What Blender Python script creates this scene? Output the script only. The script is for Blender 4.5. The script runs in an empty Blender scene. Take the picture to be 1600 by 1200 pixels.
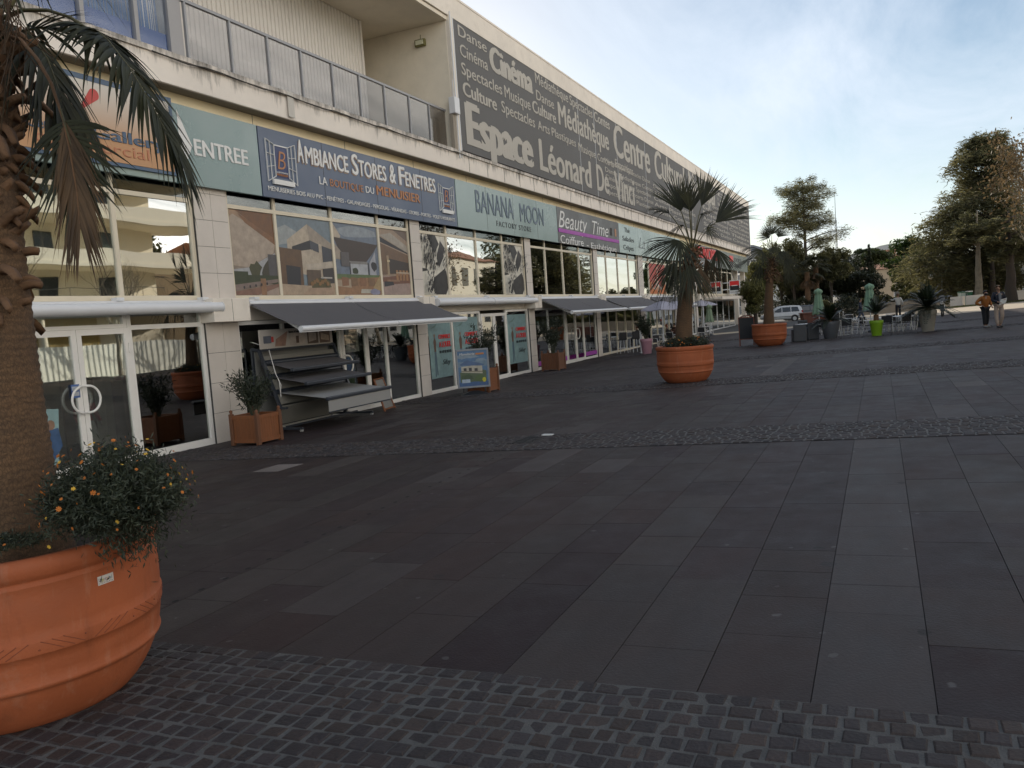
import bpy, bmesh, math, random
import numpy as np
from mathutils import Vector, Matrix
random.seed(7); rng = np.random.default_rng(7)
scn = bpy.context.scene
col = scn.collection
# ------------------------------------------------------------------ camera
CF, YAW, PITCH, ROLL, GK = 1271.44, 0.427961972, -0.0793314584, -0.0708574706, 0.0323694165
CH = 2.0
def cam_axes():
    fw = np.array([math.cos(PITCH)*math.cos(YAW), math.cos(PITCH)*math.sin(YAW), math.sin(PITCH)])
    r = np.cross(fw, [0, 0, 1]); r /= np.linalg.norm(r); u = np.cross(r, fw)
    r2 = math.cos(ROLL)*r + math.sin(ROLL)*u
    u2 = -math.sin(ROLL)*r + math.cos(ROLL)*u
    return r2, u2, fw
CR, CU, CFW = cam_axes(); C0 = np.array([0, 0, CH])
cd = bpy.data.cameras.new("camera"); cam = bpy.data.objects.new("camera", cd); col.objects.link(cam)
cd.sensor_width = 36.0; cd.lens = 36.0*CF/1600.0; cd.clip_start = 0.05; cd.clip_end = 20000
cam.matrix_world = Matrix(((CR[0], CU[0], -CFW[0], 0), (CR[1], CU[1], -CFW[1], 0), (CR[2], CU[2], -CFW[2], CH), (0, 0, 0, 1)))
scn.camera = cam
# ------------------------------------------------------------------ sky, sun, exposure
SUN_AZ, SUN_EL = math.radians(30), math.radians(17.6)      # azimuth from +X towards +Y
SKY_STRENGTH = 0.099
w = bpy.data.worlds.new("World"); scn.world = w; w.use_nodes = True
nt = w.node_tree; nt.nodes.clear()
def nd(nt, t, **k):
    n = nt.nodes.new(t)
    for a, b in k.items(): setattr(n, a, b)
    return n
sky = nd(nt, 'ShaderNodeTexSky', sky_type='NISHITA', sun_disc=False)
sky.sun_elevation = SUN_EL; sky.sun_rotation = math.pi/2 - SUN_AZ
sky.air_density = 1.0; sky.dust_density = 0.25; sky.ozone_density = 1.0; sky.altitude = 20
tc = nd(nt, 'ShaderNodeTexCoord')
sep = nd(nt, 'ShaderNodeSeparateXYZ'); nt.links.new(tc.outputs['Generated'], sep.inputs[0])
def vmath(op, a, b):
    m = nd(nt, 'ShaderNodeMath', operation=op)
    for i, v in enumerate((a, b)):
        if isinstance(v, (int, float)): m.inputs[i].default_value = v
        else: nt.links.new(v, m.inputs[i])
    return m.outputs[0]
zz = vmath('ADD', vmath('MAXIMUM', sep.outputs[2], 0.0), 0.16)
cx = vmath('DIVIDE', sep.outputs[0], zz); cy = vmath('DIVIDE', sep.outputs[1], zz)
comb = nd(nt, 'ShaderNodeCombineXYZ'); nt.links.new(cx, comb.inputs[0]); nt.links.new(cy, comb.inputs[1])
mp = nd(nt, 'ShaderNodeMapping'); mp.inputs['Rotation'].default_value = (0, 0, math.radians(-20)); mp.inputs['Scale'].default_value = (0.55, 1.7, 1)
nt.links.new(comb.outputs[0], mp.inputs[0])
no = nd(nt, 'ShaderNodeTexNoise'); no.inputs['Scale'].default_value = 1.1; no.inputs['Detail'].default_value = 9; no.inputs['Roughness'].default_value = 0.62; no.inputs['Distortion'].default_value = 0.5
nt.links.new(mp.outputs[0], no.inputs['Vector'])
rp = nd(nt, 'ShaderNodeMapRange'); rp.inputs[1].default_value = 0.36; rp.inputs[2].default_value = 0.74; rp.inputs[3].default_value = 0.05; rp.inputs[4].default_value = 0.85
nt.links.new(no.outputs['Fac'], rp.inputs[0])
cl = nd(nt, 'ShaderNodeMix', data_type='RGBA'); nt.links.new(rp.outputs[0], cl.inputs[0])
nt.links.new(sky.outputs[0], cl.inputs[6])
# bright low cloud bank on the unseen -Y side, added to light the facade
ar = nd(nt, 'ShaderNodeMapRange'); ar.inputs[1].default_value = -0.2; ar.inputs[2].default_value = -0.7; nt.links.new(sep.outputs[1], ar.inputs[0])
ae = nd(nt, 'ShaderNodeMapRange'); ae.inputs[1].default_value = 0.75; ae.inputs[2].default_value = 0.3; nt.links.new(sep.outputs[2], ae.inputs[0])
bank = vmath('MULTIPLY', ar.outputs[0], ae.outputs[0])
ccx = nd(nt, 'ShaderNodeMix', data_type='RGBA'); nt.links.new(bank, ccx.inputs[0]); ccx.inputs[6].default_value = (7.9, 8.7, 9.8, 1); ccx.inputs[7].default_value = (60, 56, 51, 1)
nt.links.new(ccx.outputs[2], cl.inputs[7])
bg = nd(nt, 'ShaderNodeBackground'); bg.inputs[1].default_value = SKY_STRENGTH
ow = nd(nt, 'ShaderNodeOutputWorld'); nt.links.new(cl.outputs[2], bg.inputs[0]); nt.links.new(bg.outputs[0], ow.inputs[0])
sl = bpy.data.lights.new("sun", 'SUN'); sl.energy = 5.0; sl.angle = math.radians(0.5); sl.color = (1.0, 0.90, 0.76)
so = bpy.data.objects.new("sun", sl); col.objects.link(so)
sd = Vector((math.cos(SUN_EL)*math.cos(SUN_AZ), math.cos(SUN_EL)*math.sin(SUN_AZ), math.sin(SUN_EL)))
so.rotation_euler = sd.to_track_quat('Z', 'Y').to_euler(); so.location = (0, 0, 60)
scn.view_settings.view_transform = 'Standard'; scn.view_settings.look = 'None'
scn.view_settings.exposure = 0.2; scn.view_settings.gamma = 1.0
# ------------------------------------------------------------------ places
def ray(px, py): return CR*((px-800)/CF) - CU*((py-600)/CF) + CFW
def P(px, py, d): return C0 + ray(px, py)*d
def gz(x, y):
    z = -GK*min(max(y, -12.0), 14.6)
    return z - 1.3*min(max((-12-y)/8, 0), 1)*min(max((64-x)/10, 0), 1)     # the far side of the plaza dips towards the street
def G(px, py):
    d = ray(px, py); z = 0.0
    for i in range(60):
        t = (z - CH)/d[2]; p = C0 + d*t; z = 0.5*z + 0.5*gz(p[0], p[1])
    return Vector((p[0], p[1], gz(p[0], p[1])))
def FA(px, py, D=14.64):
    d = ray(px, py); p = C0 + d*(D/d[1]); return Vector(p)
def depth_of(p): return float(np.dot(np.array(p)-C0, CFW))
# ------------------------------------------------------------------ object helpers
def tag(o, label=None, cat=None, group=None, kind=None):
    if label: o['label'] = label
    if cat: o['category'] = cat
    if group: o['group'] = group
    if kind: o['kind'] = kind
    return o
def empty(name, loc, label, cat, group=None, rz=0):
    o = bpy.data.objects.new(name, None); o.empty_display_size = .2; col.objects.link(o)
    o.location = loc; o.rotation_euler = (0, 0, rz); return tag(o, label, cat, group)
def relabel(o, label): o['label'] = label; return o
def copy_tree(o, parent=None):
    c = o.copy(); col.objects.link(c)
    c.parent = parent
    for ch in list(o.children): copy_tree(ch, c)
    return c
class MB:
    def __init__(s): s.v = []; s.f = []; s.m = []; s.sm = []
    def add(s, vs, fs, mi=0, smooth=False):
        b = len(s.v); s.v += [tuple(v) for v in vs]
        for f in fs: s.f.append(tuple(i+b for i in f)); s.m.append(mi); s.sm.append(smooth)
        return s
    def box(s, x0, x1, y0, y1, z0, z1, mi=0):
        return s.add([(x0,y0,z0),(x1,y0,z0),(x1,y1,z0),(x0,y1,z0),(x0,y0,z1),(x1,y0,z1),(x1,y1,z1),(x0,y1,z1)],
            [(0,3,2,1),(4,5,6,7),(0,1,5,4),(1,2,6,5),(2,3,7,6),(3,0,4,7)], mi)
    def bbox(s, x0, x1, y0, y1, z0, z1, b=.01, mi=0):
        # box with chamfered edges
        bm = bmesh.new(); bmesh.ops.create_cube(bm, size=1)
        for v in bm.verts: v.co = Vector(((x0+x1)/2+v.co.x*(x1-x0), (y0+y1)/2+v.co.y*(y1-y0), (z0+z1)/2+v.co.z*(z1-z0)))
        bmesh.ops.bevel(bm, geom=bm.edges[:], offset=b, segments=2, affect='EDGES', profile=.5)
        return s.bm(bm, mi)
    def bm(s, bm, mi=0, smooth=False):
        bm.verts.index_update()
        s.add([v.co[:] for v in bm.verts], [[v.index for v in f.verts] for f in bm.faces], mi, smooth); bm.free(); return s
    def bar(s, a, b, wx, wz, mi=0, up=(0,0,1)):
        a = Vector(a); b = Vector(b); t = (b-a).normalized(); u = Vector(up)
        if abs(t.dot(u)) > .98: u = Vector((1,0,0))
        r = t.cross(u).normalized()*wx/2; q = r.cross(t).normalized()*wz/2
        vs = [a-r-q, a+r-q, a+r+q, a-r+q, b-r-q, b+r-q, b+r+q, b-r+q]
        return s.add(vs, [(0,1,2,3),(4,7,6,5),(0,4,5,1),(1,5,6,2),(2,6,7,3),(3,7,4,0)], mi)
    def tube(s, pts, rad, n=8, mi=0, caps=True, smooth=True, flat=1.0):
        pts = [Vector(p) for p in pts]; N = len(pts)
        if not hasattr(rad, '__len__'): rad = [rad]*N
        vs = []; ref = Vector((.31,.17,.93))
        t0 = (pts[1]-pts[0]).normalized()
        r = t0.cross(ref)
        if r.length < .05: r = t0.cross(Vector((1,0,0)))
        r.normalize()
        for i in range(N):
            t = (pts[min(i+1,N-1)]-pts[max(i-1,0)]).normalized()
            r = (r - t*r.dot(t)); r.normalize(); q = t.cross(r)
            for k in range(n):
                a = 2*math.pi*k/n; vs.append(pts[i]+r*math.cos(a)*rad[i]+q*math.sin(a)*rad[i]*flat)
        fs = [(i*n+k, i*n+(k+1)%n, (i+1)*n+(k+1)%n, (i+1)*n+k) for i in range(N-1) for k in range(n)]
        s.add(vs, fs, mi, smooth)
        if caps: s.add(vs[:n], [tuple(reversed(range(n)))], mi); s.add(vs[-n:], [tuple(range(n))], mi)
        return s
    def lathe(s, prof, n=24, c=(0,0,0), mi=0, smooth=True, a0=0, jit=0):
        vs = []
        for (r, z) in prof:
            for k in range(n):
                a = a0+2*math.pi*k/n; vs.append((c[0]+r*math.cos(a), c[1]+r*math.sin(a), c[2]+z))
        fs = [(i*n+k, i*n+(k+1)%n, (i+1)*n+(k+1)%n, (i+1)*n+k) for i in range(len(prof)-1) for k in range(n)]
        return s.add(vs, fs, mi, smooth)
    def prism(s, poly, fn, mi=0):
        # poly: 2D points; fn(u,v,w) -> xyz for w in 0,1
        n = len(poly); vs = [fn(u, v, 0) for u, v in poly]+[fn(u, v, 1) for u, v in poly]
        s.add(vs, [tuple(range(n)), tuple(reversed(range(n, 2*n)))]+[(i, i+n, (i+1)%n+n, (i+1)%n) for i in range(n)], mi); return s
    def sphere(s, c, r, n=12, sc=(1,1,1), mi=0):
        prof = [(max(1e-4, math.sin(math.pi*i/n)), -math.cos(math.pi*i/n)) for i in range(n+1)]
        b = len(s.v); s.lathe(prof, n*2, (0,0,0), mi)
        for i in range(b, len(s.v)):
            x,y,z = s.v[i]; s.v[i] = (c[0]+x*r*sc[0], c[1]+y*r*sc[1], c[2]+z*r*sc[2])
        return s
    def build(s, name, mats, parent=None, label=None, cat=None, group=None, kind=None, fixn=True, cols=None):
        me = bpy.data.meshes.new(name); me.from_pydata(s.v, [], s.f)
        if not isinstance(mats, (list, tuple)): mats = [mats]
        for m in mats: me.materials.append(m)
        me.polygons.foreach_set('material_index', s.m); me.polygons.foreach_set('use_smooth', s.sm)
        if cols is not None:
            a = me.color_attributes.new('Col', 'FLOAT_COLOR', 'POINT'); a.data.foreach_set('color', np.asarray(cols, dtype=np.float32).ravel())
        me.update()
        if fixn and len(s.f) < 60000:
            bm = bmesh.new(); bm.from_mesh(me); bmesh.ops.recalc_face_normals(bm, faces=bm.faces[:]); bm.to_mesh(me); bm.free()
        o = bpy.data.objects.new(name, me); col.objects.link(o)
        if parent: o.parent = parent
        return tag(o, label, cat, group, kind)
def quads_obj(name, V, mat, parent=None, cols=None, nper=4):
    # V: (N,4,3) quads, quick
    V = np.asarray(V, dtype=np.float32); n = len(V)
    me = bpy.data.meshes.new(name); me.vertices.add(n*nper); me.vertices.foreach_set('co', V.ravel())
    me.loops.add(n*nper); me.loops.foreach_set('vertex_index', np.arange(n*nper, dtype=np.int32))
    me.polygons.add(n); me.polygons.foreach_set('loop_start', np.arange(0, n*nper, nper, dtype=np.int32))
    me.materials.append(mat)
    if cols is not None:
        a = me.color_attributes.new('Col', 'FLOAT_COLOR', 'POINT'); a.data.foreach_set('color', np.repeat(np.asarray(cols, dtype=np.float32), nper, axis=0).ravel())
    me.update(calc_edges=True)
    o = bpy.data.objects.new(name, me); col.objects.link(o)
    if parent: o.parent = parent
    return o
# ------------------------------------------------------------------ materials
def srgb(r, g, b):
    f = lambda c: ((c/255+.055)/1.055)**2.4 if c/255 > .04045 else c/255/12.92
    return (f(r), f(g), f(b))
MC = {}
def pm(name, c, rough=.7, var=.15, scale=2.0, bump=.15, bscale=60, metal=0, spec=.5, attr=False, stretch=None, dirt=0, dirtc=(.06,.05,.04)):
    if name in MC: return MC[name]
    m = bpy.data.materials.new(name); m.use_nodes = True; t = m.node_tree; b = t.nodes['Principled BSDF']; L = t.links.new
    tc = nd(t, 'ShaderNodeTexCoord'); src = tc.outputs['Object']
    if stretch:
        mp = nd(t, 'ShaderNodeMapping'); mp.inputs['Scale'].default_value = stretch; L(src, mp.inputs[0]); src = mp.outputs[0]
    n1 = nd(t, 'ShaderNodeTexNoise'); n1.inputs['Scale'].default_value = scale; n1.inputs['Detail'].default_value = 8; n1.inputs['Roughness'].default_value = .65; L(src, n1.inputs['Vector'])
    mr = nd(t, 'ShaderNodeMapRange'); mr.inputs[1].default_value = .25; mr.inputs[2].default_value = .75; mr.inputs[3].default_value = 1-var; mr.inputs[4].default_value = 1+var; L(n1.outputs['Fac'], mr.inputs[0])
    mx = nd(t, 'ShaderNodeMix', data_type='RGBA', blend_type='MULTIPLY'); mx.inputs[0].default_value = 1
    if attr:
        at = nd(t, 'ShaderNodeAttribute', attribute_name='Col'); L(at.outputs['Color'], mx.inputs[6])
    else: mx.inputs[6].default_value = (*c, 1)
    L(mr.outputs[0], mx.inputs[7]); out = mx.outputs[2]
    if dirt:
        n2 = nd(t, 'ShaderNodeTexNoise'); n2.inputs['Scale'].default_value = scale*2.7; n2.inputs['Detail'].default_value = 10; n2.inputs['Roughness'].default_value = .7; L(src, n2.inputs['Vector'])
        m2 = nd(t, 'ShaderNodeMapRange'); m2.inputs[1].default_value = .52; m2.inputs[2].default_value = .72; m2.inputs[4].default_value = dirt; L(n2.outputs['Fac'], m2.inputs[0])
        x2 = nd(t, 'ShaderNodeMix', data_type='RGBA'); L(m2.outputs[0], x2.inputs[0]); L(out, x2.inputs[6]); x2.inputs[7].default_value = (*dirtc, 1); out = x2.outputs[2]
    L(out, b.inputs['Base Color'])
    b.inputs['Roughness'].default_value = rough; b.inputs['Metallic'].default_value = metal; b.inputs['Specular IOR Level'].default_value = spec
    rr = nd(t, 'ShaderNodeMapRange'); rr.inputs[1].default_value = .3; rr.inputs[2].default_value = .7; rr.inputs[3].default_value = max(.02, rough-.1); rr.inputs[4].default_value = min(1, rough+.1); L(n1.outputs['Fac'], rr.inputs[0]); L(rr.outputs[0], b.inputs['Roughness'])
    if bump:
        n3 = nd(t, 'ShaderNodeTexNoise'); n3.inputs['Scale'].default_value = bscale; n3.inputs['Detail'].default_value = 5; L(src, n3.inputs['Vector'])
        bp = nd(t, 'ShaderNodeBump'); bp.inputs['Strength'].default_value = bump; bp.inputs['Distance'].default_value = .02; L(n3.outputs['Fac'], bp.inputs['Height']); L(bp.outputs[0], b.inputs['Normal'])
    MC[name] = m; return m
def glassm(name, tint=(.85,.9,.88), boost=1.5, base=.1):
    m = bpy.data.materials.new(name); m.use_nodes = True; t = m.node_tree; t.nodes.clear(); L = t.links.new
    tr = nd(t, 'ShaderNodeBsdfTransparent'); tr.inputs[0].default_value = (*tint, 1)
    gl = nd(t, 'ShaderNodeBsdfGlossy'); gl.inputs['Roughness'].default_value = .012; gl.inputs[0].default_value = (.95, .97, .96, 1)
    fr = nd(t, 'ShaderNodeFresnel'); fr.inputs[0].default_value = 1.52
    ma = nd(t, 'ShaderNodeMath', operation='MULTIPLY_ADD', use_clamp=True); L(fr.outputs[0], ma.inputs[0]); ma.inputs[1].default_value = boost; ma.inputs[2].default_value = base
    tc = nd(t, 'ShaderNodeTexCoord'); n3 = nd(t, 'ShaderNodeTexNoise'); n3.inputs['Scale'].default_value = .55; n3.inputs['Detail'].default_value = 1; L(tc.outputs['Object'], n3.inputs['Vector'])
    bp = nd(t, 'ShaderNodeBump'); bp.inputs['Strength'].default_value = .05; bp.inputs['Distance'].default_value = .1; L(n3.outputs['Fac'], bp.inputs['Height']); L(bp.outputs[0], gl.inputs['Normal'])
    mx = nd(t, 'ShaderNodeMixShader'); L(ma.outputs[0], mx.inputs[0]); L(tr.outputs[0], mx.inputs[1]); L(gl.outputs[0], mx.inputs[2])
    o = nd(t, 'ShaderNodeOutputMaterial'); L(mx.outputs[0], o.inputs[0]); return m
def leafm(name, c1, c2, rough=.5, trans=.3, nscale=.6, attr=False):
    m = bpy.data.materials.new(name); m.use_nodes = True; t = m.node_tree; b = t.nodes['Principled BSDF']; L = t.links.new
    tc = nd(t, 'ShaderNodeTexCoord'); n1 = nd(t, 'ShaderNodeTexNoise'); n1.inputs['Scale'].default_value = nscale; n1.inputs['Detail'].default_value = 4; L(tc.outputs['Object'], n1.inputs['Vector'])
    ge = nd(t, 'ShaderNodeNewGeometry')
    ad = nd(t, 'ShaderNodeMath', operation='MULTIPLY_ADD'); L(ge.outputs['Random Per Island'], ad.inputs[0]); ad.inputs[1].default_value = .5
    mr = nd(t, 'ShaderNodeMapRange'); mr.inputs[1].default_value = .32; mr.inputs[2].default_value = .68; mr.inputs[3].default_value = -.2; mr.inputs[4].default_value = .75; L(n1.outputs['Fac'], mr.inputs[0]); L(mr.outputs[0], ad.inputs[2])
    cl = nd(t, 'ShaderNodeClamp'); L(ad.outputs[0], cl.inputs[0])
    mx = nd(t, 'ShaderNodeMix', data_type='RGBA'); L(cl.outputs[0], mx.inputs[0]); mx.inputs[6].default_value = (*c1, 1); mx.inputs[7].default_value = (*c2, 1)
    L(mx.outputs[2], b.inputs['Base Color']); b.inputs['Roughness'].default_value = rough
    tr = nd(t, 'ShaderNodeBsdfTranslucent'); L(mx.outputs[2], tr.inputs[0])
    ms = nd(t, 'ShaderNodeMixShader'); ms.inputs[0].default_value = trans; L(b.outputs[0], ms.inputs[1]); L(tr.outputs[0], ms.inputs[2])
    L(ms.outputs[0], t.nodes['Material Output'].inputs[0]); return m
def streakm(name, c, amount=.8, top=1.0, h=.9, dirtc=(.03,.027,.022)):
    # concrete with run-off stains hanging from the top edge (object Z 'top', fading over h metres)
    m = pm(name, c, .85, .10, .8, .25, 35); t = m.node_tree; L = t.links.new; b = t.nodes['Principled BSDF']
    old = b.inputs['Base Color'].links[0].from_socket
    tc = nd(t, 'ShaderNodeTexCoord'); mp = nd(t, 'ShaderNodeMapping'); mp.inputs['Scale'].default_value = (1.9, 1.9, .35); L(tc.outputs['Object'], mp.inputs[0])
    n = nd(t, 'ShaderNodeTexNoise'); n.inputs['Scale'].default_value = 1.6; n.inputs['Detail'].default_value = 10; n.inputs['Roughness'].default_value = .75; L(mp.outputs[0], n.inputs['Vector'])
    sp = nd(t, 'ShaderNodeSeparateXYZ'); L(tc.outputs['Object'], sp.inputs[0])
    g = nd(t, 'ShaderNodeMapRange'); g.inputs[1].default_value = top-h; g.inputs[2].default_value = top; g.inputs[3].default_value = -.22; g.inputs[4].default_value = .16; L(sp.outputs[2], g.inputs[0])
    a = nd(t, 'ShaderNodeMath', operation='ADD'); L(n.outputs['Fac'], a.inputs[0]); L(g.outputs[0], a.inputs[1])
    r = nd(t, 'ShaderNodeMapRange'); r.inputs[1].default_value = .5; r.inputs[2].default_value = .78; r.inputs[4].default_value = amount; L(a.outputs[0], r.inputs[0])
    x = nd(t, 'ShaderNodeMix', data_type='RGBA'); L(r.outputs[0], x.inputs[0]); L(old, x.inputs[6]); x.inputs[7].default_value = (*dirtc, 1); L(x.outputs[2], b.inputs['Base Color'])
    return m
GLASS = glassm('shop_glass', (.90,.94,.92), 1.4, .24)
GLASSUP = glassm('upper_glass', (.6,.68,.65), 1.3, .38)
WHITE = pm('white_powder_coat', (.78,.75,.70), .45, .07, 1.5, .05, 80)
CREAMF = pm('cream_frame', (.70,.62,.48), .5, .08, 1.5, .05, 80)
ALU = pm('aluminium', (.55,.55,.56), .35, .06, 3, .03, 80, metal=.7)
ALUW = pm('white_aluminium', (.68,.68,.69), .4, .05, 3, .03, 80)
DARK = pm('dark_metal', (.018,.019,.022), .45, .2, 4, .05, 80)
NAVY = pm('anthracite_metal', (.025,.03,.04), .4, .15, 4, .05, 80)
BLACKP = pm('black_plastic', (.012,.012,.014), .5, .2, 5, .1, 90)
CONC = pm('pale_concrete', (.77,.70,.61), .85, .10, .8, .2, 30, dirt=.25, dirtc=(.42,.36,.29))
LEDGE = streakm('stained_concrete', (.80,.73,.65), .9, 8.45, .75)
CREAM = pm('cream_render', (.78,.66,.44), .8, .08, .9, .1, 40)
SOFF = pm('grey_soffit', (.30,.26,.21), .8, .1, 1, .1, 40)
PLAST = pm('cream_plaster', (.74,.67,.55), .85, .10, .7, .15, 30, dirt=.12, dirtc=(.3,.27,.2))
TILE = None
GLASS_SHADE = glassm('shade_tinted_glass', (.35,.36,.36), .8, .03)  # dark tint stands in for the shade on the strip below the signs
INT = pm('shop_interior_dark', (.45,.42,.37), .9, .3, .6, .1, 10)
INTL = pm('shop_interior_light', (.55,.52,.46), .9, .3, .6, .1, 10)
# ================================================================== GROUND
def sheet(name, x0, x1, y0, y1, dx, dy, dz, mat, shape=None):
    nx = max(1, int(round((x1-x0)/dx))); ny = max(1, int(round((y1-y0)/dy))); m = MB()
    vs = [(x0+(x1-x0)*i/nx, y0+(y1-y0)*j/ny) for j in range(ny+1) for i in range(nx+1)]
    m.add([(x, y, gz(x, y)+dz) for x, y in vs], [(j*(nx+1)+i, j*(nx+1)+i+1, (j+1)*(nx+1)+i+1, (j+1)*(nx+1)+i) for j in range(ny) for i in range(nx)])
    return m.build(name, mat, kind='structure', fixn=False)
EARTH = pm('dry_earth', (.10,.085,.06), .95, .3, .3, .3, 8)
JOINT = pm('paving_joint', (.030,.029,.028), .95, .3, 3, .3, 60)
PALE = pm('pale_path', (.46,.38,.28), .9, .12, .5, .15, 30)
ASPH = pm('asphalt', (.065,.064,.064), .9, .15, 2, .3, 80)
SLAB = pm('basalt_slab', (.05,.05,.05), .66, .26, 2.2, .22, 55, attr=True, spec=.28, dirt=.10, dirtc=(.085,.08,.075))
def worn(m):     # trodden gum spots, pale scuffs and dark stains on the paving
    t = m.node_tree; L = t.links.new; b = t.nodes['Principled BSDF']; out = b.inputs['Base Color'].links[0].from_socket; tc = nd(t, 'ShaderNodeTexCoord')
    for sc, th, c_, f_ in ((2.3, .030, (.12,.115,.11), .5), (1.1, .032, (.15,.145,.14), .45), (1.7, .06, (.014,.012,.012), .6)):
        nz = nd(t, 'ShaderNodeTexNoise'); nz.inputs['Scale'].default_value = 9; L(tc.outputs['Object'], nz.inputs['Vector'])
        md = nd(t, 'ShaderNodeVectorMath', operation='MULTIPLY_ADD'); L(nz.outputs['Color'], md.inputs[0]); md.inputs[1].default_value = (.07,.07,0); L(tc.outputs['Object'], md.inputs[2])
        vo = nd(t, 'ShaderNodeTexVoronoi', voronoi_dimensions='2D'); vo.inputs['Scale'].default_value = sc; L(md.outputs[0], vo.inputs['Vector'])
        sp = nd(t, 'ShaderNodeSeparateColor'); L(vo.outputs['Color'], sp.inputs[0])
        rad = nd(t, 'ShaderNodeMath', operation='MULTIPLY'); L(sp.outputs[0], rad.inputs[0]); rad.inputs[1].default_value = th*sc
        df = nd(t, 'ShaderNodeMath', operation='SUBTRACT'); L(rad.outputs[0], df.inputs[0]); L(vo.outputs['Distance'], df.inputs[1])
        mr = nd(t, 'ShaderNodeMapRange'); mr.inputs[1].default_value = 0; mr.inputs[2].default_value = .015; mr.inputs[4].default_value = f_; L(df.outputs[0], mr.inputs[0])
        gt = nd(t, 'ShaderNodeMath', operation='GREATER_THAN'); L(sp.outputs[1], gt.inputs[0]); gt.inputs[1].default_value = .72
        mu = nd(t, 'ShaderNodeMath', operation='MULTIPLY'); L(mr.outputs[0], mu.inputs[0]); L(gt.outputs[0], mu.inputs[1])
        x = nd(t, 'ShaderNodeMix', data_type='RGBA'); L(mu.outputs[0], x.inputs[0]); L(out, x.inputs[6]); x.inputs[7].default_value = (*c_, 1); out = x.outputs[2]
    mp = nd(t, 'ShaderNodeMapping'); mp.inputs['Scale'].default_value = (.5, 2.2, 1); L(tc.outputs['Object'], mp.inputs[0]); n = nd(t, 'ShaderNodeTexNoise'); n.inputs['Scale'].default_value = .9; n.inputs['Detail'].default_value = 10; n.inputs['Roughness'].default_value = .75; L(mp.outputs[0], n.inputs['Vector'])
    mr = nd(t, 'ShaderNodeMapRange'); mr.inputs[1].default_value = .3; mr.inputs[2].default_value = .72; mr.inputs[3].default_value = .80; mr.inputs[4].default_value = 1.28; L(n.outputs['Fac'], mr.inputs[0])
    x = nd(t, 'ShaderNodeMix', data_type='RGBA', blend_type='MULTIPLY'); x.inputs[0].default_value = 1; L(out, x.inputs[6]); L(mr.outputs[0], x.inputs[7]); L(x.outputs[2], b.inputs['Base Color'])
worn(SLAB)
GROUTF = pm('pale_cobble_grout', (.12,.117,.113), .95, .35, 2, .4, 40)
COB = pm('basalt_cobble', (.04,.04,.04), .72, .3, 9, .5, 45, attr=True, spec=.35)
GROUT = pm('cobble_grout', (.095,.093,.09), .95, .35, 6, .6, 90)
# terrain: one big sheet to the horizon, following the plaza's fall
m = MB()
xs = [-3000,-400,-60,-20,0,20,40,48,55,62,70,78,86,93,100,130,200,500,6000]; ys = [-4000,-800,-200,-60,-20,-10,0,14.6,30,80,300,1000,5000]
m.add([(x, y, gz(x, y)-.05) for y in ys for x in xs], [(j*len(xs)+i, j*len(xs)+i+1, (j+1)*len(xs)+i+1, (j+1)*len(xs)+i) for j in range(len(ys)-1) for i in range(len(xs)-1)])
m.build('ground', EARTH, kind='structure', fixn=False)
sheet('paving_bed', -8, 66, -24, 14.7, 3.7, 3, -.012, JOINT)
bands = [(-6.6,-5.0),(2.55,4.12),(12.2,13.9),(21.85,23.8),(31.6,33.5),(41.4,43.2),(51.2,53)]
LW = .567; DRY = (5.50, 5.92)
def slab_ranges():
    e = [-8.0]
    for a, b in bands: e += [a, b]
    e.append(66.0)
    return [(e[i], e[i+1]) for i in range(0, len(e), 2)]
V = []; Cc = []; PSL = G(445, 733); DSL = G(770, 1015)
pal = [srgb(62,51,52), srgb(65,56,55), srgb(58,48,49), srgb(69,62,61), srgb(62,49,48), srgb(77,70,70), srgb(54,42,44), srgb(63,54,53), srgb(86,79,77)]
pw = np.array([.22,.18,.16,.11,.13,.05,.06,.08,.01])
nl0 = int((-24-.375)/LW)
hole = MB()
for li in range(nl0, 26):
    y0 = .375+li*LW-LW; y1 = y0+LW
    if y0 < -10.3: continue
    if y0 > 14.5: break
    y1 = min(y1, 14.6)
    for a, b in slab_ranges():
        x = a
        lastc = None
        while x < b-.01:
            ln = random.choice([.55,.7,.85,.85,1.0,1.1,1.3,1.6])
            if b-(x+ln) < .3: ln = b-x
            x2 = min(x+ln, b)
            g = .0026 if x < 20 else .0022
            c = pal[rng.choice(len(pal), p=pw)]
            if lastc is not None and random.random() < .35: c = lastc
            lastc = c
            if -.3 < y0 < -.05 and 4 < x < 12.2: c = srgb(75,69,69)          # paler lengthwise strip
            if y0 <= PSL.y < y1 and x <= PSL.x < x2: c = srgb(150,143,140)   # one pale replacement slab
            if y0 <= DSL.y < y1 and x <= DSL.x < x2: c = srgb(50,38,41)
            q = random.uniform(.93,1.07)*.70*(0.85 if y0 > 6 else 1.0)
            dz = random.uniform(0,.0025)
            t = [(x+g, y0+g), (x2-g, y0+g), (x2-g, y1-g), (x+g, y1-g)]
            top = [(px, py, gz(px, py)+dz) for px, py in t]; bot = [(px, py, z-.03) for px, py, z in top]
            V.append(top); Cc.append((c[0]*q*1.05, c[1]*q*.99, c[2]*q*.95, 1))
            if x < 24:
                for i in range(4):
                    j = (i+1) % 4; V.append([bot[i], bot[j], top[j], top[i]]); Cc.append((c[0]*.8, c[1]*.8, c[2]*.8, 1))
            x = x2
o = quads_obj('plaza_paving', V, SLAB, cols=Cc); tag(o, kind='structure')
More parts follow.
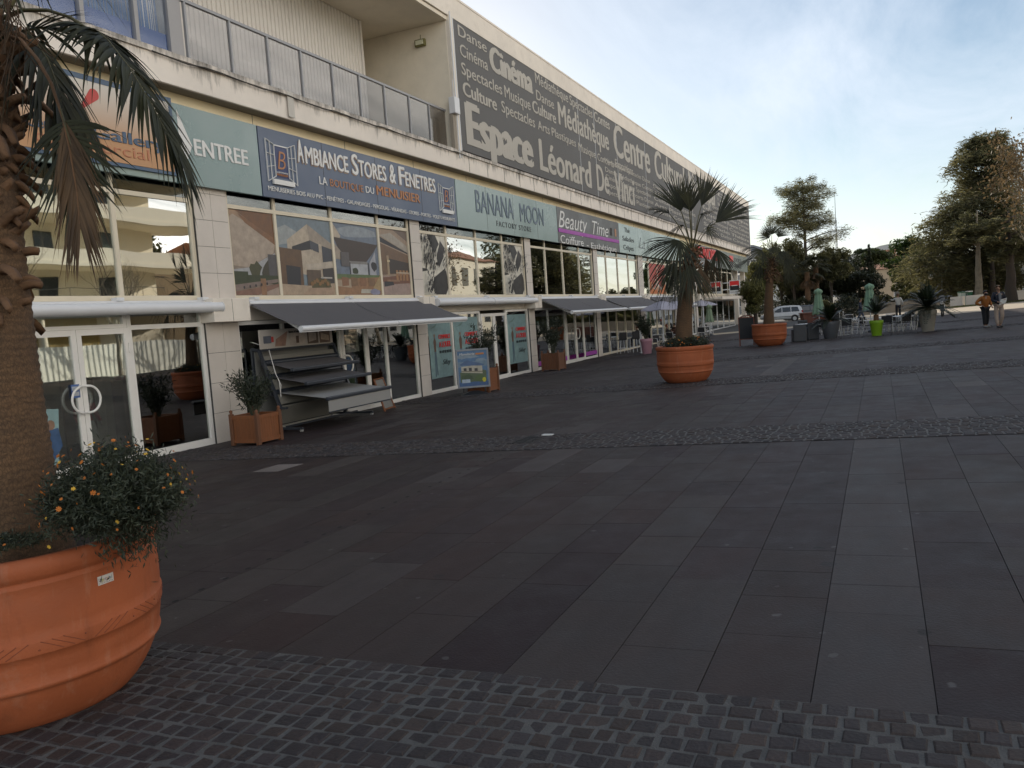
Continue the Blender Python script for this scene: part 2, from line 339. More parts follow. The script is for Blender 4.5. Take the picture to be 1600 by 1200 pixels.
# cobbled strips crossing the plaza
for bi, (a, b) in enumerate(bands[1:]):
    near = bi == 0
    sheet('cobble_bed', a, b, -24, 14.6, 1, 2, 0.009 if near else .007, GROUT if near else GROUTF)
    V = []; Cc = []
    s = .118 if near else .135
    rows = int(round((b-a)/s)); sx = (b-a)/rows
    ylo, yhi = (-6, 10) if near else (-20, 14.5)
    for r in range(rows):
        y = ylo+random.uniform(0, s)
        while y < yhi:
            ww = s*random.uniform(.85, 1.25)
            gap = (.012 if random.random() < .5 else .019) if near else random.choice([.012,.016,.022,.026])
            if r % 7 == 3: gap = .02
            gx_ = gap if near else .010
            x0, x1, y0, y1 = a+r*sx+gx_*.5, a+(r+1)*sx-gx_*.5, y+gap*.6, y+ww-gap*.6
            if r == 0: x0 += .004
            jit = lambda: random.uniform(-.007, .007)
            ins = .014
            h = .014+random.uniform(-.004, .005)
            o4 = [(x0+jit(), y0+jit()), (x1+jit(), y0+jit()), (x1+jit(), y1+jit()), (x0+jit(), y1+jit())]
            cxm, cym = (x0+x1)/2, (y0+y1)/2
            tp = []; md = []; lo = []
            tilt = (random.uniform(-.05,.05), random.uniform(-.05,.05))
            for (px, py) in o4:
                dx, dy = px-cxm, py-cym; q = 1-ins/(abs(dx)+.02)*.9
                z = gz(px, py)
                lo.append((px, py, z-.02)); md.append((cxm+dx*.985, cym+dy*.985, z+h*.55))
                tp.append((cxm+dx*.83, cym+dy*.83, z+h+dx*tilt[0]+dy*tilt[1]))
            k = random.uniform(.78, 1.2); base = random.choice([srgb(58,50,49), srgb(55,49,50), srgb(61,52,49), srgb(53,48,49)])
            cc = (base[0]*k, base[1]*k, base[2]*k, 1)
            V.append(tp); Cc.append(cc)
            for i in range(4):
                j = (i+1) % 4; V.append([md[i], md[j], tp[j], tp[i]]); Cc.append(cc)
                if near: V.append([lo[i], lo[j], md[j], md[i]]); Cc.append(cc)
            y += ww
    o = quads_obj('cobble_strip', V, COB, cols=Cc); tag(o, kind='structure')
# slotted drain line with round holes and an iron grate beside the second cobble strip
HOLE = pm('drain_dark', (.006,.006,.006), .9, 0, 1, 0)
x = 1.0
hm = MB()
while x < 31:
    if not any(a-.1 < x < b+.1 for a, b in bands):
        y = 5.50+.025*(x-4.7); yy = y
        hm.add([(x+.035*math.cos(t*math.pi/5), yy+.022*math.sin(t*math.pi/5), gz(x, yy)+.0045) for t in range(10)], [tuple(range(10))])
    x += .30
hm.build('drain_holes', HOLE, kind='structure')
gp = G(836, 687); g = MB(); z = gz(gp.x, gp.y)
g.box(gp.x-.45, gp.x+.35, gp.y-.28, gp.y+.28, z-.02, z+.008, 1)
for i in range(9):
    for j in range(6):
        x0 = gp.x-.42+i*.085; y0 = gp.y-.26+j*.088
        g.box(x0, x0+.055, y0, y0+.062, z+.004, z+.014, 0) if False else g.box(x0, x0+.02, gp.y-.27, gp.y+.27, z+.006, z+.018, 0) if j == 0 else None
g.build('drain_grate', [DARK, HOLE], label='dark iron drain grate set in the cobbled strip across the plaza', cat='drain grate')
pp = G(856, 681); m = MB(); m.box(pp.x-.06, pp.x+.06, pp.y-.1, pp.y+.1, pp.z+.015, pp.z+.03)
m.build('paper_scrap', pm('white_paper', (.65,.65,.63), .8, .05, 3, .05), label='small white scrap of paper lying beside the iron drain grate', cat='litter')
# sunlit path, road and kerbs beyond the plaza
sheet('pale_path', 66, 118, -60, 14.6, 4, 4, -.006, PALE)
sheet('pavement', -60, 66, -60, -10.3, 4, 5, .012, PALE)  # pale ground out of view, added to bounce sunlight onto the facade
sheet('road', 70, 112, 6.2, 70, 4, 4, .006, ASPH)
# ================================================================== BUILDING
D = 14.64; FDP = 14.2
bld = empty('cultural_centre', (50, 15, -.47), 'long two storey cream concrete centre with ground floor shops and a grey lettered screen above', 'building')
BO = Vector((50, 15, -.47))
def bb(m, name, mats, parent=None, **k):
    o = m.build(name, mats, None, **k); o.parent = parent or bld
    if parent is None: o.matrix_parent_inverse = Matrix.Translation(-BO)
    return o
TJ = pm('tile_joint', (.05,.048,.045), .9, .1, 2, 0)
TILE = pm('stone_tile', (.62,.56,.50), .55, .10, .9, .08, 40, dirt=.15, dirtc=(.42,.37,.32))
ZB = -.48
def pillar(x0, x1, z0, z1, ncol, p=.66):
    m = MB(); m.box(x0+.003, x1-.003, D-.03, D+.35, z0, z1, 1)
    n = max(1, int(round((z1-z0)/p)))
    for c in range(ncol):
        for r in range(n):
            a = x0+(x1-x0)*c/ncol; b = x0+(x1-x0)*(c+1)/ncol; c0 = z0+(z1-z0)*r/n; c1 = z0+(z1-z0)*(r+1)/n
            m.box(a+.005, b-.005, D-.05, D-.02, c0+.005, c1-.005, 0)
    bb(m, 'pillar', [TILE, TJ])
PX = [(4.9,6.0,2),(14.72,15.80,2),(24.47,25.10,1),(34.42,35.10,1),(44.22,44.92,1),(53.62,54.8,1),(63.6,64.6,1),(71.9,72.7,1)]
for x0, x1, n in PX:
    pillar(x0, x1, ZB, 2.42, n); pillar(x0, x1, 2.98, 7.4, n)
    m = MB(); m.bbox(x0-.08, x1+.06, D-.42, D+.3, 2.42, 2.98, .012); m.box((x0+x1)/2-.004, (x0+x1)/2+.004, D-.423, D-.41, 2.43, 2.97, 1); bb(m, 'floor_beam_end', [CONC, TJ])
def glazing(name, x0, x1, z0, z1, mull, trans=(), fw=.07, gm=GLASS, fm=WHITE, dep=.09, bot=None, parent=None):
    """one framed window: frame mesh, glazing child"""
    m = MB(); y0, y1 = D+.02, D+.02+dep; bt = bot or fw
    m.box(x0, x0+fw, y0, y1, z0, z1); m.box(x1-fw, x1, y0, y1, z0, z1)
    m.box(x0+fw, x1-fw, y0+.002, y1-.002, z0, z0+bt); m.box(x0+fw, x1-fw, y0+.002, y1-.002, z1-fw, z1)
    for q in mull: m.box(q-fw/2, q+fw/2, y0+.001, y1-.001, z0+bt, z1-fw)
    xs = [x0+fw]+[v for q in mull for v in (q-fw/2, q+fw/2)]+[x1-fw]
    for zt in trans:
        for i in range(0, len(xs), 2): m.box(xs[i], xs[i+1], y0+.003, y1-.003, zt-fw/2, zt+fw/2)
    o = bb(m, name, fm)
    g = MB(); g2 = MB()
    for i in range(0, len(xs), 2):
        zs = [z0+bt]+[v for t in sorted(trans) for v in (t-fw/2, t+fw/2)]+[z1-fw]
        for j in range(0, len(zs), 2): (g2 if zs[j] > 5.2 else g).box(xs[i]-.004, xs[i+1]+.004, y0+.045, y0+.057, zs[j]-.004, zs[j+1]+.004)
    if g.v: g.build('glazing', gm, o)
    if g2.v: g2.build('shade_tinted_fanlight', GLASS_SHADE, o)  # panes above the transom, their shade put into the glass colour
    return o
def ring_handle(parent, x, z, side, mat=WHITE):
    m = MB(); pts = []
    for i in range(13):
        a = math.pi*(i/12)-math.pi/2; pts.append((x+side*(.26*math.cos(a)), D-.10, z+.27*math.sin(a)))
    pts = [(x, D+.03, z-.27), (x, D-.08, z-.27)]+pts[1:-1]+[(x, D-.08, z+.27), (x, D+.03, z+.27)]
    m.tube(pts, .024, 8); return m.build('handle', mat, parent)
def door(x0, x1, z0, z1, hside, fm=WHITE, handle=True):
    m = MB(); fw = .11; y0, y1 = D+.0, D+.07
    m.box(x0, x0+fw, y0, y1, z0, z1); m.box(x1-fw, x1, y0, y1, z0, z1); m.box(x0+fw, x1-fw, y0+.002, y1-.002, z0, z0+.17); m.box(x0+fw, x1-fw, y0+.002, y1-.002, z1-.12, z1)
    hx = x0+.02 if hside > 0 else x1-.02
    for zz in (z0+.25, (z0+z1)/2+.9): m.tube([(hx, y0-.015, zz), (hx, y0-.015, zz+.22)], .018, 8)
    o = bb(m, 'door', fm)
    g = MB(); g.box(x0+fw-.004, x1-fw+.004, y0+.03, y0+.042, z0+.165, z1-.115); g.build('glazing', GLASS, o)
    if handle: ring_handle(o, (x1-.055) if hside > 0 else (x0+.055), 1.0, -1 if hside > 0 else 1, fm)
    return o
UZ0, UZ1, UZT = 2.98, 7.4, 5.30
# upper windows, bay by bay
UB = [(6.0,14.72,[9.3,12.52]),(15.80,24.47,[17.63,20.12,22.58]),(25.10,34.42,[27.15,29.62,32.13]),(35.10,44.22,[37.07,39.44,41.98]),(44.92,53.62,[46.8,49.1,51.5]),
      (54.8,63.6,[56.6,59.0,61.5]),(64.6,66.1,[]),(69.2,71.9,[]),(72.7,92.4,[75.5,79,82.5,86,89.5])]
for x0, x1, ml in UB:
    glazing('upper_window', x0, x1, UZ0, UZ1, ml, [UZT], .10, GLASSUP, CREAMF)
pm_y = MB(); pm_y.box(66.1, 69.2, D-.1, D+.3, -.6, 7.4); bb(pm_y, 'wall_panel', pm('pale_green_panel', (.42,.42,.26), .7, .06, 1, .05, 40))
# ground floor shopfronts
glazing('shop_window', 12.55, 14.72, ZB, 2.86, [], [2.40], .10, bot=.16)
door(9.35, 11.29, ZB, 2.40, 1); door(11.30, 12.54, ZB, 2.40, -1)
glazing('shop_window', 6.0, 9.34, ZB, 2.86, [7.6], [2.40], .10, bot=.16)
glazing('fanlight', 9.35, 12.54, 2.405, 2.86, [], [], .08)
def low(x0, x1, ml, top=2.42, bot=.12, fm=WHITE): return glazing('shop_window', x0, x1, ZB, top, ml, [], .09, bot=bot, fm=fm)
low(15.80, 20.10, [17.55]); low(21.42, 24.47, [22.55]); door(20.11, 21.41, ZB, 2.40, -1)
low(25.10, 29.5, [27.1]); door(29.52, 30.76, ZB, 2.3, 1, handle=False); door(30.77, 31.98, ZB, 2.3, -1, handle=False); low(32.0, 34.42, [])
low(35.10, 39.3, [36.95]); door(39.32, 40.72, ZB, 2.40, 1); door(40.73, 42.0, ZB, 2.40, -1); low(42.02, 44.22, [])
low(44.92, 53.62, [46.6,48.3,50.2,51.9], fm=CREAMF); low(54.8, 63.6, [56.5,58.3,60.5,62], fm=CREAMF)
low(64.6, 66.1, []); low(69.2, 71.9, [70.5]); low(72.7, 93.3, [75.5,79,82.5,86,89.5], fm=ALUW)
# purple sill band of the hairdresser
PURP = pm('purple_band', (.34,.04,.36), .5, .08, 2, .02)
for a, b in ((35.2,39.2),(39.45,40.6),(40.86,41.9),(42.1,44.1)):
    m = MB(); m.box(a, b, D+.03, D+.05, ZB+.19, ZB+.40); bb(m, 'sill_band', PURP)
# floor beam between storeys
m = MB(); m.box(4, 93.3, D+.12, D+.5, 2.44, 2.96)
bb(m, 'floor_beam', CONC)
for x0, x1, _ in UB[:6]+UB[8:]:
    m = MB(); m.box(x0, x1, D-.02, D+.115, 2.90, 2.975); bb(m, 'window_sill', CREAMF)
# cream band over the signs, recessed under the ledge
m = MB(); m.box(4, 103.3, D-.06, D+.4, 7.36, 7.715); 
for q in range(5, 103, 4): m.box(q, q+.015, D-.064, D-.055, 7.37, 7.71, 1)
bb(m, 'fascia_band', [CREAM, TJ])
# ledge
LZ0, LZ1 = 7.74, 8.45; EX = 104.6
m = MB(); m.box(-6, EX, FDP, D+6, LZ0, LZ1-.12, 0); m.box(-6, EX, FDP-.05, D+6, LZ1-.115, LZ1, 0)
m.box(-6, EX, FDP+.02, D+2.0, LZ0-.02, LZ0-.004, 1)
x = 28.6
while x < EX-1: m.box(x, x+.02, FDP-.006, FDP+.02, LZ0+.02, LZ1-.13, 2); x += 1.62
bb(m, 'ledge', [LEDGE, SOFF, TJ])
m = MB()
m.tube([(13.5+i*.5, FDP-.075, LZ1-.13-.02*math.sin(i*1.3)-.03*(i%5==2)) for i in range(32)], .014, 6)
bb(m, 'cable', TJ)
m = MB(); m.box(17.95, 18.2, FDP-.06, FDP-.052, LZ0+.05, LZ1+.0, 0); bb(m, 'ledge_patch', pm('fresh_mortar', (.55,.52,.47), .9, .1, 1.5, .1))
# parapet and lettered screen
RX0 = 27.75; RZ = 14.2; SZ0, SZ1 = 8.52, 13.36
m = MB(); m.box(RX0, EX, FDP-.02, 20, SZ1, RZ, 0); m.box(RX0, EX, FDP-.04, 20.2, RZ-.06, RZ+.02, 0)
m.box(RX0, RX0+.28, FDP-.02, 19, LZ1, SZ1, 0); m.box(EX-.25, EX, FDP-.01, 20, LZ1, SZ1, 0)
m.box(-6, RX0, FDP-.02, 20, SZ1, RZ, 0); m.box(-6, RX0, FDP-.04, 20.2, RZ-.06, RZ+.02, 0)
bb(m, 'parapet', [CONC])
SCR = pm('grey_mesh_screen', (.118,.115,.112), .75, .12, .35, .25, 60)
m = MB(); m.box(RX0+.30, EX-.27, FDP, FDP+.12, SZ0, SZ1)
for q in (41.9, 44.6, 48.8, 55.5, 62, 70.5, 79, 88): m.box(q, q+.035, FDP-.012, FDP-.002, SZ0, SZ1, 1)
for a in (RX0+.26, EX-.29): m.box(a, a+.05, FDP-.03, FDP+.02, LZ1-.25, SZ1+.02, 1)
scr = bb(m, 'lettered_screen', [SCR, ALUW])
m = MB(); m.tube([(RX0+.05, FDP-.04, LZ1-.3), (RX0+.05, FDP-.04, 13.5)], .03, 8); m.bbox(RX0-.28, RX0+.12, FDP-.16, FDP+.1, 9.75, 10.35, .02); m.tube([(RX0-.1, FDP-.03, 10.3), (RX0-.1, FDP-.03, 11.0)], .015, 6); m.box(RX0-.25, RX0-.02, FDP-.02, FDP+.12, LZ1, 9.75, 1)
bb(m, 'junction_box', [ALUW, SOFF])
# mass behind: roof, rear, end walls
m = MB(); m.box(-6, EX-.01, 20.2, 46, -1, RZ-.4); m.box(-6, EX-.26, FDP+.2, 20.2, RZ-.3, RZ-.05); bb(m, 'main_block', CONC)
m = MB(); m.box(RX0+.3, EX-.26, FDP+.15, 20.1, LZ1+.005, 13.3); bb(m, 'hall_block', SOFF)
# rooftop lift housing
rp_ = P(1098, 275, 92); m = MB(); m.box(78, 90, 24, 32, RZ-.4, 17.0); m.prism([(77.8,17.0),(90.2,17.0),(84,19.3)], lambda u, v, t: (u, 23.8+8.4*t, v)); bb(m, 'roof_housing', pm('grey_cladding', (.34,.34,.34), .6, .1, 1, .05))
# balcony: soffit, end wall, back wall, corrugated cladding
m = MB(); m.box(4, RX0, FDP+.05, 20.1, 13.2, 13.34); bb(m, 'balcony_soffit', PLAST)
m = MB(); m.box(RX0-.02, RX0+.28, FDP+.12, 20, LZ1+.004, 13.19); bb(m, 'balcony_end_wall', PLAST)
m = MB(); m.box(4, RX0-.03, 18.7, 19.1, LZ1+.004, 13.19); bb(m, 'balcony_back_wall', PLAST)
CLAD = pm('corrugated_sheet', (.66,.62,.57), .5, .07, .5, .03, 50, dirt=.10, dirtc=(.2,.18,.15))
m = MB(); y = 16.9; x = 14.0; pts = []
while x < 25.9:
    pts += [(x, y), (x+.10, y), (x+.12, y+.035), (x+.16, y+.035), (x+.18, y)]; x += .18
vs = [(a, b, LZ1+.003) for a, b in pts]+[(a, b, 13.19) for a, b in pts]; n = len(pts)
m.add(vs, [(i, i+1, n+i+1, n+i) for i in range(n-1)])
m.box(25.88, 26.0, 16.86, 18.69, LZ1+.003, 13.19)
bb(m, 'corrugated_cladding', CLAD, fixn=False)
# railing with glass infill
RZT = 9.98; ry = D-.02
rail = MB(); rail.box(14.95, 28.0, ry-.04, ry+.04, RZT-.05, RZT+.02)
posts = [15.05]+[FA(px, py, D).x for px, py in ((355,29),(415,60),(468,90),(517,110),(560,130),(599,145),(637,150),(668,160),(700,180))]
for q in posts: rail.box(q-.03, q+.03, ry-.035, ry+.035, LZ1, RZT-.05)
ro = bb(rail, 'balcony_railing', pm('grey_rail', (.30,.30,.31), .5, .08, 2, .03))
rg = MB()
for a, b in zip(posts[:-1], posts[1:]): rg.box(a+.05, b-.05, ry-.006, ry+.006, LZ1+.08, RZT-.07)
rg.build('rail_glass', glassm('smoked_glass', (.70,.69,.69), .25, .0), ro); ro.children[0].matrix_parent_inverse = Matrix.Identity(4)
# wall lamp on the end wall of the balcony
lp = ray(658, 68); t_ = (RX0-.03)/lp[0]; lq = C0+lp*t_
m = MB(); m.bbox(RX0-.16, RX0-.03, lq[1]-.22, lq[1]+.22, lq[2]-.13, lq[2]+.13, .02, 0); m.bbox(RX0-.20, RX0-.155, lq[1]-.16, lq[1]+.16, lq[2]-.08, lq[2]+.08, .01, 1); m.tube([(RX0-.05, lq[1], lq[2]+.13), (RX0-.05, lq[1], lq[2]+.32)], .012, 6, 0)
m.build('wall_lamp', [pm('olive_lamp_body', (.16,.15,.05), .5, .1, 3, .05), pm('lamp_glass', (.6,.6,.45), .2, .05, 3, 0)], label='small square bulkhead lamp high on the cream end wall of the balcony', cat='lamp')
# curtained windows left of the balcony
CURT = pm('blue_curtain', (.05,.125,.27), 1.0, .06, 1.2, 0, 10, spec=.02)
BLUEP = pm('blue_panel', (.045,.09,.25), .9, .06, 1, 0, spec=.02)
wx = [4.2, 7.6, 8.05, 9.6, 10.5, 12.16, 12.5, 13.62, 14.72]
m = MB()
for q in (4.2, 7.7, 9.8, 12.25, 13.63, 14.6): m.box(q-.05, q+.05, D-.02, D+.12, LZ1, 13.19)
mc_ = MB(); mc_.box(14.66, 14.95, D-.01, D+.5, LZ1, 13.18); bb(mc_, 'corner_post', pm('grey_window_frame', (.33,.32,.32), .5, .08, 2, .03))
wf = bb(m, 'curtain_window', pm('grey_window_frame', (.33,.32,.32), .5, .08, 2, .03))
m = MB(); m.box(4.2, 14.6, D+.04, D+.052, LZ1+.05, 13.1); g = m.build('glazing', glassm('office_glass', (.9,.92,.95), .09, .0), wf)
m = MB(); y = D+.35; pts = [(4.2+i*.07, y+.05*math.sin(i*.9)+.02*math.sin(i*2.3)) for i in range(150)]
m.add([(a, b, LZ1+.02) for a, b in pts]+[(a, b, 13.15) for a, b in pts], [(i, i+1, 151+i-1+0, 150+i) for i in range(149)], 0, True)
m.build('curtain', CURT, wf, fixn=False)
m = MB(); m.box(4.2, 14.6, D+.10, D+.14, LZ1+.02, LZ1+.62); m.build('spandrel_panel', BLUEP, wf)
m = MB(); m.box(4, 14.62, D+.9, 18.69, LZ1+.01, 13.18); bb(m, 'office_block', SOFF)
# shop interiors
m = MB(); m.box(4, 93.2, D+4.2, D+4.4, -.6, 7.3, 0); m.box(4, 93.2, D+.15, D+4.2, -.62, ZB+.01, 1); m.box(4, 93.2, D+.52, D+4.2, 2.6, 2.85, 0); m.box(4, 93.2, D+.15, D+4.2, 7.05, 7.3, 0)
for x0, x1, _ in PX: m.box((x0+x1)/2-.1, (x0+x1)/2+.1, D+.36, D+4.19, ZB, 7.04, 1)
m.box(93.0, 93.2, D+.1, D+4.19, -.6, 7.3, 1); m.box(93.2, 104.4, D+2.2, D+2.5, -.9, 7.4, 1)
bb(m, 'shop_interior', [INT, INTL])
# columns below the overhang at the far end
for q in (98, 103.5):
    m = MB(); m.box(q-.25, q+.25, D+.3, D+.8, -1.2, 7.4); bb(m, 'column', CONC)
# ================================================================== SIGNS AND LETTERING
_cap = {}
def text_mesh(s, bold=0.0, shear=0.0, ext=.02, space=1.0):
    cu = bpy.data.curves.new('lettering', 'FONT'); cu.body = s; cu.size = 1; cu.offset = min(bold, 0.0); cu.shear = shear; cu.extrude = ext; cu.space_character = space; cu.resolution_u = 3
    o = bpy.data.objects.new('lettering', cu); col.objects.link(o)
    bpy.context.view_layer.update(); dg = bpy.context.evaluated_depsgraph_get()
    me = bpy.data.meshes.new_from_object(o.evaluated_get(dg)); bpy.data.objects.remove(o); bpy.data.curves.remove(cu)
    return me
CAPH = None
def cap_height():
    global CAPH
    if CAPH is None:
        me = text_mesh('H'); CAPH = max(v.co.y for v in me.vertices)
    return CAPH
def letters(s, X0, X1, Z0, cap, Y, mat, parent=None, bold=0.0, shear=0.0, th=.012, zr=0.0, name='lettering', space=1.0):
    """lettering standing on the facade, reading towards -Y; zr = rise of the baseline over its length"""
    me = text_mesh(s, bold, shear, .02, space)
    sc = cap/cap_height()
    if bold > .006:     # heavier strokes: three staggered copies, each a hair further out
        bm = bmesh.new(); bm.from_mesh(me); n0 = len(bm.verts); base = bm.verts[:]+bm.edges[:]+bm.faces[:]
        for i, (dx, dy) in enumerate(((1,0),(-1,0),(0,.8))):
            r = bmesh.ops.duplicate(bm, geom=base)
            for e_ in r['geom']:
                if isinstance(e_, bmesh.types.BMVert): e_.co.x += dx*bold*.9; e_.co.y += dy*bold*.5; e_.co.z += .004*(i+1)
        bm.to_mesh(me); bm.free()
    xs = [v.co.x for v in me.vertices]; a, b = min(xs), max(xs); k = (X1-X0)/(b-a)
    for v in me.vertices:
        x, y, z = v.co; v.co = (X0+(x-a)*k, Y-(z+.02)/.04*th, Z0+y*sc+zr*(x-a)/(b-a))
    me.materials.clear(); me.materials.append(mat)
    o = bpy.data.objects.new(name, me); col.objects.link(o)
    if parent: o.parent = parent
    return o
def tpx(s, p0, p1, pt, Y, mat, parent=None, **k):
    a = FA(*p0, Y); b = FA(*p1, Y); c = FA(*pt, Y)
    return letters(s, a.x, b.x, (a.z*2+b.z)/3, c.z-a.z if c.z-a.z > .02 else .1, Y, mat, parent, **k)
def flat(parent, name, pts, Y, mat, th=.006, mi=0):
    m = MB(); m.prism(pts, lambda u, v, w_: (u, Y-w_*th, v)); return m.build(name, mat, parent)
WORD = pm('screen_lettering', (.46,.43,.38), .8, .06, .5, .05, 40)
YS = FDP-.001
def c2(x, y): return (700+x/3.2, 20+y/3.2)
W = [("Danse",(50,115),(193,195),(45,60),0),("Cinéma",(210,290),(425,395),(205,170),.045),("Cinéma",(60,212),(200,290),(53,150),0),("Spectacles",(68,310),(270,402),(64,250),0),
 ("Musique",(283,425),(412,482),(280,366),0),("Culture",(75,410),(245,490),(68,340),.02),("Spectacles",(268,495),(435,576),(263,437),0),("Espace",(95,660),(430,768),(80,450),.045),
 ("Léonard",(460,776),(720,892),(450,622),.022),("De",(746,880),(808,918),(738,752),.02),("Vinci",(836,925),(935,975),(820,782),.02),("Médiathèque",(436,355),(600,440),(430,300),0),
 ("Spectacles",(608,460),(722,525),(605,412),0),("Contes",(730,540),(808,582),(728,492),.015),("Danse",(441,435),(530,477),(437,386),0),("Culture",(422,495),(540,552),(419,437),.018),
 ("Médiathèque",(553,560),(805,682),(547,450),.018),("Centre",(831,712),(1012,803),(822,552),.02),("Culturel",(1035,820),(1185,893),(1029,685),.02),("Municipal",(1205,900),(1335,962),(1198,790),.018),
 ("Arts",(449,580),(508,612),(446,535),0),("Plastiques",(518,611),(640,676),(514,569),0),("Musique",(652,690),(738,725),(649,650),0),("Concerts",(747,740),(828,768),(744,704),0),("Expositions",(836,772),(925,808),(833,732),0)]
for s, a, b, t, bo in W: tpx(s, c2(*a), c2(*b), c2(*t), YS, WORD, scr, bold=max(bo*1.8, .012))
small = ["Médiathèque Spectacles Danse", "Danse Médiathèque Contes", "Cinéma Musique Spectacles", "Expositions Concerts Danse", "Spectacles Arts Plastiques"]
for i, s in enumerate(small): letters(s, 46.2, 56.5+.6*(i % 2), 10.66-.42*i-(.1 if i else 0), .27, YS, WORD, scr)
small2 = ["Danse Musique Contes", "Théâtre Cinéma", "Culture Spectacles", "Arts Plastiques", "Danse Concerts"]
for i, s in enumerate(small2): letters(s, 57.4, 70+.8*(i % 3), 10.5-.42*i, .27, YS, WORD, scr)
rows = [("Spectacles Contes", "Danse"), ("Cinéma", "Arts Plastiques"), ("Médiathèque", "Théâtre Danse"), ("Culture Spectacles", "Musique"), ("Expositions", "Danse Contes"), ("Musique", "Espace Culture"), ("Arts Plastiques", "Concerts"), ("Spectacles", "Théâtre"), ("Contes Danse", "Cinéma")]
for i, (a, b) in enumerate(rows):
    z = 12.75-.5*i; mid = 86+((i*37) % 9)-3
    letters(a, 75.2 if i > 2 else 83, mid-.6, z, .31, YS, WORD, scr, bold=.015 if i % 3 == 1 else 0); letters(b, mid+.3, 103.6, z, .31, YS, WORD, scr, bold=.02 if i % 2 else 0)
# --- fascia signs: panels hang on the facade plane under the cream band
SY = 14.45
def sgx(px, py): return FA(px, py, SY)
TEAL = pm('pale_teal_glass_panel', (.235,.315,.30), .22, .08, .6, .03, 20, spec=.6)
TEALD = pm('teal_grey_panel', (.15,.235,.235), .25, .10, .7, .03, 20, spec=.6)
BLUS = pm('slate_blue_panel', (.075,.105,.17), .42, .06, .8, .02, 30)
WHT = pm('white_lettering', (.72,.71,.69), .5, .03, 2, 0)
ORG = pm('orange_lettering', (.42,.18,.07), .5, .05, 2, 0)
BLUL = pm('steel_blue_lettering', (.075,.12,.19), .5, .05, 2, 0)
GRYL = pm('grey_blue_lettering', (.10,.14,.19), .5, .05, 2, 0)
Z0s, Z1s = 5.63, 7.43
def board(name, x0, x1, mat, label, z0=Z0s, z1=Z1s, seams=(), edge=DARK):
    m = MB(); m.box(x0+.012, x1-.012, SY, SY+.10, z0, z1, 0)
    for q in seams: m.box(q-.008, q+.008, SY-.003, SY+.02, z0+.002, z1-.002, 1)
    return m.build(name, [mat, edge], label=label, cat='sign', group='shop signs along the facade')
# Gallery sign
gb = board('shop_sign', 6.0, 14.15, TEAL, 'pale teal and orange shopping gallery sign above the leftmost glass doors, partly behind palm fronds')
GR = bpy.data.materials.new('printed_orange_fade'); GR.use_nodes = True; t = GR.node_tree; tc = nd(t, 'ShaderNodeTexCoord'); sp = nd(t, 'ShaderNodeSeparateXYZ'); t.links.new(tc.outputs['Generated'], sp.inputs[0])
cr = nd(t, 'ShaderNodeValToRGB'); cr.color_ramp.elements[0].color = (.50,.27,.13,1); cr.color_ramp.elements[0].position = .25; cr.color_ramp.elements[1].color = (.62,.58,.52,1); cr.color_ramp.elements[1].position = .95
t.links.new(sp.outputs[2], cr.inputs[0]); t.links.new(cr.outputs[0], t.nodes['Principled BSDF'].inputs['Base Color']); t.nodes['Principled BSDF'].inputs['Roughness'].default_value = .45
a = sgx(271, 268); b = sgx(275, 168)
m = MB(); m.box(7.0, a.x, SY-.05, SY-.001, a.z-.02, b.z+.1); m.build('sign_face', GR, gb)
bl = MB(); bl.box(a.x-.01, a.x+.08, SY-.06, SY, a.z-.10, b.z+.16); bl.box(7, a.x-.011, SY-.06, SY, a.z-.10, a.z-.03); bl.box(7, a.x-.011, SY-.058, SY, b.z+.05, b.z+.16); bl.build('sign_border', BLUL, gb)
YL = SY-.052
tpx('Gallery', (143,214), (258,236), (143,196), YL, BLUL, gb, bold=.03)
tpx('commercial', (55,219), (234,252), (55,200), YL, pm('salmon_lettering', (.48,.19,.10), .5, .04, 2, 0), gb, bold=-.005)
tpx('Centre', (40,196), (108,208), (40,178), YL, BLUL, gb, bold=.02)
for cpx, r_, c_, sc_ in ((( 146,148), .12, (.50,.06,.05), 1),):
    q = FA(*cpx, YL); q2 = FA(121,174, YL)
    dx, dz = q.x-q2.x, q.z-q2.z; Ln = math.hypot(dx, dz); nx, nz = -dz/Ln, dx/Ln
    pts = [(q2.x, q2.z)]+[(q.x+r_*math.cos(math.atan2(nz,nx)-math.pi*i/10), q.z+r_*math.sin(math.atan2(nz,nx)-math.pi*i/10)) for i in range(11)]
    flat(gb, 'red_drop', pts, YL, pm('red_print', c_, .5, .04, 2, 0))
q = [FA(*p, YL) for p in ((103,166),(111,163),(111,187),(103,180))]; flat(gb, 'yellow_drop', [(v.x, v.z) for v in q], YL, pm('yellow_print', (.62,.50,.03), .5, .04, 2, 0))
q = FA(119,192, YL); flat(gb, 'blue_disc', [(q.x+.16*math.cos(i*.3), q.z+.16*math.sin(i*.3)) for i in range(21)], YL, BLUL)
# Entree
eb = board('shop_sign', 14.17, 16.98, TEALD, 'plain grey teal sign reading ENTREE with a white arrow, left of the blue sign')
tpx('ENTREE', (304,244), (388,256), (303,219), SY-.001, WHT, eb, bold=.035)
q = [FA(*p, SY) for p in ((275,171),(300,228),(285,274))]; flat(eb, 'arrow', [(q[0].x, q[0].z), (q[1].x, q[1].z), (q[2].x, q[2].z)], SY-.001, WHT)
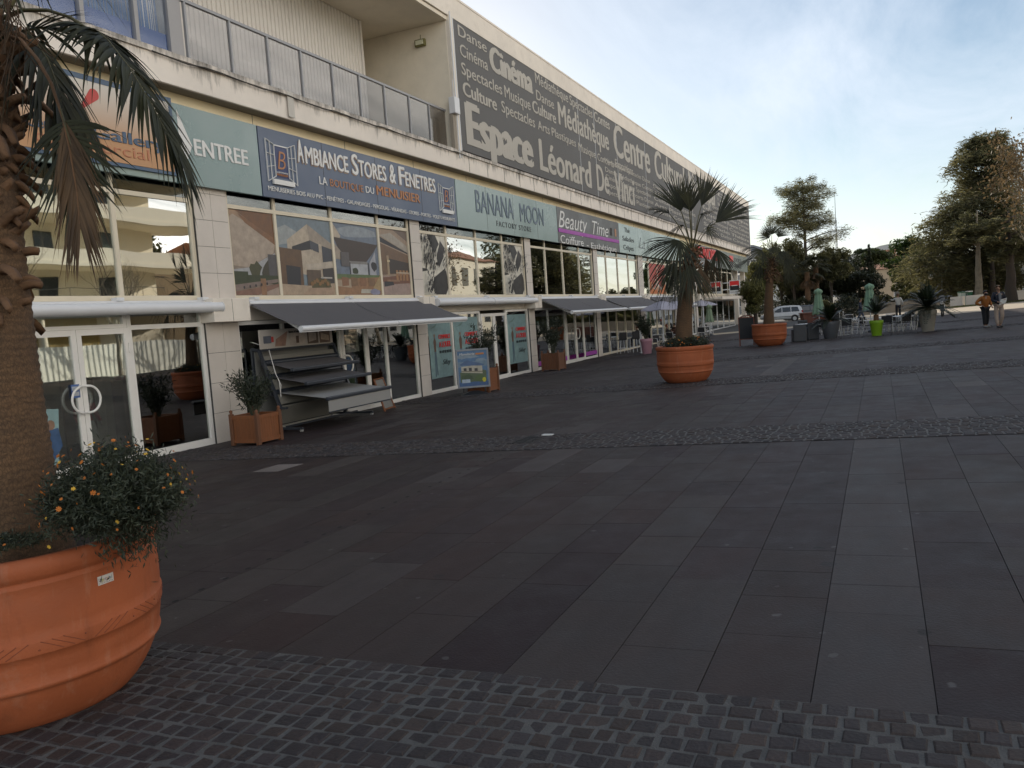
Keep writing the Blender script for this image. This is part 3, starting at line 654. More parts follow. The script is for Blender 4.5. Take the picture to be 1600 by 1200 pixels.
# Ambiance
ab = board('shop_sign', 17.0, 27.75, BLUS, 'slate blue AMBIANCE STORES & FENETRES sign with white and orange letters', seams=[FA(503,240,SY).x, FA(586,260,SY).x, FA(656,275,SY).x])
def c5(x, y): return (400+x/5, 190+y/5)
YA = SY-.004
for i, (s_, x0, x1, big) in enumerate((("A",325,373,1),("MBIANCE",385,722,0),("S",750,800,1),("TORES",800,1018,0),("&",1045,1092,1),("F",1118,1165,1),("ENETRES",1167,1402,0))):
    yb = lambda x: 313+(x-325)*(556-313)/(1402-325)
    a, b = FA(*c5(x0, yb(x0)), YA), FA(*c5(x1, yb(x1)), YA); zz = FA(*c5(325,313), YA).z
    letters(s_, a.x, b.x, zz, (.60 if big else .47), YA, WHT, ab, bold=.03, th=.02)
    letters(s_, a.x-.02, b.x-.02, zz-.035, (.60 if big else .47), YA+.001, pm('brown_shadow_print', (.30,.20,.14), .5, .04, 2, 0), ab, bold=.03, th=.004, name='drop_lettering')
tpx('LA', c5(495,488), c5(557,500), c5(493,428), YA, WHT, ab, bold=.012); tpx('BOUTIQUE', c5(580,505), c5(838,552), c5(578,448), YA, ORG, ab, bold=.005)
tpx('DU', c5(857,555), c5(922,567), c5(855,505), YA, WHT, ab, bold=.012); tpx('MENUISIER', c5(942,570), c5(1283,638), c5(940,500), YA, ORG, ab, bold=.03)
tpx('MENUISERIES BOIS ALU PVC - FENÊTRES - GALANDAGES - PERGOLAS - VÉRANDAS - STORES - PORTES - VOLETS ROULANTS', c5(96,535), c5(1553,783), c5(94,500), YA, WHT, ab, bold=.008)
def window_logo(x0, x1, z0, z1):
    m = MB(); w_ = x1-x0; y = YA-.012
    def strip(a, b, t_): m.bar((a[0], y, a[1]), (b[0], y, b[1]), .012, t_, 0, (0,1,0))
    for side in (0, 1):
        f = (lambda u: x0+u*w_) if side == 0 else (lambda u: x1-u*w_)
        A, B, Cc_, Dd = (f(0), z1), (f(.27), z1-.12), (f(.27), z0+.22), (f(0), z0+.06)
        for p, q_ in ((A,B),(B,Cc_),(Cc_,Dd),(Dd,A)): strip(p, q_, .035)
        for k in (.33,.66): strip((A[0], A[1]+(Dd[1]-A[1])*k), (B[0], B[1]+(Cc_[1]-B[1])*k), .025)
        strip(((A[0]+B[0])/2, (A[1]+B[1])/2), ((Dd[0]+Cc_[0])/2, (Dd[1]+Cc_[1])/2), .025)
    m.box(x0+.14*w_, x1-.14*w_, y-.05, y+.01, z0, z0+.13); m.box(x0+.27*w_, x1-.27*w_, y-.01, y+.01, z1-.14, z1-.11)
    m.build('window_emblem', WHT, ab)
    p = MB(); p.box(x0+.28*w_, x1-.28*w_, YA-.004, YA+.003, z0+.2, z1-.14); p.build('emblem_panel', pm('deep_blue_print', (.03,.045,.13), .5, .05, 2, 0), ab)
    letters('B', x0+.36*w_, x1-.36*w_, z0+.42, (z1-z0)*.42, YA-.004, ORG, ab, bold=-.01, shear=.25)
    letters('LA BOUTIQUE DU', x0+.31*w_, x1-.31*w_, z0+.32, .035, YA-.004, WHT, ab); letters('MENUISIER', x0+.31*w_, x1-.31*w_, z0+.245, .055, YA-.004, ORG, ab, bold=.02)
window_logo(FA(414,230,SY).x, FA(459,230,SY).x, 5.99, 7.15); window_logo(FA(684,290,SY).x, FA(708,310,SY).x, 6.05, 7.1)
# Banana Moon
bm_ = board('shop_sign', 27.78, 38.45, TEAL, 'pale teal BANANA MOON FACTORY STORE sign with steel blue letters', seams=[30.4, 33.1, 35.8])
tpx('BANANA', (744,331), (803,343), (743,297), SY-.001, GRYL, bm_, bold=.01); tpx('MOON', (813,345), (850,355), (811,317), SY-.001, GRYL, bm_, bold=.01)
letters('FACTORY STORE', FA(776,352,SY).x, FA(830,364,SY).x, 5.92, .22, SY-.001, pm('dark_print', (.03,.035,.04), .5, .05, 2, 0), bm_, space=1.35)
# Beauty
CHAR = pm('charcoal_panel', (.065,.062,.062), .4, .08, 1, .02)
bt = board('shop_sign', 38.48, 49.0, CHAR, 'charcoal Beauty Time hairdresser sign crossed by a purple line', seams=[])
tpx('Beauty', (873,355), (918,363), (874,329), SY-.001, WHT, bt, shear=.35, bold=-.004); tpx('Time', (926,366), (951,370), (925,345), SY-.001, WHT, bt, shear=.35, bold=-.004)
tpx('Coiffure', (876,379), (912,386), (875,366), SY-.001, WHT, bt, bold=.004); tpx('- Esthétique', (917,387), (963,393), (916,378), SY-.001, WHT, bt, bold=.004)
m = MB(); za, zb_ = FA(872,362,SY).z, FA(872,357,SY).z; m.box(38.55, 48.95, SY-.02, SY, min(za,zb_), max(za,zb_)+.03); m.build('purple_line', PURP, bt)
m = MB(); m.box(47.3, 47.6, SY-.012, SY, 6.55, 7.0); m.box(48.2, 48.5, SY-.012, SY, 6.55, 7.0, 1); m.build('colour_swatch', [TJ, ORG], bt)
# tea room
tb = board('shop_sign', 49.05, 66.0, TEAL, 'pale teal tea room sign listing Thé Salades Crêpes, beside the charcoal sign', seams=[53.5, 58, 62])
DKP = pm('dark_print', (.03,.035,.04), .5, .05, 2, 0)
letters('Thé', 50.3, 51.5, 6.95, .3, SY-.001, DKP, tb); letters('Salades', 49.8, 52.4, 6.4, .3, SY-.001, DKP, tb); letters('Crêpes', 49.9, 52.2, 5.85, .3, SY-.001, DKP, tb)
letters('La Creperie', 53.6, 62, 6.1, .75, SY-.001, pm('grey_print', (.22,.25,.26), .5, .05, 2, 0), tb, shear=.4, bold=-.01)
# Supermarket
mb_ = board('shop_sign', 71.6, 84.9, pm('mid_grey_panel', (.10,.10,.10), .45, .08, 1, .02), 'grey supermarket sign with tall red letters behind the tall potted palm')
RED = pm('red_lettering', (.72,.02,.022), .4, .05, 2, 0)
letters('MONOPRIX', 72.2, 84.2, 6.28, .98, SY-.001, RED, mb_, bold=.03, th=.06); letters('PLACE AUX COURSES', 73.8, 82, 5.82, .2, SY-.001, WHT, mb_)
sg = board('shop_sign', 84.95, 103.0, pm('sage_panel', (.16,.19,.165), .45, .08, 1, .02), 'sage green bank sign with a red and black square at the far end')
m = MB(); m.box(90, 92.2, SY-.03, SY, 6.55, 7.15); m.box(90, 92.2, SY-.03, SY, 5.9, 6.53, 1); m.build('emblem', [RED, BLACKP], sg)
letters('SOCIETE', 93.0, 98.2, 6.6, .42, SY-.001, DKP, sg, bold=.02); letters('GENERALE', 93.0, 98.2, 5.95, .42, SY-.001, DKP, sg, bold=.02)
# projecting bank sign
bx = 88.0; ys0, ys1 = 13.2, 14.3; zb0 = 3.0
m = MB(); m.box(bx, bx+.22, ys0, ys1, zb0, zb0+1.42, 0); m.box(bx+.05, bx+.17, ys1, D+.1, zb0+.45, zb0+.55, 0); m.box(bx+.05, bx+.17, ys1, D+.1, zb0+1.15, zb0+1.25, 0)
ps = m.build('projecting_sign', ALUW, label='square red and black bank sign projecting from the far end of the facade', cat='sign')
m = MB(); m.box(bx-.02, bx-.001, ys0+.08, ys1-.08, zb0+.86, zb0+1.34, 0); m.box(bx-.02, bx-.001, ys0+.08, ys1-.08, zb0+.38, zb0+.855, 1); m.box(bx-.03, bx-.021, ys0+.25, ys1-.25, zb0+.82, zb0+.90, 2); m.build('emblem', [RED, BLACKP, WHT], ps)
def letters_x(s, Y0, Y1, Z0, cap, X, mat, parent, bold=0):
    me = text_mesh(s, bold, 0, .02); xs = [v.co.x for v in me.vertices]; a, b = min(xs), max(xs); sc = cap/cap_height()
    for v in me.vertices: x, y, z = v.co; v.co = (X-(z+.02)/.04*.01, Y0+(x-a)/(b-a)*(Y1-Y0), Z0+y*sc)
    me.materials.clear(); me.materials.append(mat); o = bpy.data.objects.new('lettering', me); col.objects.link(o); o.parent = parent
letters_x('SOCIETE GENERALE', ys1-.1, ys0+.1, zb0+.13, .12, bx-.001, DKP, ps)
# ================================================================== POSTERS ON THE GLASS
def poly_layers(name, layers, Y, frame, parent=bld):
    """flat print: polygons in local 0..1 coordinates of the frame (x0,x1,z0,z1), each layer 0.6 mm further out"""
    x0, x1, z0, z1 = frame; m = MB(); mats = []
    for i, (pts, c_) in enumerate(layers):
        mt = pm('print_%d_%d_%d' % tuple(int(v*255) for v in c_), c_, .45, .30, 4.5, .0, dirt=.30, dirtc=tuple(v*.55 for v in c_))
        if mt not in mats: mats.append(mt)
        pts = [(x0+min(max(u,0),1)*(x1-x0), z0+min(max(v,0),1)*(z1-z0)) for u, v in pts]
        y1 = Y-.0012*i
        m.prism(pts, lambda u, v, w_: (u, y1-.0010*w_, v), mats.index(mt))
    return bb(m, name, mats) if parent is bld else m.build(name, mats, parent)
R01 = [(0,0),(1,0),(1,1),(0,1)]
def rect(a, b, c_, d): return [(a,c_),(b,c_),(b,d),(a,d)]
def blob(cx_, cy_, rx, ry, n=12, j=.25, seed=0):
    r_ = random.Random(seed); return [(cx_+rx*math.cos(2*math.pi*i/n)*(1+r_.uniform(-j,j)), cy_+ry*math.sin(2*math.pi*i/n)*(1+r_.uniform(-j,j))) for i in range(n)]
PY = D+.060
skyb = (.16,.20,.23); sand = (.36,.27,.19); wallc = (.42,.35,.27); darkc = (.03,.03,.035); brown = (.12,.07,.04); terra = (.24,.13,.07); green = (.04,.05,.025); paving = (.33,.23,.16)
poly_layers('window_poster', [(R01,(.24,.19,.15)),([(0,.35),(.36,.33),(.95,.52),(1,.6),(1,1),(0,1)],(.30,.20,.13)),([(0,.35),(.36,.33),(.95,.52),(1,.62),(.6,.80),(.1,.95),(0,.9)],(.36,.29,.23)),([(0,1),(.15,1),(1,.68),(1,1)],(.16,.075,.035)),([(.35,.86),(1,.62),(1,.70),(.2,.97)],(.20,.10,.05)),
  ([(0,.30),(.36,.33),(.98,.52),(1,.36),(.6,.2),(0,.25)],(.33,.33,.34)),(rect(0,.32,.12,.28),green),(blob(.5,.30,.14,.10,14,.3,1),(.06,.06,.03)),(blob(.85,.27,.2,.16,14,.2,2),(.05,.045,.03)),(rect(.8,1,.22,.5),(.08,.075,.08)),
  (rect(.3,1,.14,.24),green),([(0,.05),(1,.16),(1,.2),(0,.12)],(.20,.15,.13)),([(0,0),(1,0),(1,.14),(0,.04)],(.20,.11,.08)),([(.5,0),(1,0),(1,.1)],(.32,.25,.2)),(rect(.58,.7,0,.2),terra)]+[(blob(.2+.13*i,.09+.012*i,.02,.018,8,0),darkc) for i in range(5)], PY, (15.91,17.57,3.09,5.24))
poly_layers('window_poster', [(R01,skyb),(blob(.15,.75,.3,.12,12,.3,4),(.28,.30,.30)),([(.16,.70),(.55,.93),(1,.68),(1,.2),(.16,.3)],wallc),([(.55,.93),(1,.70),(1,.5),(.58,.6)],(.30,.25,.20)),([(.24,.62),(.58,.72),(.58,.60),(.24,.55)],darkc),([(.58,.72),(.76,.67),(.76,.56),(.58,.60)],(.06,.065,.08)),(rect(.74,.80,.52,.68),wallc),([(.8,.66),(1,.62),(1,.42),(.8,.44)],(.05,.055,.07)),([(.30,.55),(.62,.60),(.62,.30),(.30,.3)],wallc),
  ([(0,.60),(.40,.58),(.40,.08),(0,.1)],brown),([(.1,.38),(.36,.36),(.34,.10),(.1,.1)],darkc),([(.45,.40),(1,.46),(1,.36),(.5,.33)],(.42,.36,.29)),([(.47,.33),(.74,.33),(.74,.12),(.47,.1)],(.10,.07,.05)),([(.78,.35),(1,.37),(1,.15),(.78,.14)],(.045,.04,.04)),([(0,0),(1,0),(1,.16),(.5,.12),(0,.14)],sand),(blob(.70,.14,.2,.08,16,.25,5),(.09,.075,.035)),([(.35,.0),(.95,.0),(1,.1),(.5,.09)],paving)]+[(blob(.55+.05*i,.15+.02*(i%3),.03,.03,8,.3,i),(.22,.12,.05)) for i in range(7)]+[(rect(.72,.95,.22,.24),(.40,.37,.33))], PY, (17.70,20.06,3.09,5.24))
poly_layers('window_poster', [(R01,(.14,.17,.22)),(blob(.5,.9,.5,.08,12,.2,7),(.24,.27,.30)),([(0,.8),(0,1),(.16,.82),(.06,.72)],wallc),([(0,.80),(1,.74),(.88,.62),(.70,.48),(.28,.48),(.1,.62)],(.055,.04,.035)),([(0,.5),(.3,.48),(.1,.64),(0,.72)],(.30,.25,.20)),([(.26,.48),(.72,.48),(.74,.44),(.3,.43)],(.20,.19,.18)),(rect(.3,.72,.28,.44),(.36,.37,.39)),(rect(.30,.325,.2,.46),darkc),(rect(.72,.745,.2,.46),darkc),([(.76,.46),(.92,.64),(.92,.24),(.76,.24)],(.33,.33,.36)),
  (blob(.87,.42,.08,.07,12,.2,8),darkc),(blob(.42,.34,.07,.05,10,.2,9),green),(rect(0,1,.22,.29),(.10,.14,.06)),([(0,.22),(1,.26),(1,0),(0,0)],(.27,.15,.08)),([(0,.2),(.35,.22),(.3,.1),(0,.12)],(.36,.28,.2)),(rect(.12,.30,.40,.60),(.10,.09,.09))]+[([(.1+.2*i,.12),(.25+.2*i,.13),(.25+.2*i,.24),(.1+.2*i,.25)],(.22-.03*(i%2),.11,.06)) for i in range(4)]+[([(.5,.02),(.74,.02),(.76,.08),(.52,.08)],(.40,.37,.31)),(blob(.85,.04,.12,.05,12,.1,3),(.22,.22,.30)),([(.8,.1),(1,.3),(1,.05)],(.34,.24,.12))], PY, (20.19,22.52,3.09,5.24))
poly_layers('window_poster', [(R01,(.30,.22,.16)),([(0,.88),(.9,.68),(1,.72),(1,.64),(0,.80)],darkc),([(.5,1),(1,.84),(1,1)],(.14,.10,.08)),([(0,.9),(1,.66),(1,.76),(.4,.95)],(.34,.30,.25)),([(0,.78),(1,.62),(1,.34),(0,.3)],(.15,.09,.055)),([(.2,.56),(1,.50),(1,.34),(.2,.32)],(.045,.035,.03)),(rect(.2,.28,.3,.6),(.30,.22,.14)),(rect(0,1,0,.28),(.30,.22,.19)),([(0,.26),(1,.32),(1,.18),(.3,.16),(0,.2)],(.16,.07,.045)),([(.05,.12),(.4,.15),(.36,.2),(.05,.2)],darkc)]+[(rect(.5+.12*i,.58+.12*i,.22,.38),(.32,.17,.08)) for i in range(4)]+[(rect(.5,1,.33,.35),(.42,.34,.25)),(rect(.2,.3,.5,.53),(.50,.40,.25)),(rect(.15,.6,.2,.23),(.26,.15,.09))], PY, (22.66,24.36,3.09,5.24))
# black and white brush print in the first and last pane of the empty shop
def brush(frame, seed):
    r_ = random.Random(seed); L_ = [(R01,(.64,.60,.51))]; bk = (.018,.015,.014)
    L_ += [([(.30,1),(.62,1),(.75,.86),(.55,.70),(.45,.78)],bk),([(.62,.62),(.80,.92),(.98,.80),(.86,.60),(.68,.45)],bk),([(.62,.66),(.80,.90),(.94,.80),(.82,.63)],(.03,.025,.025)),([(.40,.12),(.60,.32),(.95,.42),(1,.30),(1,.1),(.9,0),(.5,0)],bk),([(.3,.08),(.5,.3),(.95,.46),(.93,.42),(.52,.25),(.36,.05)],bk),([(0,.44),(.2,.43),(.25,.40),(.02,.38)],bk)]
    for i in range(120):
        u = r_.uniform(0,.52); v = r_.uniform(.40,.98); h = r_.uniform(.04,.10); wd = r_.uniform(.010,.036)
        if u < .5-.35*(v-.5)*0: L_.append(([(u,v),(u+wd,v),(u+wd+.03,v+h),(u+.03,v+h)],bk))
    for i in range(70):
        u = r_.uniform(0,.36); v = r_.uniform(.0,.36); h = r_.uniform(.03,.06); wd = r_.uniform(.012,.04); L_.append(([(u,v),(u+wd,v),(u+wd+.02,v+h),(u+.02,v+h)],bk))
    for i in range(44):
        u = r_.uniform(.55,.95); v = r_.uniform(.42,.75); L_.append(([(u,v),(u+.015,v),(u+.06,v+.06),(u+.045,v+.06)],bk))
    poly_layers('window_poster', L_, PY, frame)
brush((25.22,27.08,3.09,5.24), 3); brush((32.2,34.3,3.09,5.24), 5)
# hairdresser prints: hair, faces
skin = (.30,.21,.13); 
def face(frame, hair, bgc, seed, cx_=.5):
    r_ = random.Random(seed); L_ = [(R01,bgc)]
    L_ += [(blob(cx_,.62,.46,.46,18,.12,seed),hair),(blob(cx_+.02,.50,.34,.36,18,.03,seed),skin),(blob(cx_+.05,.50,.24,.30,16,.03,seed),(.36,.26,.17)),([(cx_-.3,.9),(cx_+.05,.86),(cx_-.2,.62),(cx_-.36,.5)],hair),([(cx_+.3,.88),(cx_+.05,.86),(cx_+.28,.66),(cx_+.36,.5)],hair)]
    for sx in (-.15,.17): L_ += [(blob(cx_+sx,.60,.085,.028,10,.05,1),(.02,.015,.012)),(blob(cx_+sx,.60,.03,.02,8,0),(.10,.12,.10)),([(cx_+sx-.11,.66),(cx_+sx+.09,.68),(cx_+sx+.09,.70),(cx_+sx-.1,.685)],(.05,.03,.02))]
    L_ += [([(cx_-.01,.58),(cx_+.05,.43),(cx_-.03,.42)],(.24,.15,.09)),(blob(cx_+.01,.30,.11,.035,12,.05,2),(.26,.05,.06)),([(cx_-.1,.305),(cx_+.11,.305),(cx_+.01,.29)],(.06,.015,.015)),([(cx_-.3,0),(cx_-.1,.22),(cx_+.15,.2),(cx_+.35,0)],skin)]
    for i in range(60):
        u = r_.uniform(.0,1); v = r_.uniform(.0,.95); c_ = tuple(x_*r_.uniform(.5,1.8) for x_ in hair)
        if abs(u-cx_) > .27: L_.append(([(u,v),(u+.02,v),(u+.05*(1 if u > .5 else -1),v-.14),(u+.03*(1 if u > .5 else -1),v-.14)],c_))
    poly_layers('window_poster', L_[:90], D+.16, frame)
def strands(frame, seed):
    r_ = random.Random(seed); L_ = [(R01,(.03,.026,.02))]
    for i in range(80):
        u = r_.uniform(0,.97); v = r_.uniform(.0,.9); c_ = r_.choice([(.05,.04,.025),(.12,.09,.04),(.02,.018,.014),(.20,.15,.07),(.06,.065,.045)]); L_.append(([(u,v),(u+.02,v),(u+.05,v+.12),(u+.03,v+.12)],c_))
    for i in range(14): L_.append((blob(r_.random(),r_.random()*.7,.02,.012,8,.2,i),(.45,.38,.25)))
    poly_layers('window_poster', L_, D+.16, frame)
strands((35.2,37.0,3.09,5.24), 4); face((37.14,39.38,3.09,5.24), (.10,.06,.025), (.05,.05,.04), 11, .45); face((39.5,41.92,3.09,5.24), (.20,.15,.07), (.11,.11,.06), 12, .5); face((42.04,44.1,3.09,5.24), (.16,.12,.07), (.28,.24,.17), 13, .45)
# red poster beside the potted palm
poly_layers('window_poster', [(R01,(.40,.035,.02)),([(0,0),(1,0),(1,.35),(.5,.3),(0,.42)],(.50,.13,.02)),(blob(.72,.34,.2,.20,16,.05,1),(.55,.50,.45)),(blob(.72,.40,.17,.17,16,.05,1),(.40,.05,.03)),(blob(.3,.32,.16,.2,14,.2,2),(.5,.42,.36)),(blob(.28,.36,.11,.16,12,.2,3),(.35,.06,.02)),([(.48,.2),(.54,.2),(.50,.6),(.46,.6)],(.5,.4,.3))], PY-.002, (56.7,61.4,3.09,5.24))
# letting posters in the empty shop
PT = (.17,.27,.28)
for x0, x1 in ((25.35,27.0),(27.25,29.3),(32.15,34.2)):
    poly_layers('window_poster', [(R01,PT),([(0,0),(.3,0),(.5,.3),(.1,.8),(0,.9)],(.20,.31,.31)),([(.18,.62),(.24,.70),(.30,.62),(.28,.45),(.20,.45)],(.10,.05,.03)),([(.20,.45),(.28,.45),(.30,.05),(.26,.05),(.24,.3),(.22,.02),(.18,.03)],(.07,.12,.16)),(blob(.24,.72,.035,.03,10,.1,3),(.20,.12,.08)),([(.1,.84),(.3,.86),(.42,.95),(.3,.9)],(.10,.18,.17))], PY, (x0,x1,.05,2.2) )
    u = lambda a: x0+(x1-x0)*a
    o1 = letters('COMMERCE', u(.42), u(.95), 1.47, .15, PY-.008, RED, bld, bold=.008); o2 = letters('A LOUER', u(.42), u(.95), 1.16, .20, PY-.008, RED, bld, bold=.012); o3 = letters('01 69 87 02 83', u(.42), u(.95), .94, .10, PY-.008, DKP, bld, bold=.01); o4 = letters('Sifay', u(.52), u(.9), .52, .18, PY-.008, DKP, bld, shear=.4, bold=-.01)
    for q in (o1, o2, o3, o4): q.matrix_parent_inverse = Matrix.Translation(-BO)
# banner of a woman in red and a palm in the blinds shop window
poly_layers('window_poster', [([(.1,.98),(.42,.98),(.45,.9),(.1,.9)],(.20,.12,.02)),(blob(.27,.88,.12,.05,10,.1,2),(.22,.12,.03)),([(.1,.82),(.5,.82),(.56,.66),(.1,.66)],(.28,.14,.04)),([(.1,.66),(.56,.66),(.52,.44),(.14,.44)],(.26,.03,.02)),([(.14,.44),(.5,.44),(.46,.25),(.52,.04),(.62,.02),(.5,.02),(.4,.1),(.34,.35),(.3,.04),(.2,.03),(.24,.25)],(.30,.20,.05))], PY+.03, (22.7,24.0,ZB+.22,1.75))
# door notices
poly_layers('door_notice', [(R01,(.50,.49,.45)),(rect(.1,.9,.8,.92),(.1,.1,.1)),(rect(.1,.9,.66,.74),(.1,.1,.1)),(rect(.25,.75,.1,.5),(.16,.13,.1))], PY-.02, (20.4,21.0,1.35,2.1))
poly_layers('door_notice', [(R01,(.06,.12,.30)),(rect(.1,.9,.55,.85),(.4,.42,.45)),(rect(.1,.9,.15,.45),(.4,.42,.45))], D-.002, (11.05,11.24,1.05,1.32))
poly_layers('door_notice', [([(0,.1),(.9,0),(1,.9),(.1,1)],(.24,.36,.36)),([(.2,.78),(.75,.72),(.75,.75),(.2,.81)],darkc),([(.2,.62),(.8,.56),(.8,.58),(.2,.65)],(.3,.04,.03)),([(.2,.45),(.8,.4),(.8,.43),(.2,.48)],(.12,.2,.3)),([(.3,.3),(.85,.25),(.85,.3),(.3,.35)],darkc),([(.62,.55),(.95,.6),(1,.3),(.8,.05),(.65,.1)],(.05,.10,.2)),(blob(.82,.66,.08,.08,10,.1,1),(.25,.15,.1))], D+.02, (9.6,10.75,-.2,1.0))
# ================================================================== AWNINGS
FAB = pm('grey_awning_fabric', (.105,.10,.105), .8, .06, .6, .1, 120)
def awning(x0, x1, label, out=1.72, z0=2.90, z1=2.18, parts=2, closed=False):
    e = empty('awning', ((x0+x1)/2, D-.1, z0), label, 'awning', 'awnings over the shopfronts'); off = Matrix.Translation(-Vector(e.location))
    def pt(m, n, mat): o = m.build(n, mat, e); o.matrix_parent_inverse = off; return o
    m = MB(); m.box(x0, x1, D-.16, D-.03, z0, z0+.06, 0)
    for q in (x0+.3, (x0+x1)/2, x1-.3): m.box(q-.09, q+.09, D-.2, D-.02, z0+.06, z0+.13, 0)
    pt(m, 'mounting_rail', ALUW)
    if closed:
        for i in range(parts):
            a = x0+(x1-x0)*i/parts; b = x0+(x1-x0)*(i+1)/parts; m = MB(); m.tube([(a+.02, D-.36, z0-.12), (b-.02, D-.36, z0-.12)], .125, 14); m.box(a+.02, b-.02, D-.34, D-.12, z0-.2, z0-.02)
            for q in (a+.02, b-.02): m.tube([(q-.012, D-.36, z0-.12), (q+.012, D-.36, z0-.12)], .135, 14)
            pt(m, 'cassette', ALUW)
        return e
    yb, yf = D-.18, D-out
    for i in range(parts):
        a = x0+(x1-x0)*i/parts+.02; b = x0+(x1-x0)*(i+1)/parts-.02; m = MB(); n = 10; vs = []
        for j in range(n+1):
            t_ = j/n; y = yb+(yf-yb)*t_; z = z0-.03+(z1-z0+.03)*t_-.05*math.sin(math.pi*t_)
            vs += [(a+.0, y, z), (a, y, z-.006), (b, y, z-.006), (b, y, z)]
        f = []
        for j in range(n):
            for k_ in range(4): f.append((j*4+k_, (j+1)*4+k_, (j+1)*4+(k_+1) % 4, j*4+(k_+1) % 4))
        m.add(vs, f, 0, False); pt(m, 'canopy', FAB)
        m = MB(); m.tube([(a-.01, yf, z1-.05), (b+.01, yf, z1-.05)], .075, 12); m.box(a, b, yf-.02, yf+.06, z1-.14, z1-.02); pt(m, 'front_bar', ALUW)
        for q in (a+.12, b-.12):
            m = MB(); mid = (q+(.5 if q < (a+b)/2 else -.5)*.6, (yb+yf)/2+.1, (z0+z1)/2-.10); m.bar((q, yb, z0-.1), mid, .05, .07); m.bar(mid, (q, yf+.03, z1-.1), .05, .07); pt(m, 'arm', ALUW)
    m = MB(); m.tube([(x0, D-.16, z0-.04), (x1, D-.16, z0-.04)], .07, 10); pt(m, 'roller', ALUW)
    return e
awning(9.6, 14.95, 'rolled up silver awning cassette above the leftmost glass doors', closed=True, parts=1)
awning(16.1, 24.9, 'open grey awning over the blinds display below the blue sign', parts=2)
awning(25.4, 34.6, 'rolled up silver awning cassette above the empty letting shop', closed=True, parts=2)
awning(35.5, 44.5, 'open grey awning over the hairdresser entrance with the purple sill band', parts=2)
awning(45.1, 54.2, 'open grey awning above the bar stools of the terrace', parts=2)
awning(55.0, 63.8, 'open grey awning below the red poster, behind the pale parasols', parts=2)
m = MB(); m.box(76, 93, D-1.6, D-.03, 2.5, 2.68, 0); m.box(76, 93, D-1.62, D-1.55, 2.45, 2.74, 0); bb(m, 'entrance_canopy', CONC)
# ================================================================== POTS, PALMS, PLANTERS
TERRA = pm('terracotta', (.345,.095,.037), .66, .22, 1.3, .16, 45, dirt=.38, dirtc=(.30,.115,.06), spec=.28)
def weathered(m):     # lime bloom and run-off streaks down the clay
    t = m.node_tree; L = t.links.new; b = t.nodes['Principled BSDF']; out = b.inputs['Base Color'].links[0].from_socket; tc = nd(t, 'ShaderNodeTexCoord')
    for sc, lo, hi, c_, f_ in (((7,7,.8), .55, .80, (.46,.30,.21), .38), ((4,4,1.1), .56, .75, (.10,.035,.018), .45), ((2.2,2.2,2.2), .60, .74, (.42,.27,.19), .30)):
        mp = nd(t, 'ShaderNodeMapping'); mp.inputs['Scale'].default_value = sc; L(tc.outputs['Object'], mp.inputs[0]); n = nd(t, 'ShaderNodeTexNoise'); n.inputs['Scale'].default_value = 1.3; n.inputs['Detail'].default_value = 9; n.inputs['Roughness'].default_value = .72; L(mp.outputs[0], n.inputs['Vector'])
        r = nd(t, 'ShaderNodeMapRange'); r.inputs[1].default_value = lo; r.inputs[2].default_value = hi; r.inputs[4].default_value = f_; L(n.outputs['Fac'], r.inputs[0]); x = nd(t, 'ShaderNodeMix', data_type='RGBA'); L(r.outputs[0], x.inputs[0]); L(out, x.inputs[6]); x.inputs[7].default_value = (*c_, 1); out = x.outputs[2]
    L(out, b.inputs['Base Color'])
weathered(TERRA)
SOIL = pm('potting_soil', (.03,.022,.016), .95, .3, 8, .6, 40)
def big_pot(c, R, h, rb, label, group='large terracotta palm pots', zig=False, n=72, name='terracotta_pot'):
    e = empty(name, c, label, 'pot', group)
    def body(u): return rb+(R-rb)*(1-(1-min(u/.52,1))**2.0)**.75 if u < .52 else R*(1+.012*math.sin((u-.52)/.34*math.pi))
    prof = [(rb*.985,0),(rb,.012)]
    for u in (.03,.07,.12,.17,.22,.26): prof.append((body(u), u*h))
    for du, dr in ((.275,0),(.283,.010),(.293,.020),(.305,.022),(.315,.015),(.325,.001)): prof.append((body(du)+dr*R, du*h))
    for u in (.38,.43,.478): prof.append((body(u), u*h))
    for du, dr in ((.482,.012),(.490,.014),(.552,.014),(.560,.011),(.566,0)): prof.append((body(du)+dr*R, du*h))
    for u in (.62,.70,.78,.84): prof.append((body(u), u*h))
    for du, dr in ((.846,.006),(.853,.007),(.860,0),(.872,-.006),(.88,-.002),(.89,.012),(.91,.028),(.94,.036),(.97,.034),(.99,.020),(1.0,-.005)): prof.append((R+dr*R, du*h))
    prof += [(R*.93,.995*h),(R*.90,.96*h),(R*.88,.84*h)]
    m = MB(); m.lathe(prof, n); m.build('pot_body', TERRA, e)
    if zig:
        m = MB(); zb, zt = .492*h, .555*h; N = 18
        def on(a, z, r=1.0): q = body(z/h)+.0135*R; return (q*math.cos(a), q*math.sin(a), z)
        for i in range(N):
            a0 = 2*math.pi*i/N; da = 2*math.pi/N; s = 1 if i % 2 else -1
            for k in range(3):
                aa = a0+da*(.28+.2*k); l = da*.20*s
                m.tube([on(aa-l, zb), on(aa, (zb+zt)/2), on(aa+l, zt)], .0032*R/.8, 5)
            m.sphere(on(a0+da*.95+(.1 if s > 0 else -.05)*da, zb+(zt-zb)*(.3 if s > 0 else .6)), .006, 6)
        m.build('incised_band', pm('terracotta_groove', (.20,.05,.018), .7, .1, 4, .05), e)
    m = MB(); m.lathe([(R*.885,.86*h),(.01,.885*h)], 40); m.build('soil', SOIL, e)
    return e
POT1 = Vector((3.24,4.97,0)); POT1.z = gz(POT1.x, POT1.y); PH = 1.045
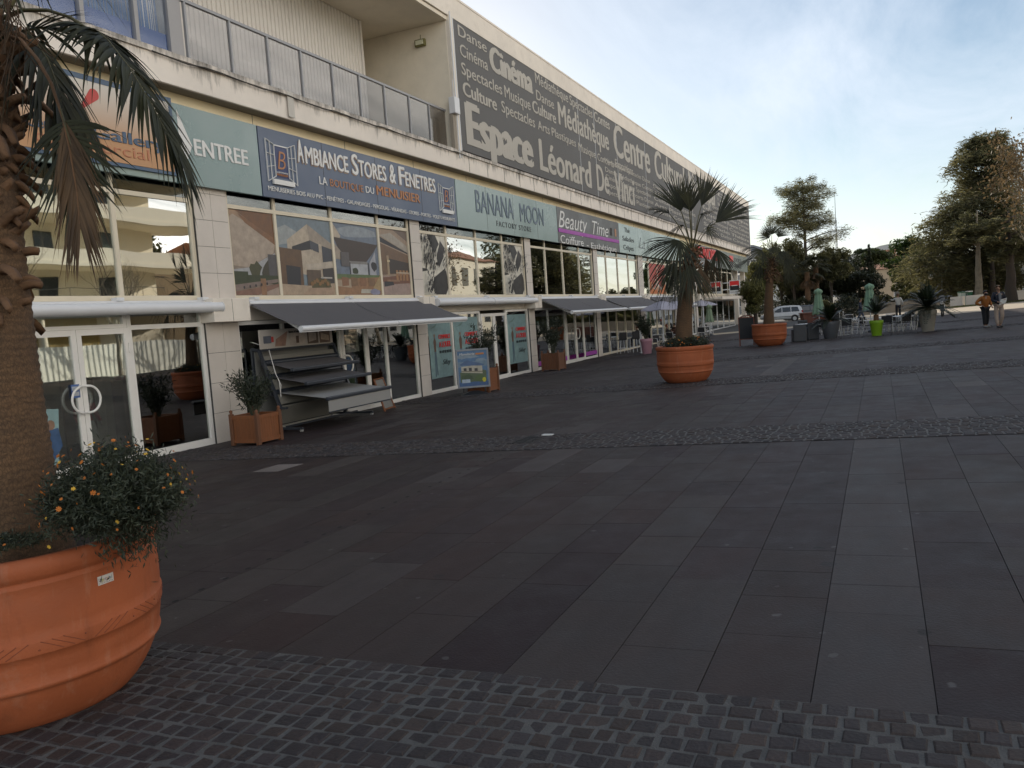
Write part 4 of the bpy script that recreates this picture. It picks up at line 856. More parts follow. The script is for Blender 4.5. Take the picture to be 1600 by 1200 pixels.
p1 = big_pot(POT1, .80, PH, .55, 'huge terracotta pot in the near corner holding the palm and an orange flowered bush', zig=True, n=128)
# sticker on the pot
sa = FA(0,0,1); 
d_ = ray(165, 891); cx2 = np.array(POT1)
def hit_pot(px, py, R):
    d = ray(px, py); o = C0-cx2; A = d[0]**2+d[1]**2; B = 2*(o[0]*d[0]+o[1]*d[1]); Cq = o[0]**2+o[1]**2-R*R; t = (-B-math.sqrt(max(0, B*B-4*A*Cq)))/(2*A); q = C0+d*t-cx2; return math.atan2(q[1], q[0]), q[2]
sa0, sz0 = hit_pot(147, 893, .825); sa1, sz1 = hit_pot(184, 888, .825)
zc = .785*PH; R_ = .80*1.0135; dA = .105/R_; am = (sa0+sa1)/2
m = MB(); n = 8; vs = [(R_*math.cos(am-dA/2*1+dA*i/n), R_*math.sin(am-dA/2+dA*i/n), zc+s_*.026) for s_ in (-1,1) for i in range(n+1)]
m.add(vs, [(i, i+1, n+2+i, n+1+i) for i in range(n)]); st = m.build('sticker', pm('sticker_paper', (.55,.50,.46), .5, .04, 4, 0), p1, fixn=False)
cols_ = [(.05,.02,.03),(.05,.03,.04),(.30,.28,.05),(.4,.34,.05),(.32,.30,.35),(.12,.03,.05),(.35,.08,.07),(.4,.25,.05),(.12,.12,.2),(.2,.3,.3),(.03,.05,.04)]
for i, ch in enumerate('Uzgentschel'):
    a = am-dA/2+dA*(.08+.84*(i+.5)/11); me = text_mesh(ch, .03, 0, .01); xs_ = [v.co.x for v in me.vertices]; mid = (min(xs_)+max(xs_))/2; sc = .030
    for v in me.vertices:
        aa = a+(v.co.x-mid)*sc*.6/R_; rr = R_+.0008+.0006*(v.co.z > 0); v.co = (rr*math.cos(aa), rr*math.sin(aa), zc-.006+v.co.y*sc)
    me.materials.clear(); me.materials.append(pm('ink_%d' % i, cols_[i], .5, .03, 3, 0)); o = bpy.data.objects.new('lettering', me); col.objects.link(o); o.parent = st
m = MB()
for i in range(9):
    a = am-dA*.42+dA*.84*i/8; m.sphere((R_*math.cos(a), R_*math.sin(a), zc-.016+.003*math.sin(i*2.1)), .0022, 5)
m.build('sticker_doodle', DARK, st)
# palm trunks and fronds
def barkm():
    m = pm('palm_bark', (.115,.066,.034), .9, .35, 3, 0, 14, dirt=.3, dirtc=(.06,.036,.02)); t = m.node_tree; L = t.links.new; b = t.nodes['Principled BSDF']; old = b.inputs['Base Color'].links[0].from_socket
    tc = nd(t, 'ShaderNodeTexCoord'); nz = nd(t, 'ShaderNodeTexNoise'); nz.inputs['Scale'].default_value = 6; nz.inputs['Detail'].default_value = 4; L(tc.outputs['Object'], nz.inputs['Vector'])
    md = nd(t, 'ShaderNodeVectorMath', operation='MULTIPLY_ADD'); L(nz.outputs['Color'], md.inputs[0]); md.inputs[1].default_value = (.05,.05,.035); L(tc.outputs['Object'], md.inputs[2])
    mp = nd(t, 'ShaderNodeMapping'); mp.inputs['Scale'].default_value = (62,62,30); L(md.outputs[0], mp.inputs[0])
    vo = nd(t, 'ShaderNodeTexVoronoi', feature='DISTANCE_TO_EDGE'); vo.inputs['Scale'].default_value = 1.0; L(mp.outputs[0], vo.inputs['Vector'])
    r = nd(t, 'ShaderNodeMapRange'); r.inputs[1].default_value = .0; r.inputs[2].default_value = .16; r.inputs[3].default_value = .66; r.inputs[4].default_value = 1.05; L(vo.outputs['Distance'], r.inputs[0])
    x = nd(t, 'ShaderNodeMix', data_type='RGBA', blend_type='MULTIPLY'); x.inputs[0].default_value = 1; L(old, x.inputs[6]); L(r.outputs[0], x.inputs[7])
    wv = nd(t, 'ShaderNodeTexWave', wave_type='BANDS', bands_direction='Z'); wv.inputs['Scale'].default_value = 6.5; wv.inputs['Distortion'].default_value = 7.0; wv.inputs['Detail'].default_value = 4; wv.inputs['Detail Scale'].default_value = 3; L(tc.outputs['Object'], wv.inputs['Vector'])
    wr = nd(t, 'ShaderNodeMapRange'); wr.inputs[3].default_value = .80; wr.inputs[4].default_value = 1.12; L(wv.outputs['Fac'], wr.inputs[0])
    x2 = nd(t, 'ShaderNodeMix', data_type='RGBA', blend_type='MULTIPLY'); x2.inputs[0].default_value = 1; L(x.outputs[2], x2.inputs[6]); L(wr.outputs[0], x2.inputs[7]); L(x2.outputs[2], b.inputs['Base Color'])
    n2 = nd(t, 'ShaderNodeTexNoise'); n2.inputs['Scale'].default_value = 40; n2.inputs['Detail'].default_value = 6; L(tc.outputs['Object'], n2.inputs['Vector'])
    ad = nd(t, 'ShaderNodeMath', operation='MULTIPLY_ADD'); L(n2.outputs['Fac'], ad.inputs[0]); ad.inputs[1].default_value = .5; a3 = nd(t, 'ShaderNodeMath', operation='MULTIPLY'); L(r.outputs[0], a3.inputs[0]); L(wr.outputs[0], a3.inputs[1]); L(a3.outputs[0], ad.inputs[2])
    bp = nd(t, 'ShaderNodeBump'); bp.inputs['Strength'].default_value = .55; bp.inputs['Distance'].default_value = .008; L(ad.outputs[0], bp.inputs['Height']); L(bp.outputs[0], b.inputs['Normal']); return m
BARK = barkm()
BOOT = pm('palm_boot', (.15,.080,.040), .8, .4, 5, .6, 25, dirt=.4, dirtc=(.05,.03,.018))
PETI = pm('palm_petiole', (.085,.075,.03), .5, .3, 4, .1, 30)
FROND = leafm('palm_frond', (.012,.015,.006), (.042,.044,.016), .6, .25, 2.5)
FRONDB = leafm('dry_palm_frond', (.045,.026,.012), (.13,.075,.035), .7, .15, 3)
def frond_blade(m, hub, fw, up, R, n=30, spread=1.55, droop=.35, wd=.045, mi=1, rnd=random, fold=.25, curl=0):
    fw = Vector(fw).normalized(); up = Vector(up); up = (up-fw*up.dot(fw)).normalized(); sd_ = fw.cross(up)
    for i in range(n):
        a = -spread+2*spread*i/(n-1)+rnd.uniform(-.03,.03); L_ = R*(.70+.30*math.cos(a*.75))*rnd.uniform(.85,1.05)
        d = fw*math.cos(a)+sd_*math.sin(a)+up*(fold*abs(math.sin(a))+curl); d.normalize(); acr = d.cross(up).normalized(); nn = acr.cross(d)
        dr = droop*rnd.uniform(.6,1.5); st_ = []; K = 6; yaw = rnd.uniform(-.08,.08)
        for k in range(K+1):
            u = k/K; p = Vector(hub)+d*(L_*u)+acr*(yaw*L_*u*u)+Vector((0,0,-1))*(dr*L_*u*u*(1 if u < .5 else 1+.9*(u-.5)))
            w_ = wd*(.25+1.5*u if u < .45 else (1-u)/.55*.92+.01)*R/1.0
            st_ += [p-acr*w_+nn*w_*.35, p, p+acr*w_+nn*w_*.35]
        f = []
        for k in range(K): f += [(k*3, k*3+1, k*3+4, k*3+3), (k*3+1, k*3+2, k*3+5, k*3+4)]
        m.add(st_, f, mi, True)
def costa_blade(m, path, Ls, n, droop, wd, mi=1, rnd=random, a0=1.25, a1=.15, sideup=None, side2=True):
    path = [Vector(p) for p in path]; N = len(path)-1
    for i in range(n):
        u = i/(n-1); x = u*N; k = min(int(x), N-1); c = path[k].lerp(path[k+1], x-k); t = (path[k+1]-path[k]).normalized(); sd_ = t.cross(sideup or Vector((0,0,1))).normalized()
        for sg_ in ((-1,1) if side2 else (1,)):
            a = (a0+(a1-a0)*u)*rnd.uniform(.85,1.12)*sg_; L_ = Ls*(.75+.35*math.sin(math.pi*min(1,u*.8+.15)))*rnd.uniform(.8,1.12); d = (t*math.cos(a)+sd_*math.sin(a)+Vector((rnd.uniform(-.08,.08),rnd.uniform(-.08,.08),rnd.uniform(-.05,.1)))).normalized()
            up = sd_.cross(t); acr = d.cross(up); acr = acr.normalized() if acr.length > .05 else sd_; nn = acr.cross(d); dr = droop*rnd.uniform(.6,1.5); K = 6; st_ = []; yw = rnd.uniform(-.1,.1)
            for q in range(K+1):
                v = q/K; p = c+d*(L_*v)+acr*(yw*L_*v*v)+Vector((0,0,-1))*(dr*L_*v*v); w_ = wd*(.5+1.1*v if v < .4 else (1-v)/.6*.94+.01); st_ += [p-acr*w_+nn*w_*.4, p, p+acr*w_+nn*w_*.4]
            f = []
            for q in range(K): f += [(q*3, q*3+1, q*3+4, q*3+3), (q*3+1, q*3+2, q*3+5, q*3+4)]
            m.add(st_, f, mi, True)
def costa_frond(parent, pet, costa, Ls, n, droop, wd, name='frond', dry=False, rnd=random, pr=.015, **kw):
    m = MB(); path = [Vector(p) for p in pet]+[Vector(p) for p in costa[1:]]; K = len(path)-1
    m.tube(path, [pr*(1.25-1.05*i/K) for i in range(K+1)], 6, 0, flat=.6); costa_blade(m, costa, Ls, n, droop, wd, 1, rnd, **kw)
    m.build(name, [PETI if not dry else BOOT, FRONDB if dry else FROND], parent, fixn=False)
def bez(p0, p1, p2, n=8): 
    p0, p1, p2 = Vector(p0), Vector(p1), Vector(p2); return [p0*(1-t)**2+p1*2*t*(1-t)+p2*t*t for t in (i/n for i in range(n+1))]
def fronds_obj(parent, items, name='frond', dry=False, rnd=random, pr=.017):
    for path, R, kw in items:
        m = MB(); r0 = kw.pop('pr', pr); m.tube(path, [r0*(1.3-.6*i/(len(path)-1)) for i in range(len(path))], 6, 0, flat=.6)
        fw = kw.pop('fw', None) or (path[-1]-path[-2]); up = kw.pop('up', Vector((0,0,1)))
        if Vector(fw).normalized().cross(Vector(up)).length < .15: up = CR
        frond_blade(m, path[-1], fw, up, R, rnd=rnd, **kw)
        m.build(name, [PETI if not dry else BOOT, FRONDB if dry else FROND], parent, fixn=False)
def trunk_obj(parent, h, r0, r1, lean=(0,0), n=22, rings=26, seed=1):
    r_ = random.Random(seed); pts = []; rad = []
    for i in range(rings*2+1):
        u = i/(rings*2); pts.append((lean[0]*u*u, lean[1]*u*u, h*u)); rad.append((r0+(r1-r0)*(u**.8))*(1+(.018 if i % 2 else -.012)*r_.uniform(.5,1.3))*(1+.10*max(0,1-u*7)))
    m = MB(); m.tube(pts, rad, n); return m.build('trunk', BARK, parent)
def boots(parent, z0, z1, r, count, L=.2, W_=.07, lean=(0,0), htot=1, seed=2, out=.55):
    r_ = random.Random(seed); m = MB()
    for i in range(count):
        u = i/count; z = z0+(z1-z0)*u; a = i*2.39996+r_.uniform(-.25,.25); ca, sa_ = math.cos(a), math.sin(a); lx = lean[0]*(z/htot)**2; ly = lean[1]*(z/htot)**2
        l = L*r_.uniform(.45,1.45); o_ = out*r_.uniform(.35,1.4); w_ = W_*r_.uniform(.6,1.35); vs = []; K = 5; dn = r_.uniform(-.6,.6)
        for k in range(K+1):
            t_ = k/K; rr = r*.9+l*o_*t_; zz = z+l*(.75*t_-(.55+dn)*t_*t_*1.2); ww = w_*(1.25-.75*t_); th_ = .030*(1-t_*.45)+.008
            for (sx, sz) in ((-1,0),(0,.45),(1,0),(0,-.8)): vs.append((lx+ca*(rr+sz*th_*.3)-sa_*sx*ww, ly+sa_*(rr+sz*th_*.3)+ca*sx*ww, zz+sz*th_*1.6))
        f = [(k*4+j, k*4+(j+1) % 4, (k+1)*4+(j+1) % 4, (k+1)*4+j) for k in range(K) for j in range(4)]+[(K*4, K*4+1, K*4+2, K*4+3)]
        m.add(vs, f, 0, True)
    return m.build('leaf_boots', BOOT, parent)
# --- near palm (only its trunk, old leaf bases and the hanging fronds are in frame)
tb = Vector(P(6, 850, 5.05)); tb.z = gz(tb.x, tb.y)+.84
pa = empty('fan_palm', tb, 'tall fan palm with shaggy brown trunk growing in the huge near pot', 'palm tree', 'potted fan palms'); offp = -tb
top = Vector(P(-34, 60, 5.05))-tb
lean = (top.x*1.0, top.y*1.0); TH = 3.35
trunk_obj(pa, TH, .37, .17, lean, 40, 60)
boots(pa, 1.52, TH-.02, .19, 230, .19, .062, lean, TH, 5, .80)
L_ = lambda px, py, d: Vector(P(px, py, d))-tb
rr_ = random.Random(11)
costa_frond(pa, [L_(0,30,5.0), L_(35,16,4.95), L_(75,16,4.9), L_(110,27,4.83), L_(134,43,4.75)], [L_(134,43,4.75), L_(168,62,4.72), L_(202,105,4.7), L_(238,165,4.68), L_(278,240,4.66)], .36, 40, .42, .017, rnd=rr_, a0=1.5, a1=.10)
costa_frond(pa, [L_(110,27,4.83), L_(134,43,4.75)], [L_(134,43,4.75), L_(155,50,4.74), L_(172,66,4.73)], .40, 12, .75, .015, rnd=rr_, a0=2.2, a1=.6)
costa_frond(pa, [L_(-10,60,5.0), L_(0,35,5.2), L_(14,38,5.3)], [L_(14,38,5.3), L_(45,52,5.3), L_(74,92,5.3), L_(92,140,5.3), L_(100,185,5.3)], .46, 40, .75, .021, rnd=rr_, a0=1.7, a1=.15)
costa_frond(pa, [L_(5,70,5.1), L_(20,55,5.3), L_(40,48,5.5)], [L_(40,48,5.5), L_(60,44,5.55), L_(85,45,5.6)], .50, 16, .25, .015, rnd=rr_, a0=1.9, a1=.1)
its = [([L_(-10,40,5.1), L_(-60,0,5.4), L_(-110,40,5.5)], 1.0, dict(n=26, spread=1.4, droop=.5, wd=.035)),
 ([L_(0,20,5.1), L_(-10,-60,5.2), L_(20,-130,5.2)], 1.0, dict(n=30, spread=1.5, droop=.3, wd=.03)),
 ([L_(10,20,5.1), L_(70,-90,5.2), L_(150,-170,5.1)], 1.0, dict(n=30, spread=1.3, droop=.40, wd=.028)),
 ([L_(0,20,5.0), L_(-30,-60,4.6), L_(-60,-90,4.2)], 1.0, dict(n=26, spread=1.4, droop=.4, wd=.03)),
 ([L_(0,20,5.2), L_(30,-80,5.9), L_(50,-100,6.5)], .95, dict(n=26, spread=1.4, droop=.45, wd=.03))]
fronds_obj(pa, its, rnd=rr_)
costa_frond(pa, [L_(5,55,5.0), L_(32,62,4.9), L_(58,92,4.85), L_(80,130,4.82), L_(100,190,4.8)], [L_(100,190,4.8), L_(110,240,4.79), L_(120,300,4.78), L_(124,350,4.77)], .34, 34, .35, .011, 'dry_frond', True, rr_, .017, a0=.52, a1=.22, sideup=Vector(CFW))
costa_frond(pa, [L_(80,130,4.84), L_(100,190,4.8)], [L_(100,190,4.8), L_(112,230,4.8), L_(122,290,4.8)], .34, 16, .4, .013, rnd=rr_, a0=1.5, a1=.3, sideup=Vector(CFW))
for q in range(3): m = MB(); a = [L_(4+q*7,-5,4.88), L_(20-q*6,40,4.85), L_(2+q*3,85,4.86)]; m.tube(a, .006, 5); m.build('dry_stalk', FRONDB, pa)
m = MB()
for i in range(26):
    a = L_(rr_.uniform(0,30), rr_.uniform(-20,90), 4.9); m.tube([a, a+Vector((rr_.uniform(-.1,.1),rr_.uniform(-.1,.1),-.15)), a+Vector((rr_.uniform(-.2,.2),rr_.uniform(-.2,.2),-rr_.uniform(.3,.6)))], .003, 4)
m.build('dry_fibres', FRONDB, pa)
# --- flowering bush in the near pot
BUSHL = leafm('grey_green_leaf', (.013,.020,.011), (.060,.074,.045), .6, .25, 7)
STEM = pm('green_stem', (.05,.055,.03), .7, .2, 5, 0)
FLO = pm('orange_flower', (.50,.16,.02), .6, .3, 8, 0)
FLY = pm('yellow_flower', (.58,.36,.04), .6, .2, 8, 0)
def leaf_quads(cs, ln, wd, rnd, up=.3, droop=0):
    n = len(cs); d = rnd.normal(size=(n,3)); d[:,2] += up; d /= np.linalg.norm(d, axis=1)[:,None]
    if droop: d[:,2] -= droop; d /= np.linalg.norm(d, axis=1)[:,None]
    q = rnd.normal(size=(n,3)); s = np.cross(d, q); s /= np.linalg.norm(s, axis=1)[:,None]
    l = ln*rnd.uniform(.6,1.3,(n,1)); w_ = wd*rnd.uniform(.7,1.2,(n,1))
    return np.stack([cs, cs+d*l*.5+s*w_*.5, cs+d*l, cs+d*l*.5-s*w_*.5], axis=1)
def flower_bush(name, loc, rad, label, nleaf, nflow, ll, lw, fr, group=None, cat='flowering bush', hang=None, seed=3, blossoms=True):
    r_ = np.random.default_rng(seed); e = empty(name, loc, label, cat, group)
    nst = max(24, nleaf//55); tips = []
    m = MB()
    for i in range(nst):
        v = r_.normal(size=3); v[2] = abs(v[2])*.9-.15; v /= np.linalg.norm(v); t_ = v*np.array(rad)*r_.uniform(.7,1.05); b_ = np.array([v[0]*rad[0]*.25, v[1]*rad[1]*.25, -rad[2]*.35]); mid = (t_+b_)/2+np.array([0,0,rad[2]*.18])
        m.tube([b_, mid, t_], [.006*fr/.02, .004*fr/.02, .002*fr/.02], 4); tips.append((b_, mid, t_))
    m.build('stems', STEM, e)
    cs = []
    for b_, mid, t_ in tips:
        k = int(nleaf/nst); u = r_.uniform(.25,1.0,k)[:,None]; c = b_*(1-u)**2+mid*2*u*(1-u)+t_*u*u; cs.append(c+r_.normal(size=c.shape)*np.array(rad)*.085)
    cs = np.concatenate(cs); o = quads_obj('foliage', leaf_quads(cs, ll, lw, r_, .35), BUSHL, e)
    if hang:
        hc, hn = hang; c = np.array(hc)+r_.normal(size=(hn,3))*np.array([.10,.10,.09]); q = quads_obj('foliage', leaf_quads(c, ll*1.1, lw, r_, -.3, .9), BUSHL, e)
    if blossoms:
        for mat_, cnt, nm in ((FLO, int(nflow*.7), 'orange_blossoms'), (FLY, int(nflow*.3), 'yellow_blossoms')):
            m = MB()
            for i in range(cnt):
                v = r_.normal(size=3); v[2] = abs(v[2])*1.1-.1; v /= np.linalg.norm(v); c = Vector(v*np.array(rad)*r_.uniform(.9,1.16)); nrm = Vector(v+r_.normal(size=3)*.4).normalized(); tg = nrm.orthogonal().normalized(); bt_ = nrm.cross(tg); f_ = fr*r_.uniform(.5,1.15)
                for k in range(8):
                    a = k*math.pi/4+r_.uniform(-.15,.15); dd = tg*math.cos(a)+bt_*math.sin(a); ss = tg*-math.sin(a)+bt_*math.cos(a); m.add([c, c+dd*f_*.6+ss*f_*.25+nrm*f_*.15, c+dd*f_+nrm*f_*.05, c+dd*f_*.6-ss*f_*.25+nrm*f_*.15], [(0,1,2,3)])
                m.sphere(c+nrm*f_*.1, f_*.28, 4)
            m.build(nm, mat_, e, fixn=False)
    return e
bc = Vector(P(182, 792, 4.66))
flower_bush('flowering_bush', bc, (.40,.40,.37), 'bushy grey green plant with orange and yellow flowers spilling over the huge near pot', 26000, 105, .040, .0095, .0145, hang=((.10,.0,-.13),1800))
b2 = Vector(P(20, 850, 4.55)); flower_bush('flowering_bush', b2, (.20,.2,.07), 'low sprig of greenery at the foot of the near palm trunk', 900, 4, .035, .008, .012, cat='plant')
# --- pot and palm in the middle of the plaza
def potted_palm(c, label_p, label_t, trunk, hubpx, fans, seed, ps, potR=.80, poth=1.06):
    """fans: (hub dx, dy, tip dx, tip dy, depth offset m, spread, droop, dry) in photo pixels at the palm's own distance (scaled by ps)"""
    c = Vector(c); pot = big_pot(c, potR, poth, potR*.64, label_p); d = depth_of(c)
    t0 = c+Vector((0,0,poth*.86)); e = empty('fan_palm', t0, label_t, 'palm tree', 'potted fan palms')
    hb = Vector(P(*hubpx, d))-t0; trunk_obj(e, hb.z, trunk[0], trunk[1], (hb.x, hb.y), 24, 30, seed); boots(e, hb.z*.70, hb.z*1.05, trunk[1]*1.05, 90, .24, .06, (hb.x, hb.y), hb.z, seed, .75)
    r_ = random.Random(seed); fw_ = Vector(CFW); wdq = .0165
    for (hx, hy, tx, ty, do, spr, dr, dry) in fans:
        H_ = Vector(P(hubpx[0]+hx*ps, hubpx[1]+hy*ps, d+do))-t0; T_ = Vector(P(hubpx[0]+tx*ps, hubpx[1]+ty*ps, d+do*1.25))-t0; fw = T_-H_; R = fw.length
        mid = (hb+H_)/2+Vector((0,0,.10+.10*(H_-hb).length*(1 if hy < 0 else 1.6))); path = bez(hb, mid, H_, 7); up = Vector((0,0,1)) if abs(fw.normalized().z) < .55 else (-fw_+Vector((r_.uniform(-.4,.4), r_.uniform(-.4,.4), .3)))
        m = MB(); m.tube(path, [.020*(1.2-.6*k/7) for k in range(8)], 6, 0, flat=.6); frond_blade(m, path[-1], fw, up, R*1.05, rnd=r_, n=32, spread=spr, droop=dr*.85, wd=wdq, fold=.14)
        m.build('dry_frond' if dry else 'frond', [BOOT if dry else PETI, FRONDB if dry else FROND], e, fixn=False)
    return e
c2p = G(1080, 598); c2p = Vector((c2p.x+.46, c2p.y+.24, 0)); c2p.z = gz(c2p.x, c2p.y); d2 = depth_of(c2p)
fans2 = [(-18,-66,-36,-132,.1,.72,.08,0),(-5,-70,-8,-124,-.5,.7,.10,0),(14,-74,31,-134,0,.5,.06,0),(-36,-62,-84,-84,.1,1.25,.28,0),(-40,-18,-84,-6,-.2,1.2,.30,0),(36,-48,88,-98,.1,.55,.08,0),(14,-60,44,-74,-.9,1.7,.25,0),(22,-40,46,-24,.5,1.4,.30,0),(-20,-20,-62,38,-.9,1.3,.30,0),(38,-6,50,36,-.1,.75,.25,0),(-4,18,-2,78,-.9,.8,.20,0),(-28,14,-48,70,-.2,.75,.25,0),(-2,-66,-14,-116,.9,.8,.15,0),(-14,-44,-50,-30,.9,1.4,.35,0),(10,20,22,66,-.5,.5,.2,1),(20,8,36,50,.4,.5,.2,1),(-14,16,-24,58,.5,.5,.2,1)]
potted_palm(c2p, 'large terracotta pot standing alone in the middle of the dark plaza', 'tall fan palm in the lone pot in the middle of the plaza', (.27,.165), (1082,396), fans2, 21, 1.0)
flower_bush('flowering_bush', c2p+Vector((.05,-.05,1.08)), (.68,.68,.26), 'yellow flowered low bush round the trunk of the palm in the middle pot', 9000, 60, .07, .024, .022, seed=5)
c3p = G(1208, 540); c3p = Vector((c3p.x+.45, c3p.y+.2, 0)); c3p.z = gz(c3p.x, c3p.y); d3 = depth_of(c3p)
fans3 = [(0,-58,4,-92,0,1.1,.10,0),(-12,-52,-14,-86,-.5,1.0,.12,0),(14,-52,26,-82,.3,1.0,.12,0),(-38,-30,-78,-26,0,1.1,.35,0),(-40,-8,-88,14,-.2,1.0,.20,0),(34,-26,62,-16,0,1.1,.45,0),(28,-6,60,30,-.3,.9,.25,0),(36,14,46,52,.2,.55,.15,0),(-22,-24,-50,8,-.9,1.2,.3,0),(16,-20,40,10,-.9,1.2,.3,0),(-6,-50,-30,-72,.9,1.2,.2,0),(-24,10,-34,50,.3,.6,.2,0),(10,16,18,44,-.2,.35,.1,1),(2,-30,10,-4,-1.0,1.5,.3,0)]
potted_palm(c3p, 'large terracotta pot beside the chalkboard at the edge of the terrace', 'fan palm in the far terracotta pot, in front of the white car', (.27,.14), (1206,408), fans3, 33, .72)
# --- wooden planters
WOOD = pm('planter_wood', (.14,.055,.024), .7, .3, 3, .25, 30, stretch=(6,6,.7), dirt=.5, dirtc=(.10,.07,.05))
WOODO = pm('orange_planter_wood', (.20,.068,.022), .65, .25, 3, .25, 30, stretch=(6,6,.7), dirt=.35, dirtc=(.14,.07,.04))
def planter(c, s, h, rz, label, m1, m2):
    e = empty('wooden_planter', c, label, 'planter', 'square wooden planters', rz); k = s/2
    for sx in (-1,1):
        for sy in (-1,1):
            m = MB(); m.bbox(sx*k-.045, sx*k+.045, sy*k-.045, sy*k+.045, 0, h+.02, .008); m.lathe([(.001,h+.12),(.03,h+.105),(.042,h+.075),(.03,h+.045),(.035,h+.02)], 12, (sx*k, sy*k, 0)); m.build('post', m1, e)
    for ax in (0,1):
        for sg_ in (-1,1):
            m = MB(); n = 8
            for i in range(n):
                a = -k+.05+(s-.1)*i/n; b = a+(s-.1)/n-.006
                if ax == 0: m.box(a, b, sg_*k-.014, sg_*k+.014, .12, h-.06)
                else: m.box(sg_*k-.014, sg_*k+.014, a, b, .12, h-.06)
            for z0, z1 in ((.06,.14),(h-.1,h-.02)):
                if ax == 0: m.box(-k+.045, k-.045, sg_*k-.028, sg_*k+.028, z0, z1)
                else: m.box(sg_*k-.028, sg_*k+.028, -k+.045, k-.045, z0, z1)
            m.build('side_panel', m2, e)
    m = MB(); m.box(-k+.02, k-.02, -k+.02, k-.02, h-.12, h-.09); m.build('soil', SOIL, e)
    return e
def oleander(loc, label, rad, h, n, seed, ll=.10, lw=.022, mat=None, stems=14, cat='shrub', name='oleander_shrub'):
    r_ = np.random.default_rng(seed); e = empty(name, loc, label, cat); m = MB(); cs = []
    for i in range(stems):
        a = r_.uniform(0, 6.28); t_ = np.array([math.cos(a)*rad*r_.uniform(.2,1), math.sin(a)*rad*r_.uniform(.2,1), h*r_.uniform(.55,1.05)]); b_ = np.array([math.cos(a)*.06, math.sin(a)*.06, 0]); mid = np.array([t_[0]*.35, t_[1]*.35, t_[2]*.6])
        m.tube(bez(b_, mid, t_, 5), [.012,.010,.008,.006,.005,.003], 5)
        k = int(n/stems); u = r_.uniform(.3,1.02,k)[:,None]; c = b_*(1-u)**2+mid*2*u*(1-u)+t_*u*u; cs.append(c+r_.normal(size=c.shape)*.035)
    m.build('stems', STEM, e); quads_obj('foliage', leaf_quads(np.concatenate(cs), ll, lw, r_, .5), mat or BUSHL, e); return e
PLG = leafm('dark_shrub_leaf', (.014,.022,.011), (.040,.050,.028), .5, .2, 3)
q = G(404, 697); s_ = 1.0; rz = 0.0
c_ = Vector((14.5, 13.15, 0)); c_.z = gz(c_.x, c_.y)
planter(c_, .74, .70, rz, 'weathered orange wooden planter beside the left of the awning display', WOOD, WOODO)
oleander(c_+Vector((0,0,.60)), 'sparse oleander in the planter beside the awning display', .62, 1.15, 1500, 4, .13, .026, PLG, 22)
q = G(770, 612); c_ = Vector((24.75, 12.35, 0)); c_.z = gz(c_.x, c_.y)
planter(c_, .74, .82, 0, 'wooden planter half hidden behind the advertising board', WOOD, WOODO)
oleander(c_+Vector((0,0,.75)), 'dark shrub in the planter behind the advertising board', .75, 1.5, 1700, 5, .13, .03, PLG, 20)
c_ = Vector((34.3, 13.5, 0)); c_.z = gz(c_.x, c_.y)
planter(c_, .78, .80, 0, 'reddish brown wooden planter before the hairdresser window', WOOD, WOOD)
oleander(c_+Vector((0,0,.75)), 'dark shrub in the planter before the hairdresser window', .7, 1.55, 1900, 6, .13, .03, PLG, 24)
# --- advertising board with base
a0 = G(742, 617); e = empty('advertising_board', a0, 'grey pavement board with a blue villa poster on a dark rubber base', 'sign', None, math.atan2(CR[1], CR[0])+.10)
m = MB(); m.lathe([(.02,.15),(.2,.13),(.62,.03),(.64,0)], 4, (0,0,0), 0, False, math.pi/4); [None]; 
for i, v in enumerate(m.v): m.v[i] = (v[0]*1.0, v[1]*.62, v[2])
m.build('base', BLACKP, e)
m = MB()
for sx in (-.36,.36): m.tube([(sx, 0, .08), (sx, 0, .28)], .025, 8)
m.build('spring', DARK, e)
m = MB()
m.bbox(-.54,.54,-.03,.03,.24,.30,.008); m.bbox(-.54,.54,-.03,.03,1.46,1.52,.008); m.bbox(-.54,-.48,-.03,.03,.30,1.46,.008); m.bbox(.48,.54,-.03,.03,.30,1.46,.008); m.box(-.48,.48,-.012,.012,.3,1.46)
m.build('frame', pm('grey_frame', (.22,.23,.25), .35, .08, 3, .02), e)
poly_layers('poster', [(R01,(.07,.15,.27)),(blob(.3,.85,.4,.07,12,.3,1),(.20,.26,.32)),(blob(.8,.72,.2,.06,12,.3,2),(.18,.24,.30)),(rect(0,1,.55,.7),(.13,.2,.27)),(rect(0,1,0,.12),(.035,.09,.22)),([(.05,.12),(.95,.12),(.95,.42),(.6,.5),(.05,.40)],(.07,.10,.05)),([(.1,.40),(.82,.34),(.82,.60),(.1,.56)],(.40,.37,.30)),([(.05,.62),(.3,.74),(.9,.60),(.85,.56),(.1,.60)],(.06,.11,.22)),(rect(.18,.28,.42,.52),darkc),(rect(.36,.46,.42,.52),darkc),(rect(.55,.66,.40,.50),darkc),([(.1,.42),(.82,.38),(.82,.41),(.1,.45)],(.2,.17,.12)),(blob(.3,.24,.2,.1,14,.3,3),(.04,.07,.03)),(blob(.72,.22,.2,.1,14,.3,4),(.06,.10,.03)),(rect(.10,.38,.10,.2),(.35,.42,.5)),(rect(.62,.9,.88,.93),(.45,.16,.04)),(blob(.86,.16,.06,.07,10,.1,5),(.5,.45,.02))], -.0125, (-.48,.48,.30,1.46), e)
def letters_local(s, x0, x1, z0, cap, y, mat, parent, **k): return letters(s, x0, x1, z0, cap, y, mat, parent, **k)
letters_local('Menuiserie', -.42, .08, 1.33, .07, -.036, WHT, e, shear=.3)
# --- awning display stand on castors in front of the blinds shop
p0 = G(455, 668); ds = empty('awning_display_stand', (17.75, 13.75, gz(17.75, 13.75)), 'tall grey display stand with three half open sample awnings before the blinds shop', 'display stand'); 
def dpt(m, n, mat): return m.build(n, mat, ds)
